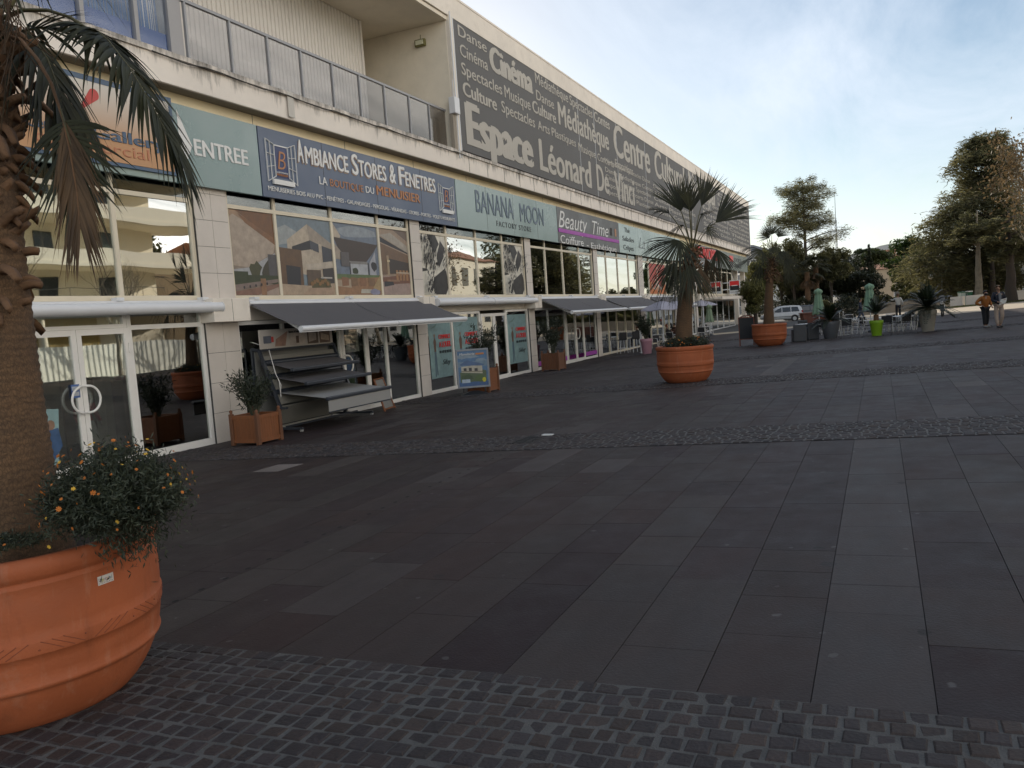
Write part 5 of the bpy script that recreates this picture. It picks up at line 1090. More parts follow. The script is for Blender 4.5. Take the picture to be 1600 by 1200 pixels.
# local: x along facade, y towards shop; front faces -y
W2 = 1.55
PANEL = pm('grey_display_panel', (.17,.165,.15), .7, .08, 1.5, .05)
PANELL = pm('beige_display_panel', (.19,.18,.155), .7, .08, 1.5, .05)
for sx in (-1,1):
    m = MB(); x = sx*W2
    m.bar((x, .45, .08), (x, .10, .62), .07, .07); m.bar((x, .10, .62), (x, .62, 2.10), .07, .07); m.bar((x, .62, 2.10), (x, .85, 2.15), .07, .07); m.bar((x, -.55, .10), (x, .95, .10), .06, .06); m.bar((x, .85, .10), (x, .85, 2.15), .06, .06); m.bar((x, -.12, .62),(x,.10,.62),.05,.05)
    dpt(m, 'side_frame', NAVY)
m = MB(); m.bar((-W2,.62,2.10),(W2,.62,2.10),.06,.06); m.bar((-W2,.85,.10),(W2,.85,.10),.05,.05); m.bar((-W2,-.02,.14),(W2,-.02,.14),.03,.05); dpt(m, 'cross_bar', NAVY)
m = MB(); m.box(-W2+.04, W2-.04, .80, .83, .25, 2.08); dpt(m, 'rear_panel', PANEL)
m = MB(); m.prism([(.42,.16),(.16,.64),(.17,.66),(.44,.18)], lambda u, v, t: (-W2+.05+(2*W2-.1)*t, u, v)); dpt(m, 'front_panel', PANELL)
m = MB(); m.prism([(.20,.70),(.60,1.95),(.62,1.95),(.22,.70)], lambda u, v, t: (-W2+.05+(2*W2-.1)*t, u, v)); dpt(m, 'sloping_panel', PANELL)
for i, (z, out, fab) in enumerate(((1.74,.75,None),(1.38,1.05,None),(.98,1.55,1))):
    yb = .30+.28*(z-.9); m = MB(); m.tube([(-W2+.05, yb, z+.03), (W2-.05, yb, z+.03)], .075, 10); m.box(-W2+.05, W2-.05, yb-.02, yb+.1, z-.05, z+.09); dpt(m, 'sample_cassette', NAVY)
    m = MB(); vs = [(-W2+.2, yb, z+.02), (W2-.2, yb, z+.02), (W2-.2, yb-out, z-.16), (-W2+.2, yb-out, z-.16)]; vs += [(a, b, c_-.008) for a, b, c_ in vs]; m.add(vs, [(0,1,2,3),(7,6,5,4),(0,4,5,1),(1,5,6,2),(2,6,7,3),(3,7,4,0)]); dpt(m, 'sample_canopy', FAB if not fab else pm('pale_sample_fabric', (.27,.265,.255), .8, .06, 1, .05))
    m = MB(); m.bbox(-W2+.12, W2-.12, yb-out-.09, yb-out+.01, z-.22, z-.13, .02); dpt(m, 'sample_front_bar', NAVY)
    for sx in (-1,1): m = MB(); m.bar((sx*1.1, yb, z-.04), (sx*.55, yb-out*.5, z-.13), .035, .05); m.bar((sx*.55, yb-out*.5, z-.13), (sx*1.15, yb-out, z-.18), .035, .05); dpt(m, 'sample_arm', NAVY)
    if fab: m = MB(); m.box(-W2+.15, W2-.15, yb-out-.06, yb-out-.045, z-.50, z-.20); dpt(m, 'valance', pm('pale_sample_fabric', (.27,.265,.255), .8, .06, 1, .05)); m = MB(); m.bar((-W2+.15, yb-out-.052, z-.51), (W2-.15, yb-out-.052, z-.51), .03, .03); dpt(m, 'valance_bar', NAVY)
m = MB(); m.bbox(-W2+.1, W2+.05, .66, .69, 2.08, 2.62, .012); hd = dpt(m, 'header_board', pm('header_board', (.50,.45,.40), .6, .05, 1, .02))
poly_layers('header_print', [(rect(.04,.14,.3,.7),(.12,.13,.16)),(rect(.14,.17,.35,.65),(.5,.06,.05)),([(.18,.1),(.32,.1),(.36,.9),(.2,.5)],(.34,.2,.15)),(rect(.38,.60,.1,.9),(.50,.42,.36)),(rect(.47,.51,.2,.6),(.12,.07,.05)),(rect(.63,.79,.1,.9),(.12,.08,.06)),([(.65,.2),(.76,.3),(.76,.7),(.65,.8)],(.4,.33,.28)),(rect(.81,.97,.1,.9),(.16,.10,.07)),([(.83,.3),(.95,.2),(.95,.5),(.83,.7)],(.42,.32,.24))], .655, (-W2+.12, W2, 2.12, 2.60), hd)
letters('Stores & Fenêtres', -.32, .22, 2.50, .06, .645, DKP, hd)
for sx in (-1,1):
    for yy in (-.5,.9):
        m = MB(); m.tube([(sx*W2-.02, yy, .045), (sx*W2+.02, yy, .045)], .045, 12); m.box(sx*W2-.03, sx*W2+.03, yy-.02, yy+.02, .05, .10); dpt(m, 'castor', ALU)
m = MB(); m.tube([(-1.75,1.2,2.75),(-1.45,1.0,2.35),(-1.15,.8,2.2),(-1.2,.6,2.1),(-1.5,.2,1.5),(-1.45,.1,1.2),(-1.52,.08,.9),(-1.5,.1,1.3)], .010, 6); dpt(m, 'cable', WHITE)
q = G(548, 645); e = empty('wooden_easel_board', (20.45, 13.5, gz(20, 13.5)), 'wooden framed grey board leaning behind the awning display', 'sign', None, .2)
m = MB(); 
for sx in (-.42,.42): m.bar((sx,-.12,0),(sx*.8,.18,.95),.06,.03)
m.bar((-.34,.18,.95),(.34,.18,.95),.06,.03); m.bar((-.42,-.1,.06),(.42,-.1,.06),.05,.03); m.build('frame', WOODO, e)
m = MB(); m.prism([(-.40,.08),(.40,.08),(.33,.92),(-.33,.92)], lambda u, v, t: (u, -.10+.3*v+.012*t, v)); m.build('board', PANEL, e)
# --- shop window figures in the left shop
SKINP = pm('mannequin_skin', (.34,.27,.22), .5, .05, 2, 0); REDF = pm('red_cloth', (.30,.02,.025), .7, .2, 4, .2); KHA = pm('olive_cloth', (.09,.075,.035), .8, .5, 6, .2); WHC = pm('white_cloth', (.50,.47,.44), .8, .1, 4, .2)
def mann(x, y, label, top_m, bot_m, h=1.78, head=True, skirt=False):
    z = ZB+.02; e = empty('mannequin', (x, y, z), label, 'mannequin'); s_ = h/1.78
    m = MB(); m.tube([(0,0,1.0*s_),(0,0,1.18*s_),(0,-.02,1.32*s_),(0,0,1.42*s_),(0,0,1.49*s_)], [.16,.135,.175,.16,.07], 14, flat=.65)
    for sx in (-1,1): m.tube([(sx*.19,0,1.42*s_),(sx*.25,-.03,1.15*s_),(sx*.27,-.12,.98*s_)], [.055,.05,.04], 8)
    m.build('top_garment', top_m, e)
    m = MB(); m.tube([(0,0,1.49*s_),(0,0,1.56*s_)], .05, 8); 
    if head: m.sphere((0,-.01,1.66*s_), .105, 10, (.85,1,1.2))
    for sx in (-1,1): m.tube([(sx*.27,-.12,.98*s_),(sx*.27,-.16,.86*s_)], [.03,.02], 6); m.tube([(sx*.08,0,.22),(sx*.08,-.02,.05),(sx*.08,-.1,.02)], [.04,.035,.03], 8)
    m.build('body', SKINP, e)
    m = MB()
    if skirt: m.tube([(0,0,1.02*s_),(0,0,.9*s_),(0,0,.5*s_)], [.16,.2,.26], 14, flat=.7)
    else:
        for sx in (-1,1): m.tube([(sx*.08,0,1.0*s_),(sx*.10,0,.85*s_),(sx*.10,0,.5*s_),(sx*.085,0,.2)], [.11,.115,.09,.06], 10)
    m.build('bottom_garment', bot_m, e); return e
mann(13.75, D+.75, 'mannequin in a red top and olive trousers in the left shop window', REDF, KHA)
mann(12.15, D+1.1, 'headless mannequin in red with a white skirt behind the left glass door', REDF, WHC, 1.6, False, True)
m = MB(); m.box(14.02, 14.32, D+.45, D+.49, .42, .85); hb_ = m.build('paper_bag', WHC, label='white paper shopping bag hanging from the hand of the window mannequin', cat='bag'); letters('FRANCHISE ZAC', 14.05, 14.29, .66, .035, D+.449, DKP, hb_)
m = MB(); m.bbox(12.75,13.0,D+.6,D+.85,ZB+1.75,ZB+1.98,.04); m.tube([(12.78,D+.72,ZB+1.98),(12.87,D+.72,ZB+2.15),(12.97,D+.72,ZB+1.98)],.012,6); m.build('handbag', REDF, label='bright red handbag on the display column in the left shop window', cat='bag')
m = MB(); m.box(12.72,13.05,D+.55,D+.9,ZB+.01,ZB+1.75); m.build('display_column', pm('weathered_boards', (.16,.13,.10), .8, .3, 4, .3, stretch=(8,8,1)), label='weathered board column carrying the red handbag in the window', cat='display')
m = MB(); m.box(12.3,12.66,D+1.4,D+1.45,ZB,1.9); m.box(11.9,12.28,D+1.42,D+1.47,ZB,1.9); m.build('plank_screen', pm('weathered_boards', (.16,.13,.10), .8, .3, 4, .3), label='upright weathered planks standing behind the left glass doors', cat='display')
m = MB(); m.tube([(12.8,D+.45,ZB+.2),(13.45,D+.4,ZB+.16)], [.16,.15], 14); m.build('cushion_roll', pm('straw_roll', (.32,.22,.10), .8, .15, 6, .3), label='straw coloured roll lying on the floor of the left window', cat='cushion')
m = MB(); m.bbox(13.45,13.8,D+.3,D+.6,ZB+.02,ZB+.26,.02); m.build('vintage_case', pm('grey_green_case', (.12,.13,.09), .7, .2, 5, .1), label='small grey green case on the floor of the left window', cat='case')
# ================================================================== TERRACE
right = Vector((CR[0], CR[1], 0)).normalized(); away = Vector((CFW[0], CFW[1], 0)).normalized()
RZC = math.atan2(right.y, right.x)      # rotation that turns local +x to the camera's right
def on(px, py): return G(px, py)
ALUC = pm('chair_aluminium', (.60,.60,.60), .3, .05, 4, .02, metal=.6)
WICK = pm('dark_weave', (.02,.02,.022), .7, .25, 6, .3, 50)
WICKG = pm('grey_weave', (.06,.063,.068), .7, .2, 6, .3, 50)
def ch_alu(loc, rz, label, group='aluminium terrace chairs'):
    e = empty('terrace_chair', loc, label, 'chair', group, rz)
    m = MB(); m.bbox(-.24,.24,-.24,.24,.42,.46,.012); m.build('seat', WICK, e)
    m = MB(); m.bbox(-.24,.24,.22,.255,.50,.84,.012); m.build('backrest', WICK, e)
    for sx in (-1,1):
        m = MB(); m.tube([(sx*.26,-.30,0),(sx*.26,-.22,.42),(sx*.27,-.20,.66),(sx*.27,.20,.68)], .017, 7); m.build('leg', ALUC, e)
        m = MB(); m.tube([(sx*.26,.34,0),(sx*.26,.22,.42),(sx*.25,.27,.86)], .017, 7); m.build('leg', ALUC, e)
    m = MB(); m.tube([(-.25,.27,.86),(0,.29,.88),(.25,.27,.86)], .015, 7); m.tube([(-.26,-.27,.16),(.26,-.27,.16)], .012, 6); m.build('frame', ALUC, e)
    return e
def table(loc, rz, label, s=.75, h=.74):
    e = empty('terrace_table', loc, label, 'table', 'terrace tables', rz); k = s/2
    m = MB(); m.bbox(-k,k,-k,k,h-.03,h,.012); m.build('tabletop', ALUC, e)
    for sx in (-1,1):
        for sy in (-1,1): m = MB(); m.tube([(sx*(k-.05),sy*(k-.05),0),(sx*(k-.05),sy*(k-.05),h-.03)], .02, 7); m.build('leg', ALUC, e)
    return e
def stool(loc, rz, label):
    e = empty('bar_stool', loc, label, 'stool', 'high bar stools along the terrace edge', rz)
    m = MB(); m.bbox(-.22,.22,-.2,.2,.76,.80,.01); m.build('seat', WICK, e)
    m = MB(); m.bbox(-.23,.23,.18,.215,.80,1.22,.01); m.build('backrest', WICK, e)
    for sx in (-1,1):
        for sy in (-1,1): m = MB(); m.tube([(sx*.24,sy*.24,0),(sx*.20,sy*.18,.76)], .018, 6); m.build('leg', ALUW, e)
    m = MB()
    for a, b in (((-.22,-.22,.3),(.22,-.22,.3)),((-.22,.22,.3),(.22,.22,.3)),((-.22,-.22,.3),(-.22,.22,.3)),((.22,-.22,.3),(.22,.22,.3))): m.tube([a,b], .014, 6)
    m.build('footrest', ALUW, e); return e
def armchair(loc, rz, label):
    e = empty('wicker_armchair', loc, label, 'armchair', 'dark woven armchairs', rz)
    m = MB(); m.bbox(-.28,.28,-.28,.24,.02,.42,.03); m.build('seat', WICKG, e); m = MB(); m.bbox(-.30,.30,.22,.31,.02,.86,.04); m.build('backrest', WICKG, e)
    for sx in (-1,1): m = MB(); m.bbox(sx*.295-.045,sx*.295+.045,-.28,.22,.02,.62,.03); m.build('armrest', WICKG, e)
    m = MB()
    for sx in (-1,1):
        for sy in (-1,1): m.box(sx*.26-.02,sx*.26+.02,sy*.24-.02,sy*.24+.02,0,.03)
    m.build('foot', DARK, e); return e
def at(p, dr=0, da=0): q = Vector(p)+right*dr+away*da; return Vector((q.x, q.y, gz(q.x, q.y)))
# bar stools along the building
for i, (px, py) in enumerate(((948,556),(973,555),(993,553))):
    stool(on(px, py-3), RZC+math.pi+.3, ['black backed bar stool nearest the hairdresser, leftmost of three', 'black backed bar stool between two others on the terrace edge', 'black backed bar stool beside the slim white post'][i])
p = on(1003, 552); e = empty('terrace_post', p, 'slim white terrace post standing between the bar stools and the pink pot', 'screen', None, RZC)
m = MB(); m.box(-.06,.06,-.05,.05,0,1.45); m.build('post', ALUW, e); m = MB(); m.box(-.06,.06,-.4,.4,0,.05); m.build('foot', ALUW, e)
def tub(name, loc, r, h, mat, label, n=32, taper=.72, rim=True):
    e = empty(name, loc, label, 'pot'); m = MB(); prof = [(r*taper*.98,0),(r*taper,.01),(r*.93,h*.80)]
    if rim: prof += [(r*.95,h*.81),(r*.99,h*.815),(r,h*.83)]
    prof += [(r,h*.985),(r*.985,h),(r*.93,h),(r*.90,h*.95),(r*.88,h*.86)]; m.lathe(prof, n); m.build('pot_body', mat, e)
    m = MB(); m.lathe([(r*.89,h*.88),(.01,h*.89)], n); m.build('soil', SOIL, e); return e
PINK = pm('pink_plastic', (.42,.22,.27), .5, .06, 3, .03); LIME = pm('lime_plastic', (.22,.40,.02), .45, .06, 3, .03); GREYP = pm('grey_plastic', (.095,.10,.11), .5, .10, 3, .03); PALEP = pm('pale_stone_pot', (.34,.31,.26), .8, .15, 4, .15)
pk = on(1011, 553); tub('pink_pot', pk, .33, .82, PINK, 'pink plastic pot with a leafy bush beside the slim white terrace post')
oleander(pk+Vector((0,0,.72)), 'leafy bush in the pink pot', .6, 1.35, 1600, 8, .12, .05, PLG, 20)
LIL = pm('lilac_parasol_cloth', (.37,.36,.43), .75, .05, 1, .05)
def parasol(loc, h, r, label, open_=True, cloth=LIL, n=8, group='pale square parasols on the terrace', pole=ALUW):
    e = empty('parasol', loc, label, 'parasol', group); m = MB(); m.tube([(0,0,.05),(0,0,h)], .028, 8); m.build('pole', pole, e)
    m = MB(); m.lathe([(.02,.16),(.06,.14),(.28,.05),(.30,0)], 20); m.build('base', DARK, e)
    if open_:
        m = MB(); vs = []; N = n*4; tiers = [(.02,h+.02),(.35*r,h-.10),(.75*r,h-.27),(r,h-.42),(r,h-.47)]
        for (rr, z) in tiers:
            for k in range(N):
                a = 2*math.pi*k/N+.2; q = math.cos(math.pi/n)/math.cos(((a-.2) % (2*math.pi/n))-math.pi/n); sag = .05*(1-abs(((a-.2) % (2*math.pi/n))/(math.pi/n)-1))*rr/r; vs.append((rr*q*math.cos(a), rr*q*math.sin(a), z-sag))
        f = [(i*N+k, i*N+(k+1) % N, (i+1)*N+(k+1) % N, (i+1)*N+k) for i in range(len(tiers)-1) for k in range(N)]; m.add(vs, f, 0, False); m.build('canopy', cloth, e, fixn=False)
        m = MB(); m.lathe([(.12,h+.02),(.10,h+.05),(.03,h+.07),(.03,h+.12),(.001,h+.13)], 10); m.build('finial', DARK, e)
        m = MB()
        for k in range(n): a = 2*math.pi*k/n+.2; m.tube([(0,0,h-.04),(r*.98*math.cos(a), r*.98*math.sin(a), h-.45)], .010, 5)
        m.build('rib', pole, e)
    else:
        m = MB(); N = 40; vs = []; tiers = [(h*.44,.30),(h*.46,.33),(h*.55,.27),(h*.72,.20),(h*.84,.17),(h*.88,.14),(h*.90,.20),(h*.94,.22),(h*.97,.19),(h+.02,.02)]
        for (z, rr) in tiers:
            for k in range(N): a = 2*math.pi*k/N; q = 1+.20*math.cos(a*8+z*.8)*(1 if z < h*.95 else .3)+.06*math.sin(a*3+z*2); vs.append((rr*q*math.cos(a), rr*q*math.sin(a), z+.05*math.sin(a*8)*(z < h*.5)))
        m.add(vs, [(i*N+k, i*N+(k+1) % N, (i+1)*N+(k+1) % N, (i+1)*N+k) for i in range(len(tiers)-1) for k in range(N)], 0, True); m.build('canopy', cloth, e, fixn=False)
        m = MB(); m.tube([(.215*math.cos(k*.628), .215*math.sin(k*.628), h*.72) for k in range(11)], .02, 5); m.build('tie_strap', cloth, e)
    return e
def par_at(px, pyb, pyt, r, label, open_=True, cloth=LIL, **k):
    p = on(px, pyb); d = depth_of(p); h = P(px, pyt, d)[2]-p.z; return parasol(p, h, r, label, open_, cloth, **k)
par_at(1038, 551, 470, 1.12, 'open pale lilac parasol left of the middle palm, nearest the bar stools', n=4)
par_at(1058, 539, 470, 1.15, 'open pale lilac parasol just behind the left one, touching the middle palm', n=4)
par_at(1098, 524, 469, 1.3, 'open pale lilac parasol right of the middle palm trunk', n=4)
par_at(1091, 517, 471, 1.25, 'open pale lilac parasol farthest back beside the shop entrance', n=4)
SAGE = pm('sage_green_cloth', (.22,.34,.23), .8, .06, 2, .1)
par_at(1110, 524, 476, .3, 'closed pale green parasol left, beside the far shop entrance', False, pm('faded_green_cloth', (.22,.29,.19), .8, .06, 2, .1), group='closed green parasols')
par_at(1281, 522, 451, .3, 'closed green parasol rising behind the grey pot with spiky plant', False, SAGE, group='closed green parasols')
par_at(1361, 519, 443, .3, 'closed green parasol standing behind the lime green pot', False, SAGE, group='closed green parasols')
for i, (px, py, rz) in enumerate(((1030,546,.5),(1050,540,2.4),(1073,535,.3),(1098,530,2.6),(1108,522,1.0))):
    ch_alu(on(px, py), RZC+rz, ['chair left of the nearest lilac parasol pole','chair right of the nearest lilac parasol pole','chair behind the trunk of the middle palm','chair right of the middle palm trunk','chair beside the left closed green parasol'][i]+', black with silver legs')
for i, (px, py) in enumerate(((1040,539),(1066,531),(1100,525))):
    table(on(px, py), RZC+.2, 'small silver table '+['under the nearest lilac parasol','behind the trunk of the middle palm','beside the far shop entrance'][i])
# chalkboard
p = on(1168, 541); e = empty('chalkboard', p, 'folding chalkboard with red brown frame beside the far terracotta pot', 'sign', None, RZC-.25)
RBW = pm('red_brown_wood', (.16,.045,.025), .6, .2, 4, .15); CHK = pm('chalkboard_face', (.012,.013,.015), .7, .3, 4, .05)
m = MB(); 
for sx in (-.37,.37): m.bar((sx,0,0),(sx,.22,1.45),.055,.04); m.bar((sx*.9,.55,0),(sx*.9,.24,1.40),.045,.035)
m.bar((-.37,.055,.36),(.37,.055,.36),.05,.04); m.bar((-.37,.22,1.45),(.37,.22,1.45),.05,.05); m.tube([(-.30,.22,1.46),(-.15,.225,1.53),(.15,.225,1.53),(.30,.22,1.46)],.03,6); m.build('frame', RBW, e)
m = MB(); m.prism([(-.35,.38),(.35,.38),(.35,1.44),(-.35,1.44)], lambda u, v, t: (u, .02+.152*v-.03*(t) , v)); m.build('board', CHK, e)
# dark woven chairs, grey pot with cycad, menu screen
armchair(on(1249, 534), RZC+math.pi-.2, 'dark woven armchair touching the far terracotta pot'); armchair(on(1267, 531), RZC+math.pi+.15, 'dark woven armchair left of the grey pot, right of the other')
armchair(at(on(1258, 523)), RZC+.1, 'dark woven armchair facing away across the table behind the far pot')
table(on(1258, 526), RZC, 'dark low table between the woven armchairs', .8, .72)
for i, (px, py, rz) in enumerate(((1275,527,-1.2),(1283,523,-1.0))): ch_alu(on(px, py), RZC+rz, ['silver legged chair between woven armchairs and grey pot, nearer one', 'silver legged chair behind its twin left of the grey pot'][i])
CYC = leafm('cycad_leaf', (.008,.016,.007), (.025,.036,.014), .4, .12, 2)
def cycad(loc, label, n, L, seed, wdt=.16, el=(5,75), trunk_h=.15, name='cycad', mat=CYC):
    r_ = random.Random(seed); e = empty(name, loc, label, 'plant'); m = MB(); m.tube([(0,0,-.05),(0,0,trunk_h)], [.13,.11], 10); m.build('stem', BOOT, e)
    m = MB()
    for i in range(n):
        a = i*2.39996+r_.uniform(-.2,.2); el_ = math.radians(r_.uniform(*el)); l = L*r_.uniform(.8,1.1); pts = []
        for k in range(9):
            u = k/8; pts.append(Vector((math.cos(a)*l*u*math.cos(el_)*(1), math.sin(a)*l*u*math.cos(el_), trunk_h+l*u*math.sin(el_)-l*.45*u*u*(.4+math.cos(el_)*.6))))
        m.tube(pts, [.012*(1-.8*k/8) for k in range(9)], 4)
        for k in range(1, 8):
            for h_ in (0,.5):
                u = k+h_; i0 = min(int(u), 7); c = pts[i0]+(pts[i0+1]-pts[i0])*(u-i0); t = (pts[i0+1]-pts[i0]).normalized(); s = t.cross(Vector((0,0,1))).normalized(); ll = wdt*(1-abs(u/8-.45)*1.1)*r_.uniform(.85,1.1)
                for sg_ in (-1,1): d = (s*sg_+t*.6+Vector((0,0,.15))).normalized(); m.add([c, c+d*ll*.5+t*.032, c+d*ll, c+d*ll*.5-t*.032], [(0,1,2,3)])
    m.build('fronds', mat, e, fixn=False); return e
gp_ = on(1298, 529); tub('grey_pot', gp_, .47, .85, GREYP, 'dark grey tapered pot holding a spiky cycad', rim=False, taper=.62)
cycad(gp_+Vector((0,0,.75)), 'spiky dark cycad in the grey pot', 56, 1.2, 4, .19)
p = on(1314, 524); e = empty('terrace_screen', p, 'terrace screen with dark board on two silver posts with T feet', 'screen', None, RZC)
for x in (-.05,.16):
    m = MB(); m.box(x-.03,x+.03,-.03,.03,0,1.25); m.build('post', ALUC, e); m = MB(); m.box(x-.28 if x < 0 else x-.05, x+.05 if x < 0 else x+.28,-.03,.03,0,.04); m.build('foot', ALUC, e)
m = MB(); m.bbox(-.62,-.09,-.015,.015,.62,1.22,.008); m.build('board', WICK, e)
stool(on(1303, 526), RZC+math.pi, 'tall silver stool behind the grey pot beside the dark board')
table(on(1329, 520), RZC+.1, 'silver table right of the screen posts, left of the lime pot'); ch_alu(on(1322, 524), RZC+math.pi-.2, 'black backed chair close to the silver screen posts'); ch_alu(on(1342, 521), RZC-1.35, 'side facing chair at the table left of the lime pot'); ch_alu(on(1330, 514), RZC, 'chair at the far side of the table left of the lime pot')
# lime pot and its palm
lp_ = on(1370, 525); tub('lime_pot', lp_, .31, .74, LIME, 'bright lime green pot with a small palm', taper=.68)
cycad(lp_+Vector((0,0,.66)), 'small feathery palm in the lime green pot', 30, 1.25, 6, .18, (25,85), .35, 'small_palm')
# table group by the pale pot
tc_ = on(1408, 517)
table(tc_, RZC+.15, 'silver terrace table between the lime pot and the pale stone pot', .95, .76); table(at(tc_, -.9, .6), RZC+.15, 'silver terrace table just behind the lime pot', .85, .76)
for i, (dr, da, rz) in enumerate(((-.15,-.62,math.pi+.1),(.95,.1,-1.45),(.05,.85,.1),(-1.6,.1,1.3),(-.85,-.25,math.pi-.3),(.8,.95,-.9))):
    ch_alu(at(tc_, dr, da), RZC+rz, ['black backed chair in front of the table between the lime and pale pots','side facing chair next to the pale stone pot','chair behind the table between the lime and pale pots','chair right behind the lime pot','chair pulled up between the two tables right of the lime pot','chair behind its neighbour next to the pale stone pot'][i])
pp_ = on(1450, 518); tub('pale_pot', pp_, .40, .98, PALEP, 'pale stone pot holding a wide dark cycad', taper=.62)
cycad(pp_+Vector((0,0,.86)), 'wide dark cycad in the pale stone pot', 80, 1.5, 9, .24, (-5,80), .25)
p = on(1438, 511); m = MB(); m.tube([(0,0,0),(0,0,.55),(0,0,.58)], [.22,.2,.15], 14); o = m.build('waste_bin', DARK, label='dark round bin behind the pale stone pot', cat='bin'); o.location = p
# terracotta troughs behind the closed parasol
p = on(1276, 506); e = empty('plant_trough', p, 'brownish red rectangular trough behind the closed green parasol', 'planter', None, RZC); m = MB(); m.prism([(-1.1,0),(1.1,0),(1.25,.95),(-1.25,.95)], lambda u, v, t: (u, -.4+.8*t, v)); m.bbox(-1.3,1.3,-.45,.45,.86,.98,.02); m.build('trough_body', pm('brown_red_clay', (.13,.05,.035), .8, .2, 3, .2), e)
p = on(1294, 507); tub('clay_pot', p, .62, 1.15, TERRA, 'smaller bright terracotta pot behind the spiky cycad')
def mini_bush(loc, r, h, label, n=1200, leaf=None, ll=.16, lw=.06, seed=1, cat='shrub', name='round_bush', flat_=1):
    r_ = np.random.default_rng(seed); e = empty(name, loc, label, cat); v = r_.normal(size=(n,3)); v /= np.linalg.norm(v, axis=1)[:,None]; v *= r_.uniform(.55,1.08,(n,1)); lump = 1+.18*np.sin(v[:,0:1]*5+seed)+.15*np.cos(v[:,1:2]*6-seed); c = v*lump*np.array([r,r,h/2])+np.array([0,0,h*.55]); c[:,2] = np.maximum(c[:,2], .05)
    quads_obj('foliage', leaf_quads(c, ll, lw, r_, .3), leaf or PLG, e); m = MB(); m.tube([(0,0,0),(0,0,h*.6)], [.05,.03], 6); m.build('stem', BARK, e); return e
YG = leafm('sunny_olive_leaf', (.06,.07,.02), (.20,.19,.06), .6, .35, .5)
OLV = leafm('olive_leaf', (.040,.045,.018), (.13,.12,.045), .65, .4, .5)
DKG = leafm('dark_evergreen', (.014,.020,.009), (.050,.055,.023), .6, .2, .35)
CEDL = leafm('cedar_needles', (.055,.060,.028), (.21,.19,.085), .75, .45, .3)
PINL = leafm('pine_needles', (.02,.032,.010), (.07,.085,.022), .6, .25, .25)
mini_bush(on(1325, 503), .95, 2.0, 'round bush in front of the low wall, right of the spiky cycad', 2200, PLG, .2, .08, 3)
# ================================================================== PEOPLE
def skin_obj(name, nodes, edges, mat, parent, sub=1, root=0):
    keys = list(nodes); idx = {k: i for i, k in enumerate(keys)}
    me = bpy.data.meshes.new(name); me.from_pydata([nodes[k][0] for k in keys], [(idx[a], idx[b]) for a, b in edges], []); me.update()
    o = bpy.data.objects.new(name, me); col.objects.link(o)
    o.modifiers.new('Skin', 'SKIN')
    if not me.skin_vertices: me.attributes
    for i, k in enumerate(keys):
        r = nodes[k][1]; r = r if isinstance(r, tuple) else (r, r); sv = me.skin_vertices[0].data[i]; sv.radius = r; sv.use_root = (i == root)
    s = o.modifiers.new('Subsurf', 'SUBSURF'); s.levels = sub; s.render_levels = sub
    bpy.context.view_layer.update(); dg = bpy.context.evaluated_depsgraph_get(); nm = bpy.data.meshes.new_from_object(o.evaluated_get(dg)); o.modifiers.clear(); o.data = nm; bpy.data.meshes.remove(me)
    nm.materials.clear(); nm.materials.append(mat)
    for p in nm.polygons: p.use_smooth = True
    o.parent = parent; return o
SK = pm('skin', (.33,.19,.13), .6, .08, 8, .02)
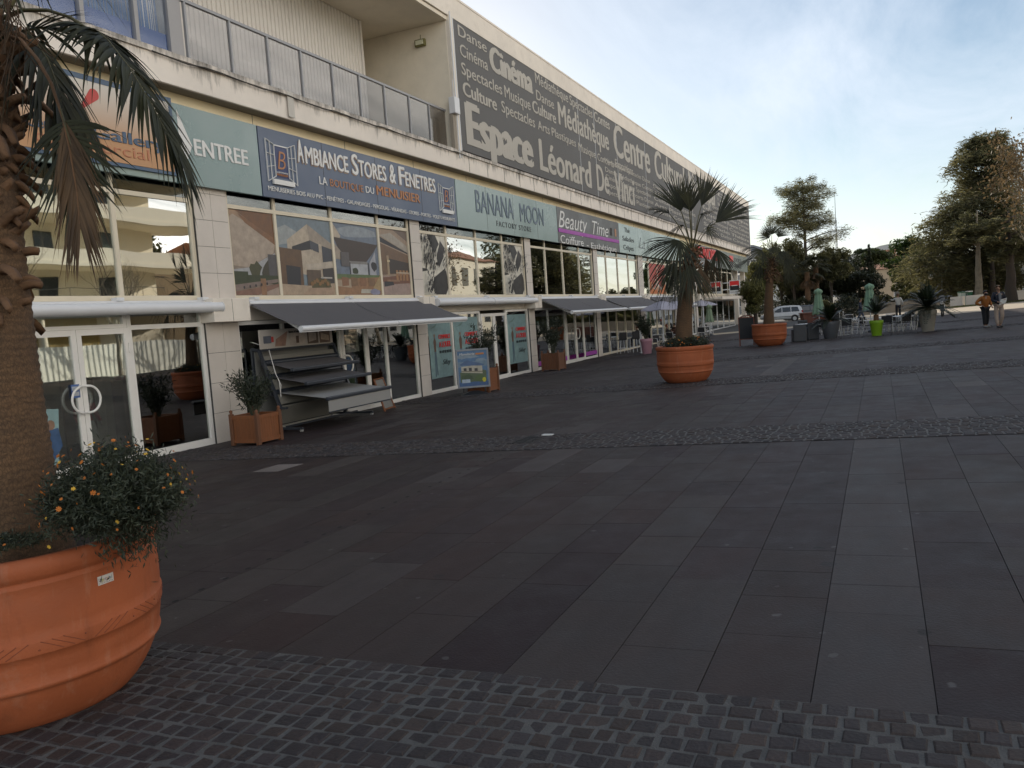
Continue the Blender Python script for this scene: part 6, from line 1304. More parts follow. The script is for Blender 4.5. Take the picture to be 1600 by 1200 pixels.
def person(loc, rz, label, jacket, trousers, shoes, hair, h=1.72, pose='walk', hairlen=0, mask=False, shirt=None, group=None):
    """local: x to the person's left, -y forward"""
    e = empty('person', loc, label, 'person', group, rz); s = h/1.72
    J = {'pel': (0,0,.95), 'sp': (0,-.01,1.12), 'ch': (0,-.01,1.30), 'nk': (0,.0,1.46), 'hb': (0,-.015,1.53), 'hd': (0,-.025,1.62), 'ht': (0,-.01,1.69)}
    for sd_, n in ((1,'l'),(-1,'r')):
        J['sh'+n] = (sd_*.175,0,1.40); J['hip'+n] = (sd_*.09,0,.90); J['kn'+n] = (sd_*.10,-.02,.50); J['an'+n] = (sd_*.10,.03,.09); J['to'+n] = (sd_*.11,-.13,.035)
        J['el'+n] = (sd_*.25,.03,1.14); J['wr'+n] = (sd_*.24,-.12,.93)
    if pose == 'hip':      # right hand on the hip, head bowed
        J['elr'] = (-.42,.06,1.16); J['wrr'] = (-.22,-.08,1.04); J['ell'] = (.27,.02,1.15); J['wrl'] = (.24,-.12,1.0); J['hd'] = (0,-.06,1.60); J['ht'] = (0,-.07,1.67); J['knr'] = (-.09,-.06,.50); J['anr'] = (-.08,-.05,.09); J['tor'] = (-.09,-.21,.035); J['anl'] = (.09,.06,.09)
    if pose == 'paper':    # both hands hold a sheet, head turned
        J['elr'] = (-.25,.0,1.14); J['wrr'] = (-.12,-.24,1.06); J['ell'] = (.27,.0,1.16); J['wrl'] = (.14,-.24,1.16); J['knl'] = (.10,-.10,.50); J['anl'] = (.09,.10,.11); J['tol'] = (.10,-.05,.04); J['anr'] = (-.08,-.08,.09); J['tor'] = (-.10,-.24,.035); J['hd'] = (-.02,-.03,1.62)
    if pose == 'point':
        J['ell'] = (.30,-.14,1.30); J['wrl'] = (.40,-.34,1.36); J['elr'] = (-.27,.05,1.14); J['wrr'] = (-.27,-.05,.92)
    if pose == 'step':
        J['knl'] = (.1,-.18,.52); J['anl'] = (.1,-.26,.10); J['tol'] = (.1,-.42,.05); J['knr'] = (-.1,.05,.50); J['anr'] = (-.1,.28,.14); J['tor'] = (-.1,.16,.04)
    if pose == 'sit':
        for sd_, n in ((1,'l'),(-1,'r')):
            J['kn'+n] = (sd_*.13,-.42,.50); J['an'+n] = (sd_*.13,-.42,.09); J['to'+n] = (sd_*.13,-.56,.035); J['el'+n] = (sd_*.26,-.10,.86); J['wr'+n] = (sd_*.16,-.34,.80)
        for k in ('pel','sp','ch','nk','hb','hd','ht','shl','shr','hipl','hipr'): J[k] = (J[k][0], J[k][1], J[k][2]-.42)
    for k in J: J[k] = tuple(v*s for v in J[k])
    Rr = {'pel':(.13,.10),'sp':(.12,.09),'ch':(.15,.10),'nk':.055,'hb':.065,'hd':(.078,.095),'ht':.06,'shl':.062,'shr':.062,'ell':.042,'elr':.042,'wrl':.028,'wrr':.028,'hipl':.085,'hipr':.085,'knl':.058,'knr':.058,'anl':.04,'anr':.04,'tol':.03,'tor':.03}
    N = {k: (J[k], Rr[k]) for k in J}; E_ = [('pel','sp'),('sp','ch'),('ch','nk'),('nk','hb'),('hb','hd'),('hd','ht')]
    for n in 'lr': E_ += [('ch','sh'+n),('sh'+n,'el'+n),('el'+n,'wr'+n),('pel','hip'+n),('hip'+n,'kn'+n),('kn'+n,'an'+n),('an'+n,'to'+n)]
    for n in 'lr':      # palm and five fingers
        wv = Vector(J['wr'+n]); d = (wv-Vector(J['el'+n])).normalized(); sx = d.cross(Vector((0,0,1))); sx = sx.normalized() if sx.length > .1 else Vector((1,0,0)); pal = wv+d*.055*s; N['pa'+n] = (tuple(pal), (.036,.016)); E_.append(('wr'+n,'pa'+n)); bend = Vector((0,-.3,-.35))
        for i in range(4):
            b = pal+d*.035+sx*(i-1.5)*.021; t = b+(d+bend*.5).normalized()*(.06,.07,.066,.05)[i]; N['f%d%s' % (i, n)] = (tuple(b), .0095); N['g%d%s' % (i, n)] = (tuple(t), .008); E_ += [('pa'+n,'f%d%s' % (i, n)),('f%d%s' % (i, n),'g%d%s' % (i, n))]
        b = wv+d*.03+sx*.04; N['t'+n] = (tuple(b), .010); N['u'+n] = (tuple(b+(d+sx*.5).normalized()*.05), .009); E_ += [('wr'+n,'t'+n),('t'+n,'u'+n)]
    hv = Vector(J['hd']); fw = Vector((-.35 if pose == 'paper' else 0,-1,-.25 if pose == 'hip' else -.05)).normalized(); sl_ = fw.cross(Vector((0,0,1))).normalized()
    N['nose'] = (tuple(hv+fw*.108*s+Vector((0,0,-.012))), .016); E_.append(('hd','nose'))
    skin_obj('body', N, E_, SK, e, 2)
    for sg_ in (-1,1): m = MB(); m.sphere(hv+fw*.092*s+sl_*.032*sg_+Vector((0,0,.02)), .010, 5); m.build('eye', BLACKP, e)
    m = MB(); m.bar(hv+fw*.098*s+sl_*.025-Vector((0,0,.055)), hv+fw*.098*s-sl_*.025-Vector((0,0,.055)), .008, .008); m.build('mouth', pm('lips', (.2,.07,.06), .6, .1, 5, 0), e)
    for sg_ in (-1,1): m = MB(); m.sphere(hv+sl_*.082*sg_, .022, 6, (.5,.8,1.2)); m.build('ear', SK, e)
    m = MB(); bk = hv-fw*.022*s+Vector((0,0,.03)); 
    b0 = len(m.v); m.sphere(bk, .104*s, 10, (1,1.08,1.06))
    m.f = [f for f in m.f if all(((Vector(m.v[i])-bk).dot(fw) < .06 and (Vector(m.v[i])-bk).z > -.07-hairlen) or (Vector(m.v[i])-bk).z > .055 for i in f)]; m.m = m.m[:len(m.f)]; m.sm = m.sm[:len(m.f)]
    m.build('hair', hair, e)
    if mask: m = MB(); m.sphere(hv+fw*.045*s-Vector((0,0,.035)), .078, 8, (1,1,.75)); m.build('face_mask', BLACKP, e)
    g = lambda k, r: (J[k], r)
    jn = {'pel': ((J['pel'][0],J['pel'][1],J['pel'][2]-.06*s),(.175,.135)), 'sp': g('sp',(.165,.125)), 'ch': g('ch',(.175,.13)), 'nk': ((J['nk'][0],J['nk'][1]+.01,J['nk'][2]-.015),.085)}; je = [('pel','sp'),('sp','ch'),('ch','nk')]
    for n in 'lr': jn['sh'+n] = g('sh'+n,.085); jn['el'+n] = g('el'+n,.068); wq = Vector(J['el'+n]).lerp(Vector(J['wr'+n]), .95); jn['wr'+n] = (tuple(wq),.052); je += [('ch','sh'+n),('sh'+n,'el'+n),('el'+n,'wr'+n)]
    skin_obj('jacket', jn, je, jacket, e, 2)
    if shirt: 
        m = MB(); a = Vector(J['ch']); m.prism([(-.045,-.28),(.045,-.28),(.06,.13),(-.06,.13)], lambda u, v, t: (a.x+u, a.y-.118-.02*t-.02*(v < 0), a.z+v)); m.build('shirt_front', shirt, e)
    tn = {'pel': g('pel',(.15,.115))}; te = []
    for n in 'lr': tn['hip'+n] = g('hip'+n,.105); tn['kn'+n] = g('kn'+n,.082); aq = Vector(J['kn'+n]).lerp(Vector(J['an'+n]), .92); tn['an'+n] = (tuple(aq),.070); te += [('pel','hip'+n),('hip'+n,'kn'+n),('kn'+n,'an'+n)]
    skin_obj('trousers', tn, te, trousers, e, 2)
    for n in 'lr':
        a = Vector(J['an'+n]); t = Vector(J['to'+n]); hl = a+(a-t)*.22; m = MB(); zb = t.z-.035*s; m.tube([(hl.x,hl.y,zb+.05),(a.x,a.y,zb+.06),(t.x,t.y,zb+.04),(t.x+(t.x-a.x)*.25,t.y+(t.y-a.y)*.25,zb+.035)], [.038,.052,.045,.025], 10); m.build('shoe', shoes, e)
    return e
def cloth(n, c): return pm(n, c, .8, .18, 7, .3, 25)
RZP = RZC
hairg = pm('grey_brown_hair', (.15,.10,.06), .7, .3, 20, .2, 60); hairb = pm('black_hair', (.012,.010,.009), .6, .3, 20, .2, 60)
a_ = on(1540, 512); person(a_, RZP+.1, 'person in an orange jacket and black trousers, hand on hip, wearing a dark mask', cloth('orange_jacket', (.29,.095,.012)), cloth('black_trousers', (.012,.012,.016)), pm('grey_shoe', (.25,.25,.24), .7, .1, 5, .1), hairb, 1.64, 'hip', .03, True)
b_ = on(1561, 512); pe = person(b_, RZP-.1, 'person in a navy jacket and beige trousers holding a white sheet', cloth('navy_jacket', (.012,.015,.028)), cloth('beige_trousers', (.38,.29,.23)), pm('dark_shoe', (.03,.028,.03), .6, .2, 5, .1), hairg, 1.80, 'paper', 0, False, cloth('grey_shirt', (.17,.18,.20)))
m = MB(); s_ = 1.80/1.72; m.prism([(-.02,-.16),(.26,-.06),(.30,.14),(.04,.08)], lambda u, v, t: (u-.10, -.315-.004*t-.05*v, 1.13+v)); o = m.build('paper_sheet', pm('white_paper', (.65,.65,.63), .8, .05, 3, .05), label='white paper sheet held in both hands by the person in navy', cat='paper'); o.location = b_; o.rotation_euler = (0,0,RZP-.1)
c_ = on(1404, 499); dd = depth_of(c_); hh = P(1404, 459, dd)[2]-c_.z
person(c_, RZP+math.pi-.3, 'person in a white jacket and black trousers seen from behind with one arm raised', cloth('white_jacket', (.50,.48,.44)), cloth('black_trousers', (.012,.012,.016)), DARK, pm('brown_hair', (.10,.05,.025), .7, .3, 20, .2, 60), min(1.85, max(1.6, hh)), 'point')
d_ = on(1345, 503); person(d_, RZP+1.2, 'person in dark top and blue jeans walking behind the closed green parasol', cloth('dark_blue_top', (.02,.025,.05)), cloth('blue_jeans', (.06,.075,.11)), DARK, hairb, 1.72, 'step')
s1 = at(on(1044, 536), 0, .2); person(s1, RZP+1.3, 'seated person in a dark coat at the table under the lilac parasol', cloth('black_coat', (.014,.013,.014)), cloth('black_trousers', (.012,.012,.016)), DARK, pm('auburn_hair', (.20,.06,.025), .7, .3, 20, .2, 60), 1.7, 'sit')
s2 = at(on(1056, 533), 0, .2); person(s2, RZP-1.3, 'seated person in a brown coat across the table under the lilac parasol', cloth('brown_coat', (.07,.03,.018)), cloth('black_trousers', (.012,.012,.016)), DARK, hairb, 1.7, 'sit')
# ================================================================== VEHICLES
def car(loc, rz, label, paint, L=4.3, Wd=1.74, Hh=1.66, mpv=True):
    e = empty('parked_car', loc, label, 'car', None, rz)   # local +x = forward
    st = [(-2.12,.40,.78,.80,.84),(-2.10,.32,.92,1.05,.86),(-2.0,.30,.98,1.42,.87),(-1.82,.30,.99,1.60,.87),(-1.2,.28,.99,1.66,.87),(-.3,.26,.97,1.665,.87),(.35,.26,.95,1.60,.87),(.75,.26,.94,1.38,.87),(1.18,.28,.93,1.02,.86),(1.6,.30,.86,.90,.84),(1.95,.34,.74,.76,.78),(2.12,.42,.62,.64,.66)]
    kx, kz = L/4.24, Hh/1.665; m = MB(); ring = []
    for (x, zl, zb, zr, hw) in st:
        hr = hw*(.80 if zr-zb > .25 else .9); y = hw*Wd/1.74; yr = hr*Wd/1.74
        ring.append([(x*kx,-y*.92,zl*kz),(x*kx,-y,(zl+.2)*kz),(x*kx,-y,zb*kz*.97),(x*kx,-y*.965,zb*kz),(x*kx,-yr,zr*kz-.04),(x*kx,-yr*.86,zr*kz),(x*kx,0,zr*kz+.012),(x*kx,yr*.86,zr*kz),(x*kx,yr,zr*kz-.04),(x*kx,y*.965,zb*kz),(x*kx,y,zb*kz*.97),(x*kx,y,(zl+.2)*kz),(x*kx,y*.92,zl*kz)])
    n = 13; vs = [v for r in ring for v in r]; f = [(i*n+k, i*n+(k+1) % n, (i+1)*n+(k+1) % n, (i+1)*n+k) for i in range(len(st)-1) for k in range(n)]
    m.add(vs, f, 0, True); m.add(ring[0], [tuple(reversed(range(n)))], 0); m.add(ring[-1], [tuple(range(n))], 0); m.build('body', paint, e)
    CG = pm('car_glass', (.010,.012,.014), .06, .05, 1, 0, spec=.8)
    for sy in (-1,1):
        for (xa, xb) in ((-1.78,-1.0),(-.92,-.12),(-.04,.82)):
            zt = 1.52*kz; zt2 = zt if xb < .5 else 1.18*kz; y0 = Wd/2*.965+.012; yt = Wd/2*.835+.004; m = MB(); q = [(xa,1.03*kz,y0),(xb,1.03*kz,y0),(xb-(.22 if xb > .5 else 0),zt2+.08*(xb > .5),yt+.03*(xb > .5)),(xa+(.16 if xa < -1.5 else 0),zt,yt)]
            vs = [(x*kx, sy*y, z) for x, z, y in q]+[(x*kx, sy*(y-.03), z) for x, z, y in q]; m.add(vs, [(0,1,2,3),(7,6,5,4),(0,4,5,1),(1,5,6,2),(2,6,7,3),(3,7,4,0)]); m.build('window', CG, e)
        for xw in (-1.30,1.32):
            m = MB(); m.tube([(xw*kx, sy*(Wd/2-.20), .31),(xw*kx, sy*(Wd/2+.012), .31)], [.32,.32], 24); w_ = m.build('wheel', BLACKP, e); m = MB(); m.tube([(xw*kx, sy*(Wd/2-.02), .31),(xw*kx, sy*(Wd/2+.022), .31)], [.21,.19], 18); m.build('rim', ALU, w_)
            m = MB(); m.tube([(xw*kx, sy*(Wd/2-.25), .34),(xw*kx, sy*(Wd/2+.004), .34)], [.37,.37], 24); m.build('wheel_arch', BLACKP, e)
        m = MB(); m.box(-2.0*kx, 1.9*kx, min(sy*(Wd/2-.02), sy*(Wd/2+.012)), max(sy*(Wd/2-.02), sy*(Wd/2+.012)), .52, .57); m.build('side_trim', BLACKP, e)
        m = MB(); m.bbox(-2.13*kx, -1.98*kx, sy*.78-.09, sy*.78+.09, .86*kz, 1.12*kz, .02); m.build('tail_light', pm('red_lens', (.35,.01,.012), .2, .1, 5, 0), e)
        m = MB(); m.bbox(1.88*kx, 2.04*kx, sy*.58-.14, sy*.58+.14, .62*kz, .76*kz, .02); m.build('headlight', ALU, e)
        m = MB(); m.bbox(.62, .80, sy*(Wd/2+.06)-.07, sy*(Wd/2+.06)+.07, 1.0, 1.13, .02); m.build('mirror', paint, e)
    m = MB(); m.add([(-2.125*kx,-.6,1.04*kz),(-2.125*kx,.6,1.04*kz),(-1.955*kx,.55,1.50*kz),(-1.955*kx,-.55,1.50*kz)], [(0,1,2,3)]); m.add([(-2.10*kx,-.6,1.04*kz),(-2.10*kx,.6,1.04*kz),(-1.93*kx,.55,1.50*kz),(-1.93*kx,-.55,1.50*kz)], [(3,2,1,0)]); m.build('rear_window', CG, e)
    m = MB(); m.add([(1.10*kx,-.66,1.08*kz),(1.10*kx,.66,1.08*kz),(.62*kx,.58,1.46*kz),(.62*kx,-.58,1.46*kz)], [(0,1,2,3)]); m.build('windscreen', CG, e)
    m = MB(); m.bbox(-2.2*kx,-2.0*kx,-Wd/2+.06,Wd/2-.06,.34,.58,.04); m.build('bumper', paint, e); m = MB(); m.box(-2.215*kx,-2.19*kx,-.26,.26,.62*kz,.73*kz); m.build('number_plate', WHITE, e)
    return e
WCAR = pm('white_car_paint', (.62,.63,.64), .25, .03, 2, 0, spec=.6)
cp = on(1221, 503); cp = Vector((cp.x, cp.y, gz(cp.x, cp.y)+.006)); rzcar = math.atan2(-right.y+.30*away.y, -right.x+.30*away.x)
car(cp, rzcar, 'white people carrier parked behind the far terracotta pot, seen from its rear side', WCAR, 4.3)
q = at(on(1300, 497), 0, 9); car(Vector((q.x,q.y,gz(q.x,q.y)+.006)), rzcar+.2, 'dark grey car parked under the dark trees behind the terrace', pm('grey_car_paint', (.06,.065,.07), .25, .03, 2, 0, spec=.6), 4.2, 1.74, 1.5)
# motor scooter parked on the sunlit strip
mp_ = on(1473, 494); e = empty('motor_scooter', mp_, 'parked chrome motor scooter right of the wide cycad, by the low wall', 'motorcycle', None, YAW+math.pi-.55)
for x in (-.62,.62):
    m = MB(); m.tube([(x+.26*math.cos(k*.3142),0,.30+.26*math.sin(k*.3142)) for k in range(21)], .055, 8); w_ = m.build('wheel', BLACKP, e); m = MB(); m.tube([(x,-.04,.3),(x,.04,.3)], .18, 14); m.build('rim', ALU, w_)
m = MB(); m.tube([(-.75,0,.62),(-.3,0,.66),(.0,0,.42),(.32,0,.40),(.48,0,.75),(.42,0,1.0)], [.10,.17,.14,.12,.14,.09], 12); m.tube([(.62,0,.32),(.5,0,.95)], .05, 8); m.build('body', pm('dark_green_paint', (.02,.03,.028), .25, .05, 2, 0), e)
m = MB(); m.tube([(-.70,0,.80),(-.4,0,.82),(-.05,0,.78)], [.10,.14,.10], 10); m.build('seat', BLACKP, e)
m = MB(); m.tube([(.36,-.34,1.08),(.45,0,1.02),(.36,.34,1.08)], .022, 8); m.build('handlebar', ALU, e)
for sy in (-1,1): m = MB(); m.tube([(.38,sy*.28,1.08),(.38,sy*.36,1.28)], .012, 6); m.sphere((.38,sy*.38,1.32), .075, 7, (.3,1,.8)); m.build('mirror', ALU, e)
m = MB(); m.sphere((.62,0,.92), .11, 8, (.7,1,1)); m.build('headlight', WHITE, e)
m = MB(); m.prism([(.40,-.22),(.40,.22),(.52,.16),(.52,-.16)], lambda u, v, t: (u+.02*t, v, 1.0+.42*(u-.40)/.12*1.0)); m.build('windshield', ALUC, e)
# ================================================================== TREES AND BACKDROP
BARKT = pm('tree_bark', (.055,.042,.032), .9, .35, 3, .6, 12, stretch=(1,1,.4))
BARKP = pm('pale_bark', (.26,.22,.16), .85, .35, 2.5, .3, 10, dirt=.5, dirtc=(.12,.10,.07))
def base_at(px, depth, py=480):
    p = P(px, py, depth); return Vector((p[0], p[1], gz(p[0], p[1])))
def hgt(px, py, depth, b): return P(px, py, depth)[2]-b.z
def tuft_quads(c, L, W_, rnd, flat_=.35):
    n = len(c); d = rnd.normal(size=(n,3)); d[:,2] *= flat_; d /= np.linalg.norm(d, axis=1)[:,None]; q = rnd.normal(size=(n,3)); q[:,2] += .8; s = np.cross(d, q); s /= np.linalg.norm(s, axis=1)[:,None]
    l = L*rnd.uniform(.6,1.4,(n,1)); w_ = W_*rnd.uniform(.6,1.4,(n,1)); return np.stack([c-d*l*.5, c+s*w_*.5, c+d*l*.5-np.array([0,0,.15])*l, c-s*w_*.5], axis=1)
def conifer(name, b, H, label, plates, r0, leaf, trunk_lean=(0,0), seed=1, dens=150, sub=9, tl=.45, tw=.10, cat='tree', group=None, trunk_top=1.0, thick=.35, bark=BARKT):
    """plates: (height m, reach m, azimuth deg from camera right, droop, width)"""
    rn = np.random.default_rng(seed); r_ = random.Random(seed); e = empty(name, b, label, cat, group)
    m = MB(); T = lambda z: Vector((trunk_lean[0]*(z/H)**1.5, trunk_lean[1]*(z/H)**1.5, z)); n = 12
    m.tube([T(H*trunk_top*i/n)+Vector((r_.uniform(-1,1),r_.uniform(-1,1),0))*r0*.12*(i > 0) for i in range(n+1)], [r0*(1.15 if i == 0 else 1)*(1-.88*i/n) for i in range(n+1)], 10)
    cs = []
    for (z, reach, az, dr, wd) in plates:
        a = math.radians(az); d = right*math.cos(a)+away*math.sin(a); z += r_.uniform(-.5,.5)*thick*1.6; s0 = max(z-.42*reach*(.3+r_.random()*.6), z*.35); p0 = T(min(s0, H*trunk_top*.97)); p2 = T(z)+d*reach-Vector((0,0,reach*dr)); p1 = T(z)+d*reach*.5+Vector((0,0,reach*.06)); path = bez(p0, p1, p2, 7)
        br = r0*.30*(1-.6*z/H)+.02; m.tube(path, [br*(1-.8*i/7) for i in range(8)], 5)
        side = Vector((-d.y, d.x, 0))
        for k in range(sub):
            u = .28+.72*(k+r_.random()*.6)/sub; c = p0*(1-u)**2+p1*2*u*(1-u)+p2*u*u; w_ = wd*(.35+.65*math.sin(math.pi*min(1, u*.95)))*(1 if u < .85 else .8)
            for sg_ in (-1,1):
                l_ = w_*r_.uniform(.6,1.1); q = c+side*sg_*l_+d*l_*.45+Vector((0,0,-l_*r_.uniform(.02,.25))); m.tube([c, (c+q)/2+Vector((0,0,.06*l_)), q], [br*.22, br*.14, .008], 4, caps=False)
                nn = int(dens*l_*.55*r_.choice([.35,.8,1,1.2])); t = rn.uniform(.0,1.05,(nn,1)); pt = np.array(c)*(1-t)+np.array(q)*t; cs.append(pt+rn.normal(size=(nn,3))*np.array([.20*wd*.5+.1,.20*wd*.5+.1,thick*.42])+np.array([0,0,1])*np.sin(t*9+k*2)*.12*thick-np.array([0,0,1])*t**2*l_*.28)
    m.build('trunk', bark, e); c = np.concatenate(cs); quads_obj('crown', tuft_quads(c, tl, tw, rn, .4), leaf, e); return e
def blob_tree(name, b, H, rx, rz_, label, leaf, seed=1, n=5000, clumps=22, ll=.35, lw=.16, tr=.18, base=.25, cat='tree', group=None, cone=False, spread=1.0, bark=BARKT, gap=.36):
    rn = np.random.default_rng(seed); r_ = random.Random(seed); e = empty(name, b, label, cat, group); m = MB(); zc = H-rz_; m.tube([(0,0,0),(r_.uniform(-.1,.1)*H*.1,0,H*.4),(0,0,zc+rz_*.4)], [tr*1.2, tr, tr*.4], 9); cs = []
    for i in range(clumps):
        v = rn.normal(size=3); v /= np.linalg.norm(v); u = rn.uniform(.35,1.0); k = np.array([rx,rx,rz_])*v*u; 
        if cone: k[:2] *= max(.12, (1-(k[2]+rz_)/(2*rz_)))*1.5
        c = np.array([0,0,zc])+k; m.tube([(0,0,max(H*base, c[2]-rx*.6)), tuple(c*.5+np.array([0,0,c[2]*.45])), tuple(c)], [tr*.3, tr*.2, .015], 5, caps=False)
        nn = int(n/clumps*rn.uniform(.6,1.4)); sz = np.array([rx,rx,rz_*.8])*gap*rn.uniform(.6,1.25); w_ = rn.normal(size=(nn,3)); w_ /= np.linalg.norm(w_, axis=1)[:,None]; cs.append(c+w_*sz*rn.uniform(.3,1.05,(nn,1))**.6)
    m.build('trunk', bark, e); c = np.concatenate(cs); c[:,2] = np.maximum(c[:,2], .15); quads_obj('crown', tuft_quads(c, ll, lw, rn, .8), leaf, e); return e
def bare_tree(b, H, label, r0, mat, seed, levels=5, lean=(0,0), group=None, twig_leaf=None, spread=.75, first=.32):
    r_ = random.Random(seed); e = empty('bare_tree', b, label, 'tree', group); m = MB(); tips = []
    def br(p, d, L, r, lv):
        n = 4; pts = [p]; q = p; dd = d.copy()
        for i in range(n): dd = (dd+Vector((r_.uniform(-1,1),r_.uniform(-1,1),r_.uniform(-.3,.9)))*.14).normalized(); q = q+dd*L/n; pts.append(q)
        m.tube(pts, [r*(1-.45*i/n) for i in range(n+1)], 7 if lv > 3 else 4 if lv < 2 else 5, caps=False)
        if lv == 0: tips.append(q); return
        for k in range(3 if lv > 1 else 4):
            t = r_.choice([pts[2],pts[3],pts[4]]) if k else pts[4]; ax = Vector((r_.uniform(-1,1),r_.uniform(-1,1),r_.uniform(-.25,.9))).normalized(); br(t, (dd+ax*spread*r_.uniform(.8,1.3)).normalized(), L*r_.uniform(.62,.82), r*.52, lv-1)
    br(Vector((0,0,0)), Vector((lean[0],lean[1],1)).normalized(), H*first, r0, levels); m.build('trunk', mat, e, fixn=False)
    if twig_leaf:
        rn = np.random.default_rng(seed); c = np.array([tuple(t) for t in tips]); c = np.repeat(c, 4, axis=0)+rn.normal(size=(len(c)*4,3))*.45; quads_obj('crown', tuft_quads(c, .28, .14, rn, .9), twig_leaf, e)
    return e
# big flat topped cedar behind the potted palm
d = 128; b = base_at(1262, d); H = hgt(1258, 284, d, b); zf = lambda py: hgt(1258, py, d, b); k = d/CF
lx = (P(1256, 300, d)-np.array(b)); ln = (0, 0)
pl = []
def lay(py, l, r, n=7, dr=.02, wd=1.6, out=None):
    for i in range(n):
        az = 360*i/n+random.uniform(-18,18); c = math.cos(math.radians(az)); reach = (r*k*c if c > 0 else l*k*-c); reach = max(reach, .55*min(l, r)*k+.35*max(l,r)*k*abs(math.sin(math.radians(az)))); out.append((zf(py)+random.uniform(-.5,.5), reach, az, dr, wd*max(.5, reach/4.5)))
lay(290, 25, 26, 6, -.02, 1.3, pl); lay(297, 50, 46, 9, -.02, 1.6, pl); lay(318, 30, 25, 6, .03, 1.3, pl); lay(330, 55, 34, 9, .04, 1.6, pl); lay(345, 62, 50, 8, .03, 1.5, pl); lay(358, 50, 20, 5, .1, 1.5, pl)
pl += [(zf(343), 4.6, 0, -.02, 1.3), (zf(369), 3.2, 10, .02, 1.5), (zf(372), 4.2, -25, .04, 1.4), (zf(374), 6.8, 5, -.02, 1.3), (zf(370), 7.4, -8, .0, 1.3), (zf(385), 4.5, 20, .1, 1.4), (zf(395), 5, 200, .1, 2), (zf(400), 4, 150, .1, 2)]
conifer('cedar_tree', b, H, 'tall cedar with flat layered branches behind the far potted palm', pl, .42, CEDL, seed=3, dens=52, sub=9, tl=.62, tw=.07, thick=.9)
# large dense cedar right
d = 84; b = base_at(1545, d); H = hgt(1530, 222, d, b); k = d/CF; zf = lambda py: hgt(1535, py, d, b); pl = []
for py, l, r in ((228,22,30),(236,38,42),(246,52,50),(258,60,45),(272,42,45),(292,70,40),(306,88,45),(322,95,50),(338,100,50),(352,108,45),(368,118,50),(384,122,55),(400,128,50),(414,126,45),(426,122,40),(438,112,40)): lay(py, l, r, 8, .16, 1.9, pl)
conifer('cedar_tree', b, H, 'huge dense dark cedar right of the plaza behind the walking pair', pl, .45, CEDL, seed=8, dens=66, sub=8, tl=.6, tw=.085, thick=.9)
d = 78; b = base_at(1530, d); H = hgt(1530, 330, d, b); zf = lambda py: hgt(1530, py, d, b); k = d/CF; pl = []
for py, l, r in ((345,20,25),(352,35,30),(362,45,35),(372,28,30)): lay(py, l, r, 6, .14, 1.4, pl)
conifer('cedar_tree', b, H, 'slender cedar with a pale straight trunk behind the person in orange', pl, .40, CEDL, seed=9, dens=75, sub=7, tl=.5, tw=.08, bark=BARKP)
d = 74; b = base_at(1580, d); H = hgt(1580, 330, d, b); k = d/CF; zf = lambda py: hgt(1580, py, d, b); pl = []
for py, l, r in ((345,30,40),(360,45,60),(375,40,60),(388,30,50)): lay(py, l, r, 6, .1, 1.5, pl)
conifer('cedar_tree', b, H, 'cedar with a thick dark trunk right of the person in navy', pl, .52, CEDL, seed=10, dens=70, sub=7, tl=.5, tw=.08)
d = 79; b = base_at(1552, d); H = hgt(1552, 370, d, b); pl = []; zf = lambda py: hgt(1552, py, d, b); k = d/CF
for py, l, r in ((378,18,20),(388,24,22)): lay(py, l, r, 5, .1, 1.3, pl)
conifer('cedar_tree', b, H, 'cedar trunk between the two walking people, its bark peeling pale', pl, .36, CEDL, seed=12, dens=70, sub=6, tl=.5, tw=.08, bark=BARKT)
# plane trees with bare pale limbs at the right edge
PLN = leafm('withered_leaf', (.10,.065,.03), (.20,.14,.07), .7, .35, 1)
b = base_at(1612, 60); bare_tree(b, 14.5, 'half bare plane tree with pale limbs and withered brown leaves at the right edge', .34, BARKP, 4, 6, (-.10,.1), twig_leaf=PLN, spread=.85, first=.28)
b = base_at(1592, 96); bare_tree(b, 19, 'bare plane tree with fine brown twigs behind the cedars at the right edge', .3, BARKP, 6, 6, (-.05,0), twig_leaf=PLN, spread=.75, first=.27)
# middle distance greenery
def BT(name, px, d, pyt, rxp, rzp, label, leaf, seed, **kw):
    b = base_at(px, d); H = hgt(px, pyt, d, b); k = d/CF; return blob_tree(name, b, H, rxp*k, rzp*k, label, leaf, seed, **kw)
BT('stone_pine', 1366, 154, 386, 34, 17, 'dark umbrella shaped pine left of the cypress', PINL, 2, n=7000, clumps=40, ll=.6, lw=.2, gap=.30)
BT('stone_pine', 1428, 122, 370, 40, 30, 'bright green rounded pine below the hill, right of the cypress', leafm('bright_pine', (.025,.05,.010), (.075,.11,.02), .6, .25, .3), 3, n=7000, clumps=40, ll=.6, lw=.2, gap=.30)
BT('cypress_tree', 1361, 136, 382, 8, 34, 'narrow dark cypress rising between the two pines', DKG, 4, n=5000, clumps=50, cone=True, ll=.35, lw=.12, gap=.25, base=.1)
BT('evergreen_tree', 1316, 140, 396, 38, 32, 'dense dark evergreen left of the cypress', DKG, 5, n=9000, clumps=34, ll=.5, lw=.2)
BT('evergreen_tree', 1292, 135, 400, 34, 38, 'dense dark evergreen right below the flat topped cedar', DKG, 6, n=9000, clumps=30, ll=.5, lw=.2)
BT('evergreen_tree', 1222, 132, 375, 34, 45, 'olive green tree behind the head of the far potted palm', OLV, 7, n=9000, clumps=36, ll=.45, lw=.17)
BT('evergreen_tree', 1186, 129, 412, 28, 30, 'olive green tree at the far end of the shops', OLV, 8, n=6000, clumps=28, ll=.4, lw=.16)
BT('sunlit_shrub', 1180, 86, 436, 30, 26, 'tall shrub with a sunlit yellow green top beside the projecting bank sign', YG, 9, n=9000, clumps=34, ll=.26, lw=.10, cat='shrub', base=.1)
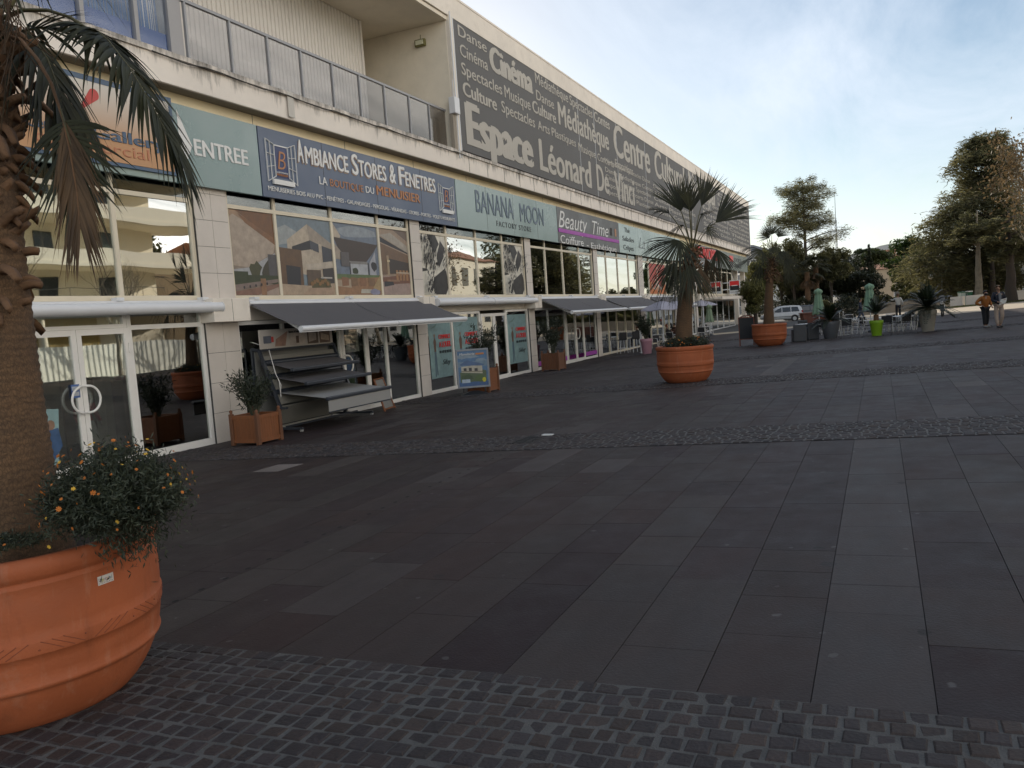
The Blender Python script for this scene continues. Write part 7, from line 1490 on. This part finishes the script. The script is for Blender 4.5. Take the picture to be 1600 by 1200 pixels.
BT('evergreen_tree', 1345, 132, 425, 40, 25, 'low dark tree mass behind the right closed parasol', DKG, 11, n=8000, clumps=30, ll=.45, lw=.18)
BT('evergreen_tree', 1250, 134, 425, 34, 30, 'dark tree behind the white car', DKG, 12, n=8000, clumps=30, ll=.45, lw=.18)
BT('leafy_tree', 1418, 102, 418, 24, 24, 'yellowish green sunlit tree under the left branches of the huge cedar', YG, 13, n=6000, clumps=30, ll=.35, lw=.16)
BT('leafy_tree', 1450, 104, 405, 30, 28, 'olive tree right of the yellowish one under the huge cedar', OLV, 14, n=7000, clumps=30, ll=.4, lw=.16)
BT('leafy_tree', 1500, 106, 425, 26, 22, 'brownish olive tree behind the green bins', OLV, 15, n=6000, clumps=26, ll=.4, lw=.16)
BT('leafy_tree', 1482, 102, 440, 20, 18, 'dark shrub behind the lamp post', DKG, 16, n=4000, clumps=22, ll=.35, lw=.14)
BT('leafy_tree', 1198, 122, 388, 26, 34, 'olive tree with sunlit top between the shops and the far potted palm', YG, 17, n=7000, clumps=32, ll=.42, lw=.18)
BT('leafy_tree', 1242, 121, 372, 26, 40, 'feathery olive tree left of the tall cedar trunk', OLV, 18, n=8000, clumps=34, ll=.45, lw=.16)
BT('leafy_tree', 1300, 126, 384, 30, 28, 'spreading olive tree right of the tall cedar trunk', OLV, 19, n=8000, clumps=34, ll=.45, lw=.16)
# fan palms under the trees
for i, (px, d, pyh, seed) in enumerate(((1263,118,425,5),(1277,120,415,6))):
    b = base_at(px, d); H = hgt(px, pyh, d, b); e = empty('fan_palm', b, ['fan palm with shaggy brown skirt behind the white car','taller fan palm right of its twin behind the white car'][i], 'palm tree', 'palms growing behind the car'); trunk_obj(e, H, .42, .34, (0,0), 14, 14, seed); r_ = random.Random(seed); its = []; dry = []
    for q in range(22):
        a = q*2.4; el_ = math.radians(r_.uniform(-35,80)); dq = (right*math.cos(a)+away*math.sin(a))*math.cos(el_)+Vector((0,0,1))*math.sin(el_); p0 = Vector((0,0,H)); its.append((bez(p0, p0+dq*.9, p0+dq*1.5-Vector((0,0,.3)), 4), 1.25, dict(up=Vector((0,0,1)) if abs(dq.z) < .8 else -away, n=18, spread=1.5, droop=.3, wd=.06)))
    for q in range(12):
        a = q*2.4; el_ = math.radians(-68); dq = (right*math.cos(a)+away*math.sin(a))*math.cos(el_)+Vector((0,0,1))*math.sin(el_); p0 = Vector((0,0,H-.2)); dry.append((bez(p0, p0+dq*.6, p0+dq*1.1, 3), 1.1, dict(up=-away if q % 2 else right, n=14, spread=.6, droop=.2, wd=.06)))
    fronds_obj(e, its, rnd=r_); fronds_obj(e, dry, 'dry_frond', True, r_)
# hedges, low walls
WALLS = pm('beige_stone_wall', (.30,.25,.19), .9, .15, 1.2, .3, 12, dirt=.3, dirtc=(.15,.12,.09))
def lowwall(pa_, pb_, h, th, label, name='low_wall', mat=WALLS):
    a, b = Vector(pa_), Vector(pb_); m = MB(); t = (b-a).normalized(); n = Vector((-t.y, t.x, 0))*th/2; L_ = (b-a).length; K = max(1, int(L_/6))
    for i in range(K):
        p, q = a+(b-a)*i/K, a+(b-a)*(i+1)/K; za, zb = gz(p.x,p.y), gz(q.x,q.y); vs = [(p.x-n.x,p.y-n.y,za-.3),(q.x-n.x,q.y-n.y,zb-.3),(q.x+n.x,q.y+n.y,zb-.3),(p.x+n.x,p.y+n.y,za-.3),(p.x-n.x,p.y-n.y,za+h),(q.x-n.x,q.y-n.y,zb+h),(q.x+n.x,q.y+n.y,zb+h),(p.x+n.x,p.y+n.y,za+h)]; f = [(4,5,6,7),(0,1,5,4),(2,3,7,6)]
        if i == 0: f.append((3,0,4,7))
        if i == K-1: f.append((1,2,6,5))
        m.add(vs, f)
    return m.build(name, mat, label=label, cat='wall')
def hedge(pa_, pb_, z0, h, th, label, leaf, seed, n):
    rn = np.random.default_rng(seed); a, b = np.array(pa_), np.array(pb_); t = rn.uniform(0,1,(n,1)); base = a*(1-t)+b*t; tl_ = (b-a)/np.linalg.norm(b-a); nn = np.array([-tl_[1], tl_[0], 0]); c = base+nn*rn.uniform(-th/2,th/2,(n,1)); c[:,2] = [gz(x,y) for x,y in c[:,:2]]; top = h*(1+.12*np.sin(t[:,0]*23+seed)+.08*np.sin(t[:,0]*57)); c[:,2] += z0+top*rn.uniform(0,1,n)**.6
    o = quads_obj('hedge', tuft_quads(c, .22, .11, rn, .9), leaf); return tag(o, label, 'hedge')
wa, wb = base_at(1290, 82), base_at(1470, 77)
lowwall(wa, wb, 1.0, .4, 'long low beige wall behind the terrace, left of the motor scooter'); hedge(wa+away*.7, wb+away*.7, .3, 1.35, 1.0, 'clipped hedge growing along the top of the long low wall', OLV, 2, 9000)
lowwall(base_at(1487, 76), base_at(1506, 75), .95, .4, 'short low grey wall right of the motor scooter', mat=CONC); lowwall(base_at(1511, 75), base_at(1536, 74), .95, .4, 'low grey wall in front of the green bins', mat=CONC)
lowwall(base_at(1586, 80), base_at(1660, 79), .9, .4, 'low wall right of the thick dark trunk', mat=CONC)
hedge(base_at(1160, 122), base_at(1300, 116), 0, 2.2, 1.4, 'dark hedge closing the road behind the white car', DKG, 5, 9000)
GRASS = leafm('grass_blades', (.03,.045,.012), (.11,.11,.04), .7, .3, .8)
rn = np.random.default_rng(4); ga, gb_ = np.array(base_at(1478, 73)), np.array(base_at(1680, 71)); n = 9000; t = rn.uniform(0,1,(n,1)); c = ga*(1-t)+gb_*t+np.array(away)*rn.uniform(-.3,2.6,(n,1)); c[:,2] = [gz(x,y)+.01 for x,y in c[:,:2]]
q = leaf_quads(c, .13, .03, rn, 2.0); o = quads_obj('grass', q, GRASS); tag(o, kind='stuff')
# bins, lamp posts, mast
for i, (px, w_) in enumerate(((1505,0),(1512,1))):
    b = base_at(px, 77); e = empty('wheelie_bin', b, ['pale lidded waste container left of its green twin by the grey wall','dark green waste container beside the pale one by the grey wall'][i], 'bin', None, RZC); m = MB(); m.prism([(-.28,.08),(.28,.08),(.34,1.25),(-.34,1.25)], lambda u, v, t: (u, -.3+.6*t, v)); m.build('bin_body', pm('bin_pale' if i == 0 else 'bin_green', (.35,.42,.38) if i == 0 else (.02,.12,.06), .5, .1, 3, .05), e); m = MB(); m.bbox(-.36,.36,-.34,.34,1.25,1.36,.03); m.build('lid', WHITE if i else pm('bin_green', (.02,.12,.06), .5, .1, 3, .05), e)
b = base_at(1473, 82); e = empty('street_lamp', b, 'grey street lamp post with a white globe under the huge cedar', 'street lamp'); H = hgt(1472, 428, 82, b); m = MB(); m.tube([(0,0,0),(0,0,H)], [.07,.045], 10); gx = -right*1.1; m.tube([(0,0,H-.1),tuple(gx*.5+Vector((0,0,H+.15))),tuple(gx+Vector((0,0,H)))], .03, 8); m.build('post', pm('grey_post', (.20,.21,.21), .5, .1, 2, .02), e); m = MB(); m.sphere(gx+Vector((0,0,H-.22)), .24, 10); m.build('globe', WHITE, e)
d = 420; b = base_at(1311, d); H = hgt(1309, 296, d, b); e = empty('radio_mast', b, 'thin lattice radio mast in the distance right of the flat topped cedar', 'mast'); m = MB(); hw = .55
for a_ in range(3): ca, sa_ = math.cos(a_*2.094), math.sin(a_*2.094); m.tube([(hw*ca,hw*sa_,0),(hw*.8*ca,hw*.8*sa_,H*.72)], .13, 5)
z = 0
while z < H*.72:
    for a_ in range(3): m.tube([(hw*math.cos(a_*2.094),hw*math.sin(a_*2.094),z),(hw*math.cos((a_+1)*2.094),hw*math.sin((a_+1)*2.094),z+1.4)], .06, 4)
    z += 1.4
m.tube([(0,0,H*.7),(0,0,H)], [.22,.08], 6); m.build('lattice', pm('mast_grey', (.30,.31,.32), .6, .05, 1, 0), e)
# distant houses
ROOFT = pm('clay_roof', (.30,.13,.065), .85, .25, 1.2, .4, 3); OCH = pm('ochre_render', (.45,.35,.24), .85, .1, .6, .1, 6); WHR = pm('white_render', (.48,.48,.47), .8, .08, .6, .1, 6); BLR = pm('bluish_render', (.34,.38,.44), .8, .08, .6, .1, 6)
def house(px, d, w_, dp, pye, pyr, label, wall, wins=3, name='house', rz=0, roof=ROOFT, floors=2, flat_=False):
    b = base_at(px, d); b.z -= .3; he = hgt(px, pye, d, b); hr = hgt(px, pyr, d, b); e = empty(name, b, label, 'house', None, RZC+rz); m = MB(); m.box(-w_/2,w_/2,0,dp,-1,he); m.build('wall', wall, e)
    m = MB()
    if flat_: m.box(-w_/2-.15,w_/2+.15,-.15,dp+.15,he,he+.4)
    else: m.prism([(-w_/2-.4,he-.1),(w_/2+.4,he-.1),(w_/2*.55,hr),(-w_/2*.55,hr)], lambda u, v, t: (u*(1 if v < hr-.01 else 1), (-.4+(dp+.8)*t) if v < hr-.01 else dp*.5+(t-.5)*.4, v))
    m.build('roof', roof, e)
    for f_ in range(floors):
        for i in range(wins):
            x = -w_/2+w_*(i+.5)/wins; z0 = he*(f_+.30)/floors; z1 = he*(f_+.72)/floors; m = MB(); m.box(x-.62,x+.62,-.05,.02,z0-.08,z1+.08); fr_ = m.build('window', WHITE, e); m = MB(); m.box(x-.5,x+.5,-.06,-.051,z0,z1); m.build('pane', pm('far_pane', (.03,.035,.04), .15, .2, 1, 0), fr_)
    return e
house(1402, 165, 15, 10, 418, 410, 'ochre house with red tiled roof below the hill, between the two pines', OCH, 3)
house(1404, 235, 16, 10, 400, 388, 'farther ochre house with tiled roof above the nearer one below the hill', OCH, 4)
house(1440, 190, 14, 9, 430, 420, 'low cream house half hidden by the bright pine', WHR, 3)
house(1592, 122, 22, 12, 433, 428, 'long bluish white building behind the cedar trunks at right', BLR, 9, rz=-.1, flat_=True, roof=WHITE, floors=1)
house(1180, 175, 7, 12, 392, 380, 'grey roofed building just showing past the end of the shops', pm('grey_render', (.22,.22,.22), .8, .1, .6, .1, 6), 5, roof=pm('slate_roof', (.07,.075,.085), .7, .15, 1, .2, 4))
b = base_at(1190, 158); H = hgt(1190, 420, 158, b); m = MB(); m.prism([(-4,H-.9),(4,H+.5),(4,H+.8),(-4,H-.6)], lambda u, v, t: (u, -2+4*t, v)); m.box(-3.9,-3.6,-.15,.15,-.5,H-.8); m.box(3.6,3.9,-.15,.15,-.5,H+.4); o = m.build('canopy_roof', WHITE, label='white sloping canopy roof seen behind the far palm beyond the shops', cat='canopy'); o.location = b; o.rotation_euler = (0,0,RZC)
b = base_at(1541, 90); H = hgt(1541, 436, 90, b); m = MB(); m.tube([(0,0,0),(0,0,H)], .04, 6); m.lathe([(.001,H+.1),(.9,H-.4),(1.05,H-.8)], 12); o = m.build('teal_sunshade', pm('teal_cloth', (.02,.17,.17), .7, .1, 2, .1), label='teal sunshade before the bluish building behind the cedar trunks', cat='sunshade'); o.location = b
# hills
HILL = pm('hill_scrub', (.10,.115,.12), .95, .25, .004, 0)
m = MB(); prof = [(1100,447),(1180,432),(1260,424),(1330,398),(1362,389),(1375,384),(1390,381),(1402,380),(1412,383),(1440,395),(1480,404),(1540,412),(1620,418),(1750,430),(1850,436)]; dd_ = 3200; vs = []
for px, py in prof:
    t = P(px, py, dd_); f_ = P(px, py, dd_*.72); bk = P(px, py, dd_*1.25); vs += [(f_[0], f_[1], -40), (t[0]*.93, t[1]*.93, t[2]*.60), (t[0], t[1], t[2]), (bk[0], bk[1], -40)]
m.add(vs, [(i*4+k, (i+1)*4+k, (i+1)*4+k+1, i*4+k+1) for i in range(len(prof)-1) for k in range(3)], 0, True); m.build('hills', HILL, kind='structure', fixn=False)
# ================================================================== ACROSS THE PLAZA (seen in the shop glass)
CRM = pm('sunny_cream_render', (.82,.75,.60), .85, .06, .5, .05, 10); WIN2 = pm('apartment_pane', (.05,.055,.06), .15, .2, 1, 0)
ap = empty('apartment_block', (32, -24, .3), 'cream apartment block with long rounded balconies across the plaza, mirrored in the left windows', 'building'); oa = Matrix.Translation(-Vector((32,-24,.3)))
def apt(m, n, mat): o = m.build(n, mat, ap); o.matrix_parent_inverse = oa; return o
def rounded(x0, x1, y0, y1, r, n=10): return [(x0,y0),(x1,y0)]+[(x1,y0)]*0+[(x1-r+r*math.cos(a), y1-r+r*math.sin(a)) for a in (math.pi/2*i/n for i in range(n+1))]+[(x0,y1)]
m = MB(); m.box(6, 51, -40, -26, -.5, 21); apt(m, 'wall', CRM)
for i, z in enumerate((4.6, 8.0, 11.4, 14.8, 18.2)):
    m = MB(); m.prism(rounded(5, 55-(i%2)*.8, -27, -22.2, 4), lambda u, v, t: (u, v, z+.28*t))
    if i: m.prism(rounded(5, 54.9-(i%2)*.8, -27, -22.3, 4), lambda u, v, t: (u, v, z+.28+.95*t))
    apt(m, 'balcony', CRM)
for i in range(5):
    for k_ in range(8):
        x = 9+k_*5.2; z = 5.0+3.4*i; m = MB(); m.box(x,x+1.5,-26.0,-25.94,z+.1,z+2.5); apt(m, 'window', WIN2)
for x in range(8, 50, 6): m = MB(); m.tube([(x,-23.2,-.3),(x,-23.2,4.6)], .28, 14); apt(m, 'column', CRM)
m = MB(); m.tube([(6,-22.4,6.4),(48.5,-22.4,6.4)], .02, 5); [m.tube([(x,-22.4,4.9),(x,-22.4,6.4)], .02, 5) for x in range(7,49,3)]; apt(m, 'handrail', DARK)
m = MB(); m.box(6, 44.5, -25.98, -25.7, -.3, 4.5); apt(m, 'ground_floor_front', pm('ochre_front', (.42,.30,.10), .8, .25, .4, .1, 10))
m = MB(); x = 8
HOARD = pm('white_hoarding', (.82,.82,.74), .6, .05, 1, .02)
pts = []
while x < 56: pts += [(x,-19.0),(x+.22,-19.0),(x+.27,-18.94),(x+.38,-18.94)]; x += .43
n = len(pts); m.add([(a,b_,-1.0) for a,b_ in pts]+[(a,b_,2.2) for a,b_ in pts], [(i,i+1,n+i+1,n+i) for i in range(n-1)]); m.add([(8,-19.1,-1.0),(56,-19.1,-1.0),(56,-19.1,2.2),(8,-19.1,2.2)], [(3,2,1,0)]); m.box(8,56,-19.09,-19.01,2.15,2.19)
m.build('site_hoarding', HOARD, label='white corrugated site hoarding across the plaza, mirrored in the shop doors', cat='fence', fixn=False)
for i, (x, y, h, sd_) in enumerate(((36,-13.5,9,21),(43.5,-14.5,10,22),(29,-14,9,23),(51,-14.8,10,24),(60,-16,11,25),(70,-17,11,26))):
    bare_tree(Vector((x,y,gz(x,y))), h, 'bare plane tree across the plaza, '+['third','second from','first','fourth','fifth','sixth'][i]+' in the mirrored row', .17, BARKP, sd_, 5, group='bare plane trees across the plaza', spread=.7, first=.30)
def plain_block(x0, x1, y0, y1, h, label, wall, roof, nw, fl):
    e = empty('town_house', ((x0+x1)/2, y1, .3), label, 'building'); ox = Matrix.Translation(-Vector(((x0+x1)/2, y1, .3)))
    def q(m, n, mt): o = m.build(n, mt, e); o.matrix_parent_inverse = ox; return o
    m = MB(); m.box(x0,x1,y0,y1,-.5,h); q(m, 'wall', wall); m = MB(); m.prism([(y0-.4,h),(y1+.5,h),((y0+y1)/2,h+2.4)], lambda u, v, t: (x0-.3+(x1-x0+.6)*t, u, v)); q(m, 'roof', roof)
    for f_ in range(fl):
        for i in range(nw): xa = x0+(x1-x0)*(i+.3)/nw; xb = x0+(x1-x0)*(i+.7)/nw; m = MB(); m.box(xa,xb,y1,y1+.05,f_*h/fl+h/fl*.3,f_*h/fl+h/fl*.75); q(m, 'window', WIN2)
plain_block(62, 80, -40, -27, 9.5, 'ochre town house across the plaza, mirrored in the empty shop', OCH, ROOFT, 5, 2)
plain_block(83, 104, -42, -29, 11.5, 'cream town house farther along the other side of the plaza', WHR, ROOFT, 6, 2)
plain_block(108, 134, -48, -33, 12.5, 'pale town house at the far end of the other side of the plaza', CRM, ROOFT, 7, 2)
blob_tree('evergreen_tree', Vector((62,-23,.3)), 8.5, 2.6, 3.4, 'rounded evergreen across the plaza before the ochre town house', OLV, 31, n=2500, clumps=20)
blob_tree('evergreen_tree', Vector((84,-25,.3)), 9.5, 3.2, 4.0, 'rounded evergreen across the plaza before the cream town house', DKG, 32, n=2500, clumps=20)
blob_tree('evergreen_tree', Vector((73,-26,.3)), 8, 2.6, 3.2, 'loose evergreen between the town houses across the plaza', OLV, 33, n=2500, clumps=20)

for i, (x, y, h, r) in enumerate(((58,-46,15,5),(68,-48,17,6),(79,-47,16,5.5),(90,-50,18,6),(101,-50,16,6),(112,-52,18,6.5),(124,-54,17,6),(137,-56,18,6.5),(150,-56,19,7),(172,-50,21,8),(200,-56,22,8.5),(228,-62,22,8.5),(258,-70,23,9),(290,-78,24,9),(325,-86,25,9))):
    blob_tree('evergreen_tree', Vector((x,y,gz(x,y))), h, r, h*.40, 'big evergreen of the tree row behind the town houses across the plaza', OLV if i % 2 else DKG, 60+i, n=2600, clumps=26, ll=.8, lw=.45, group='tree row behind the town houses')
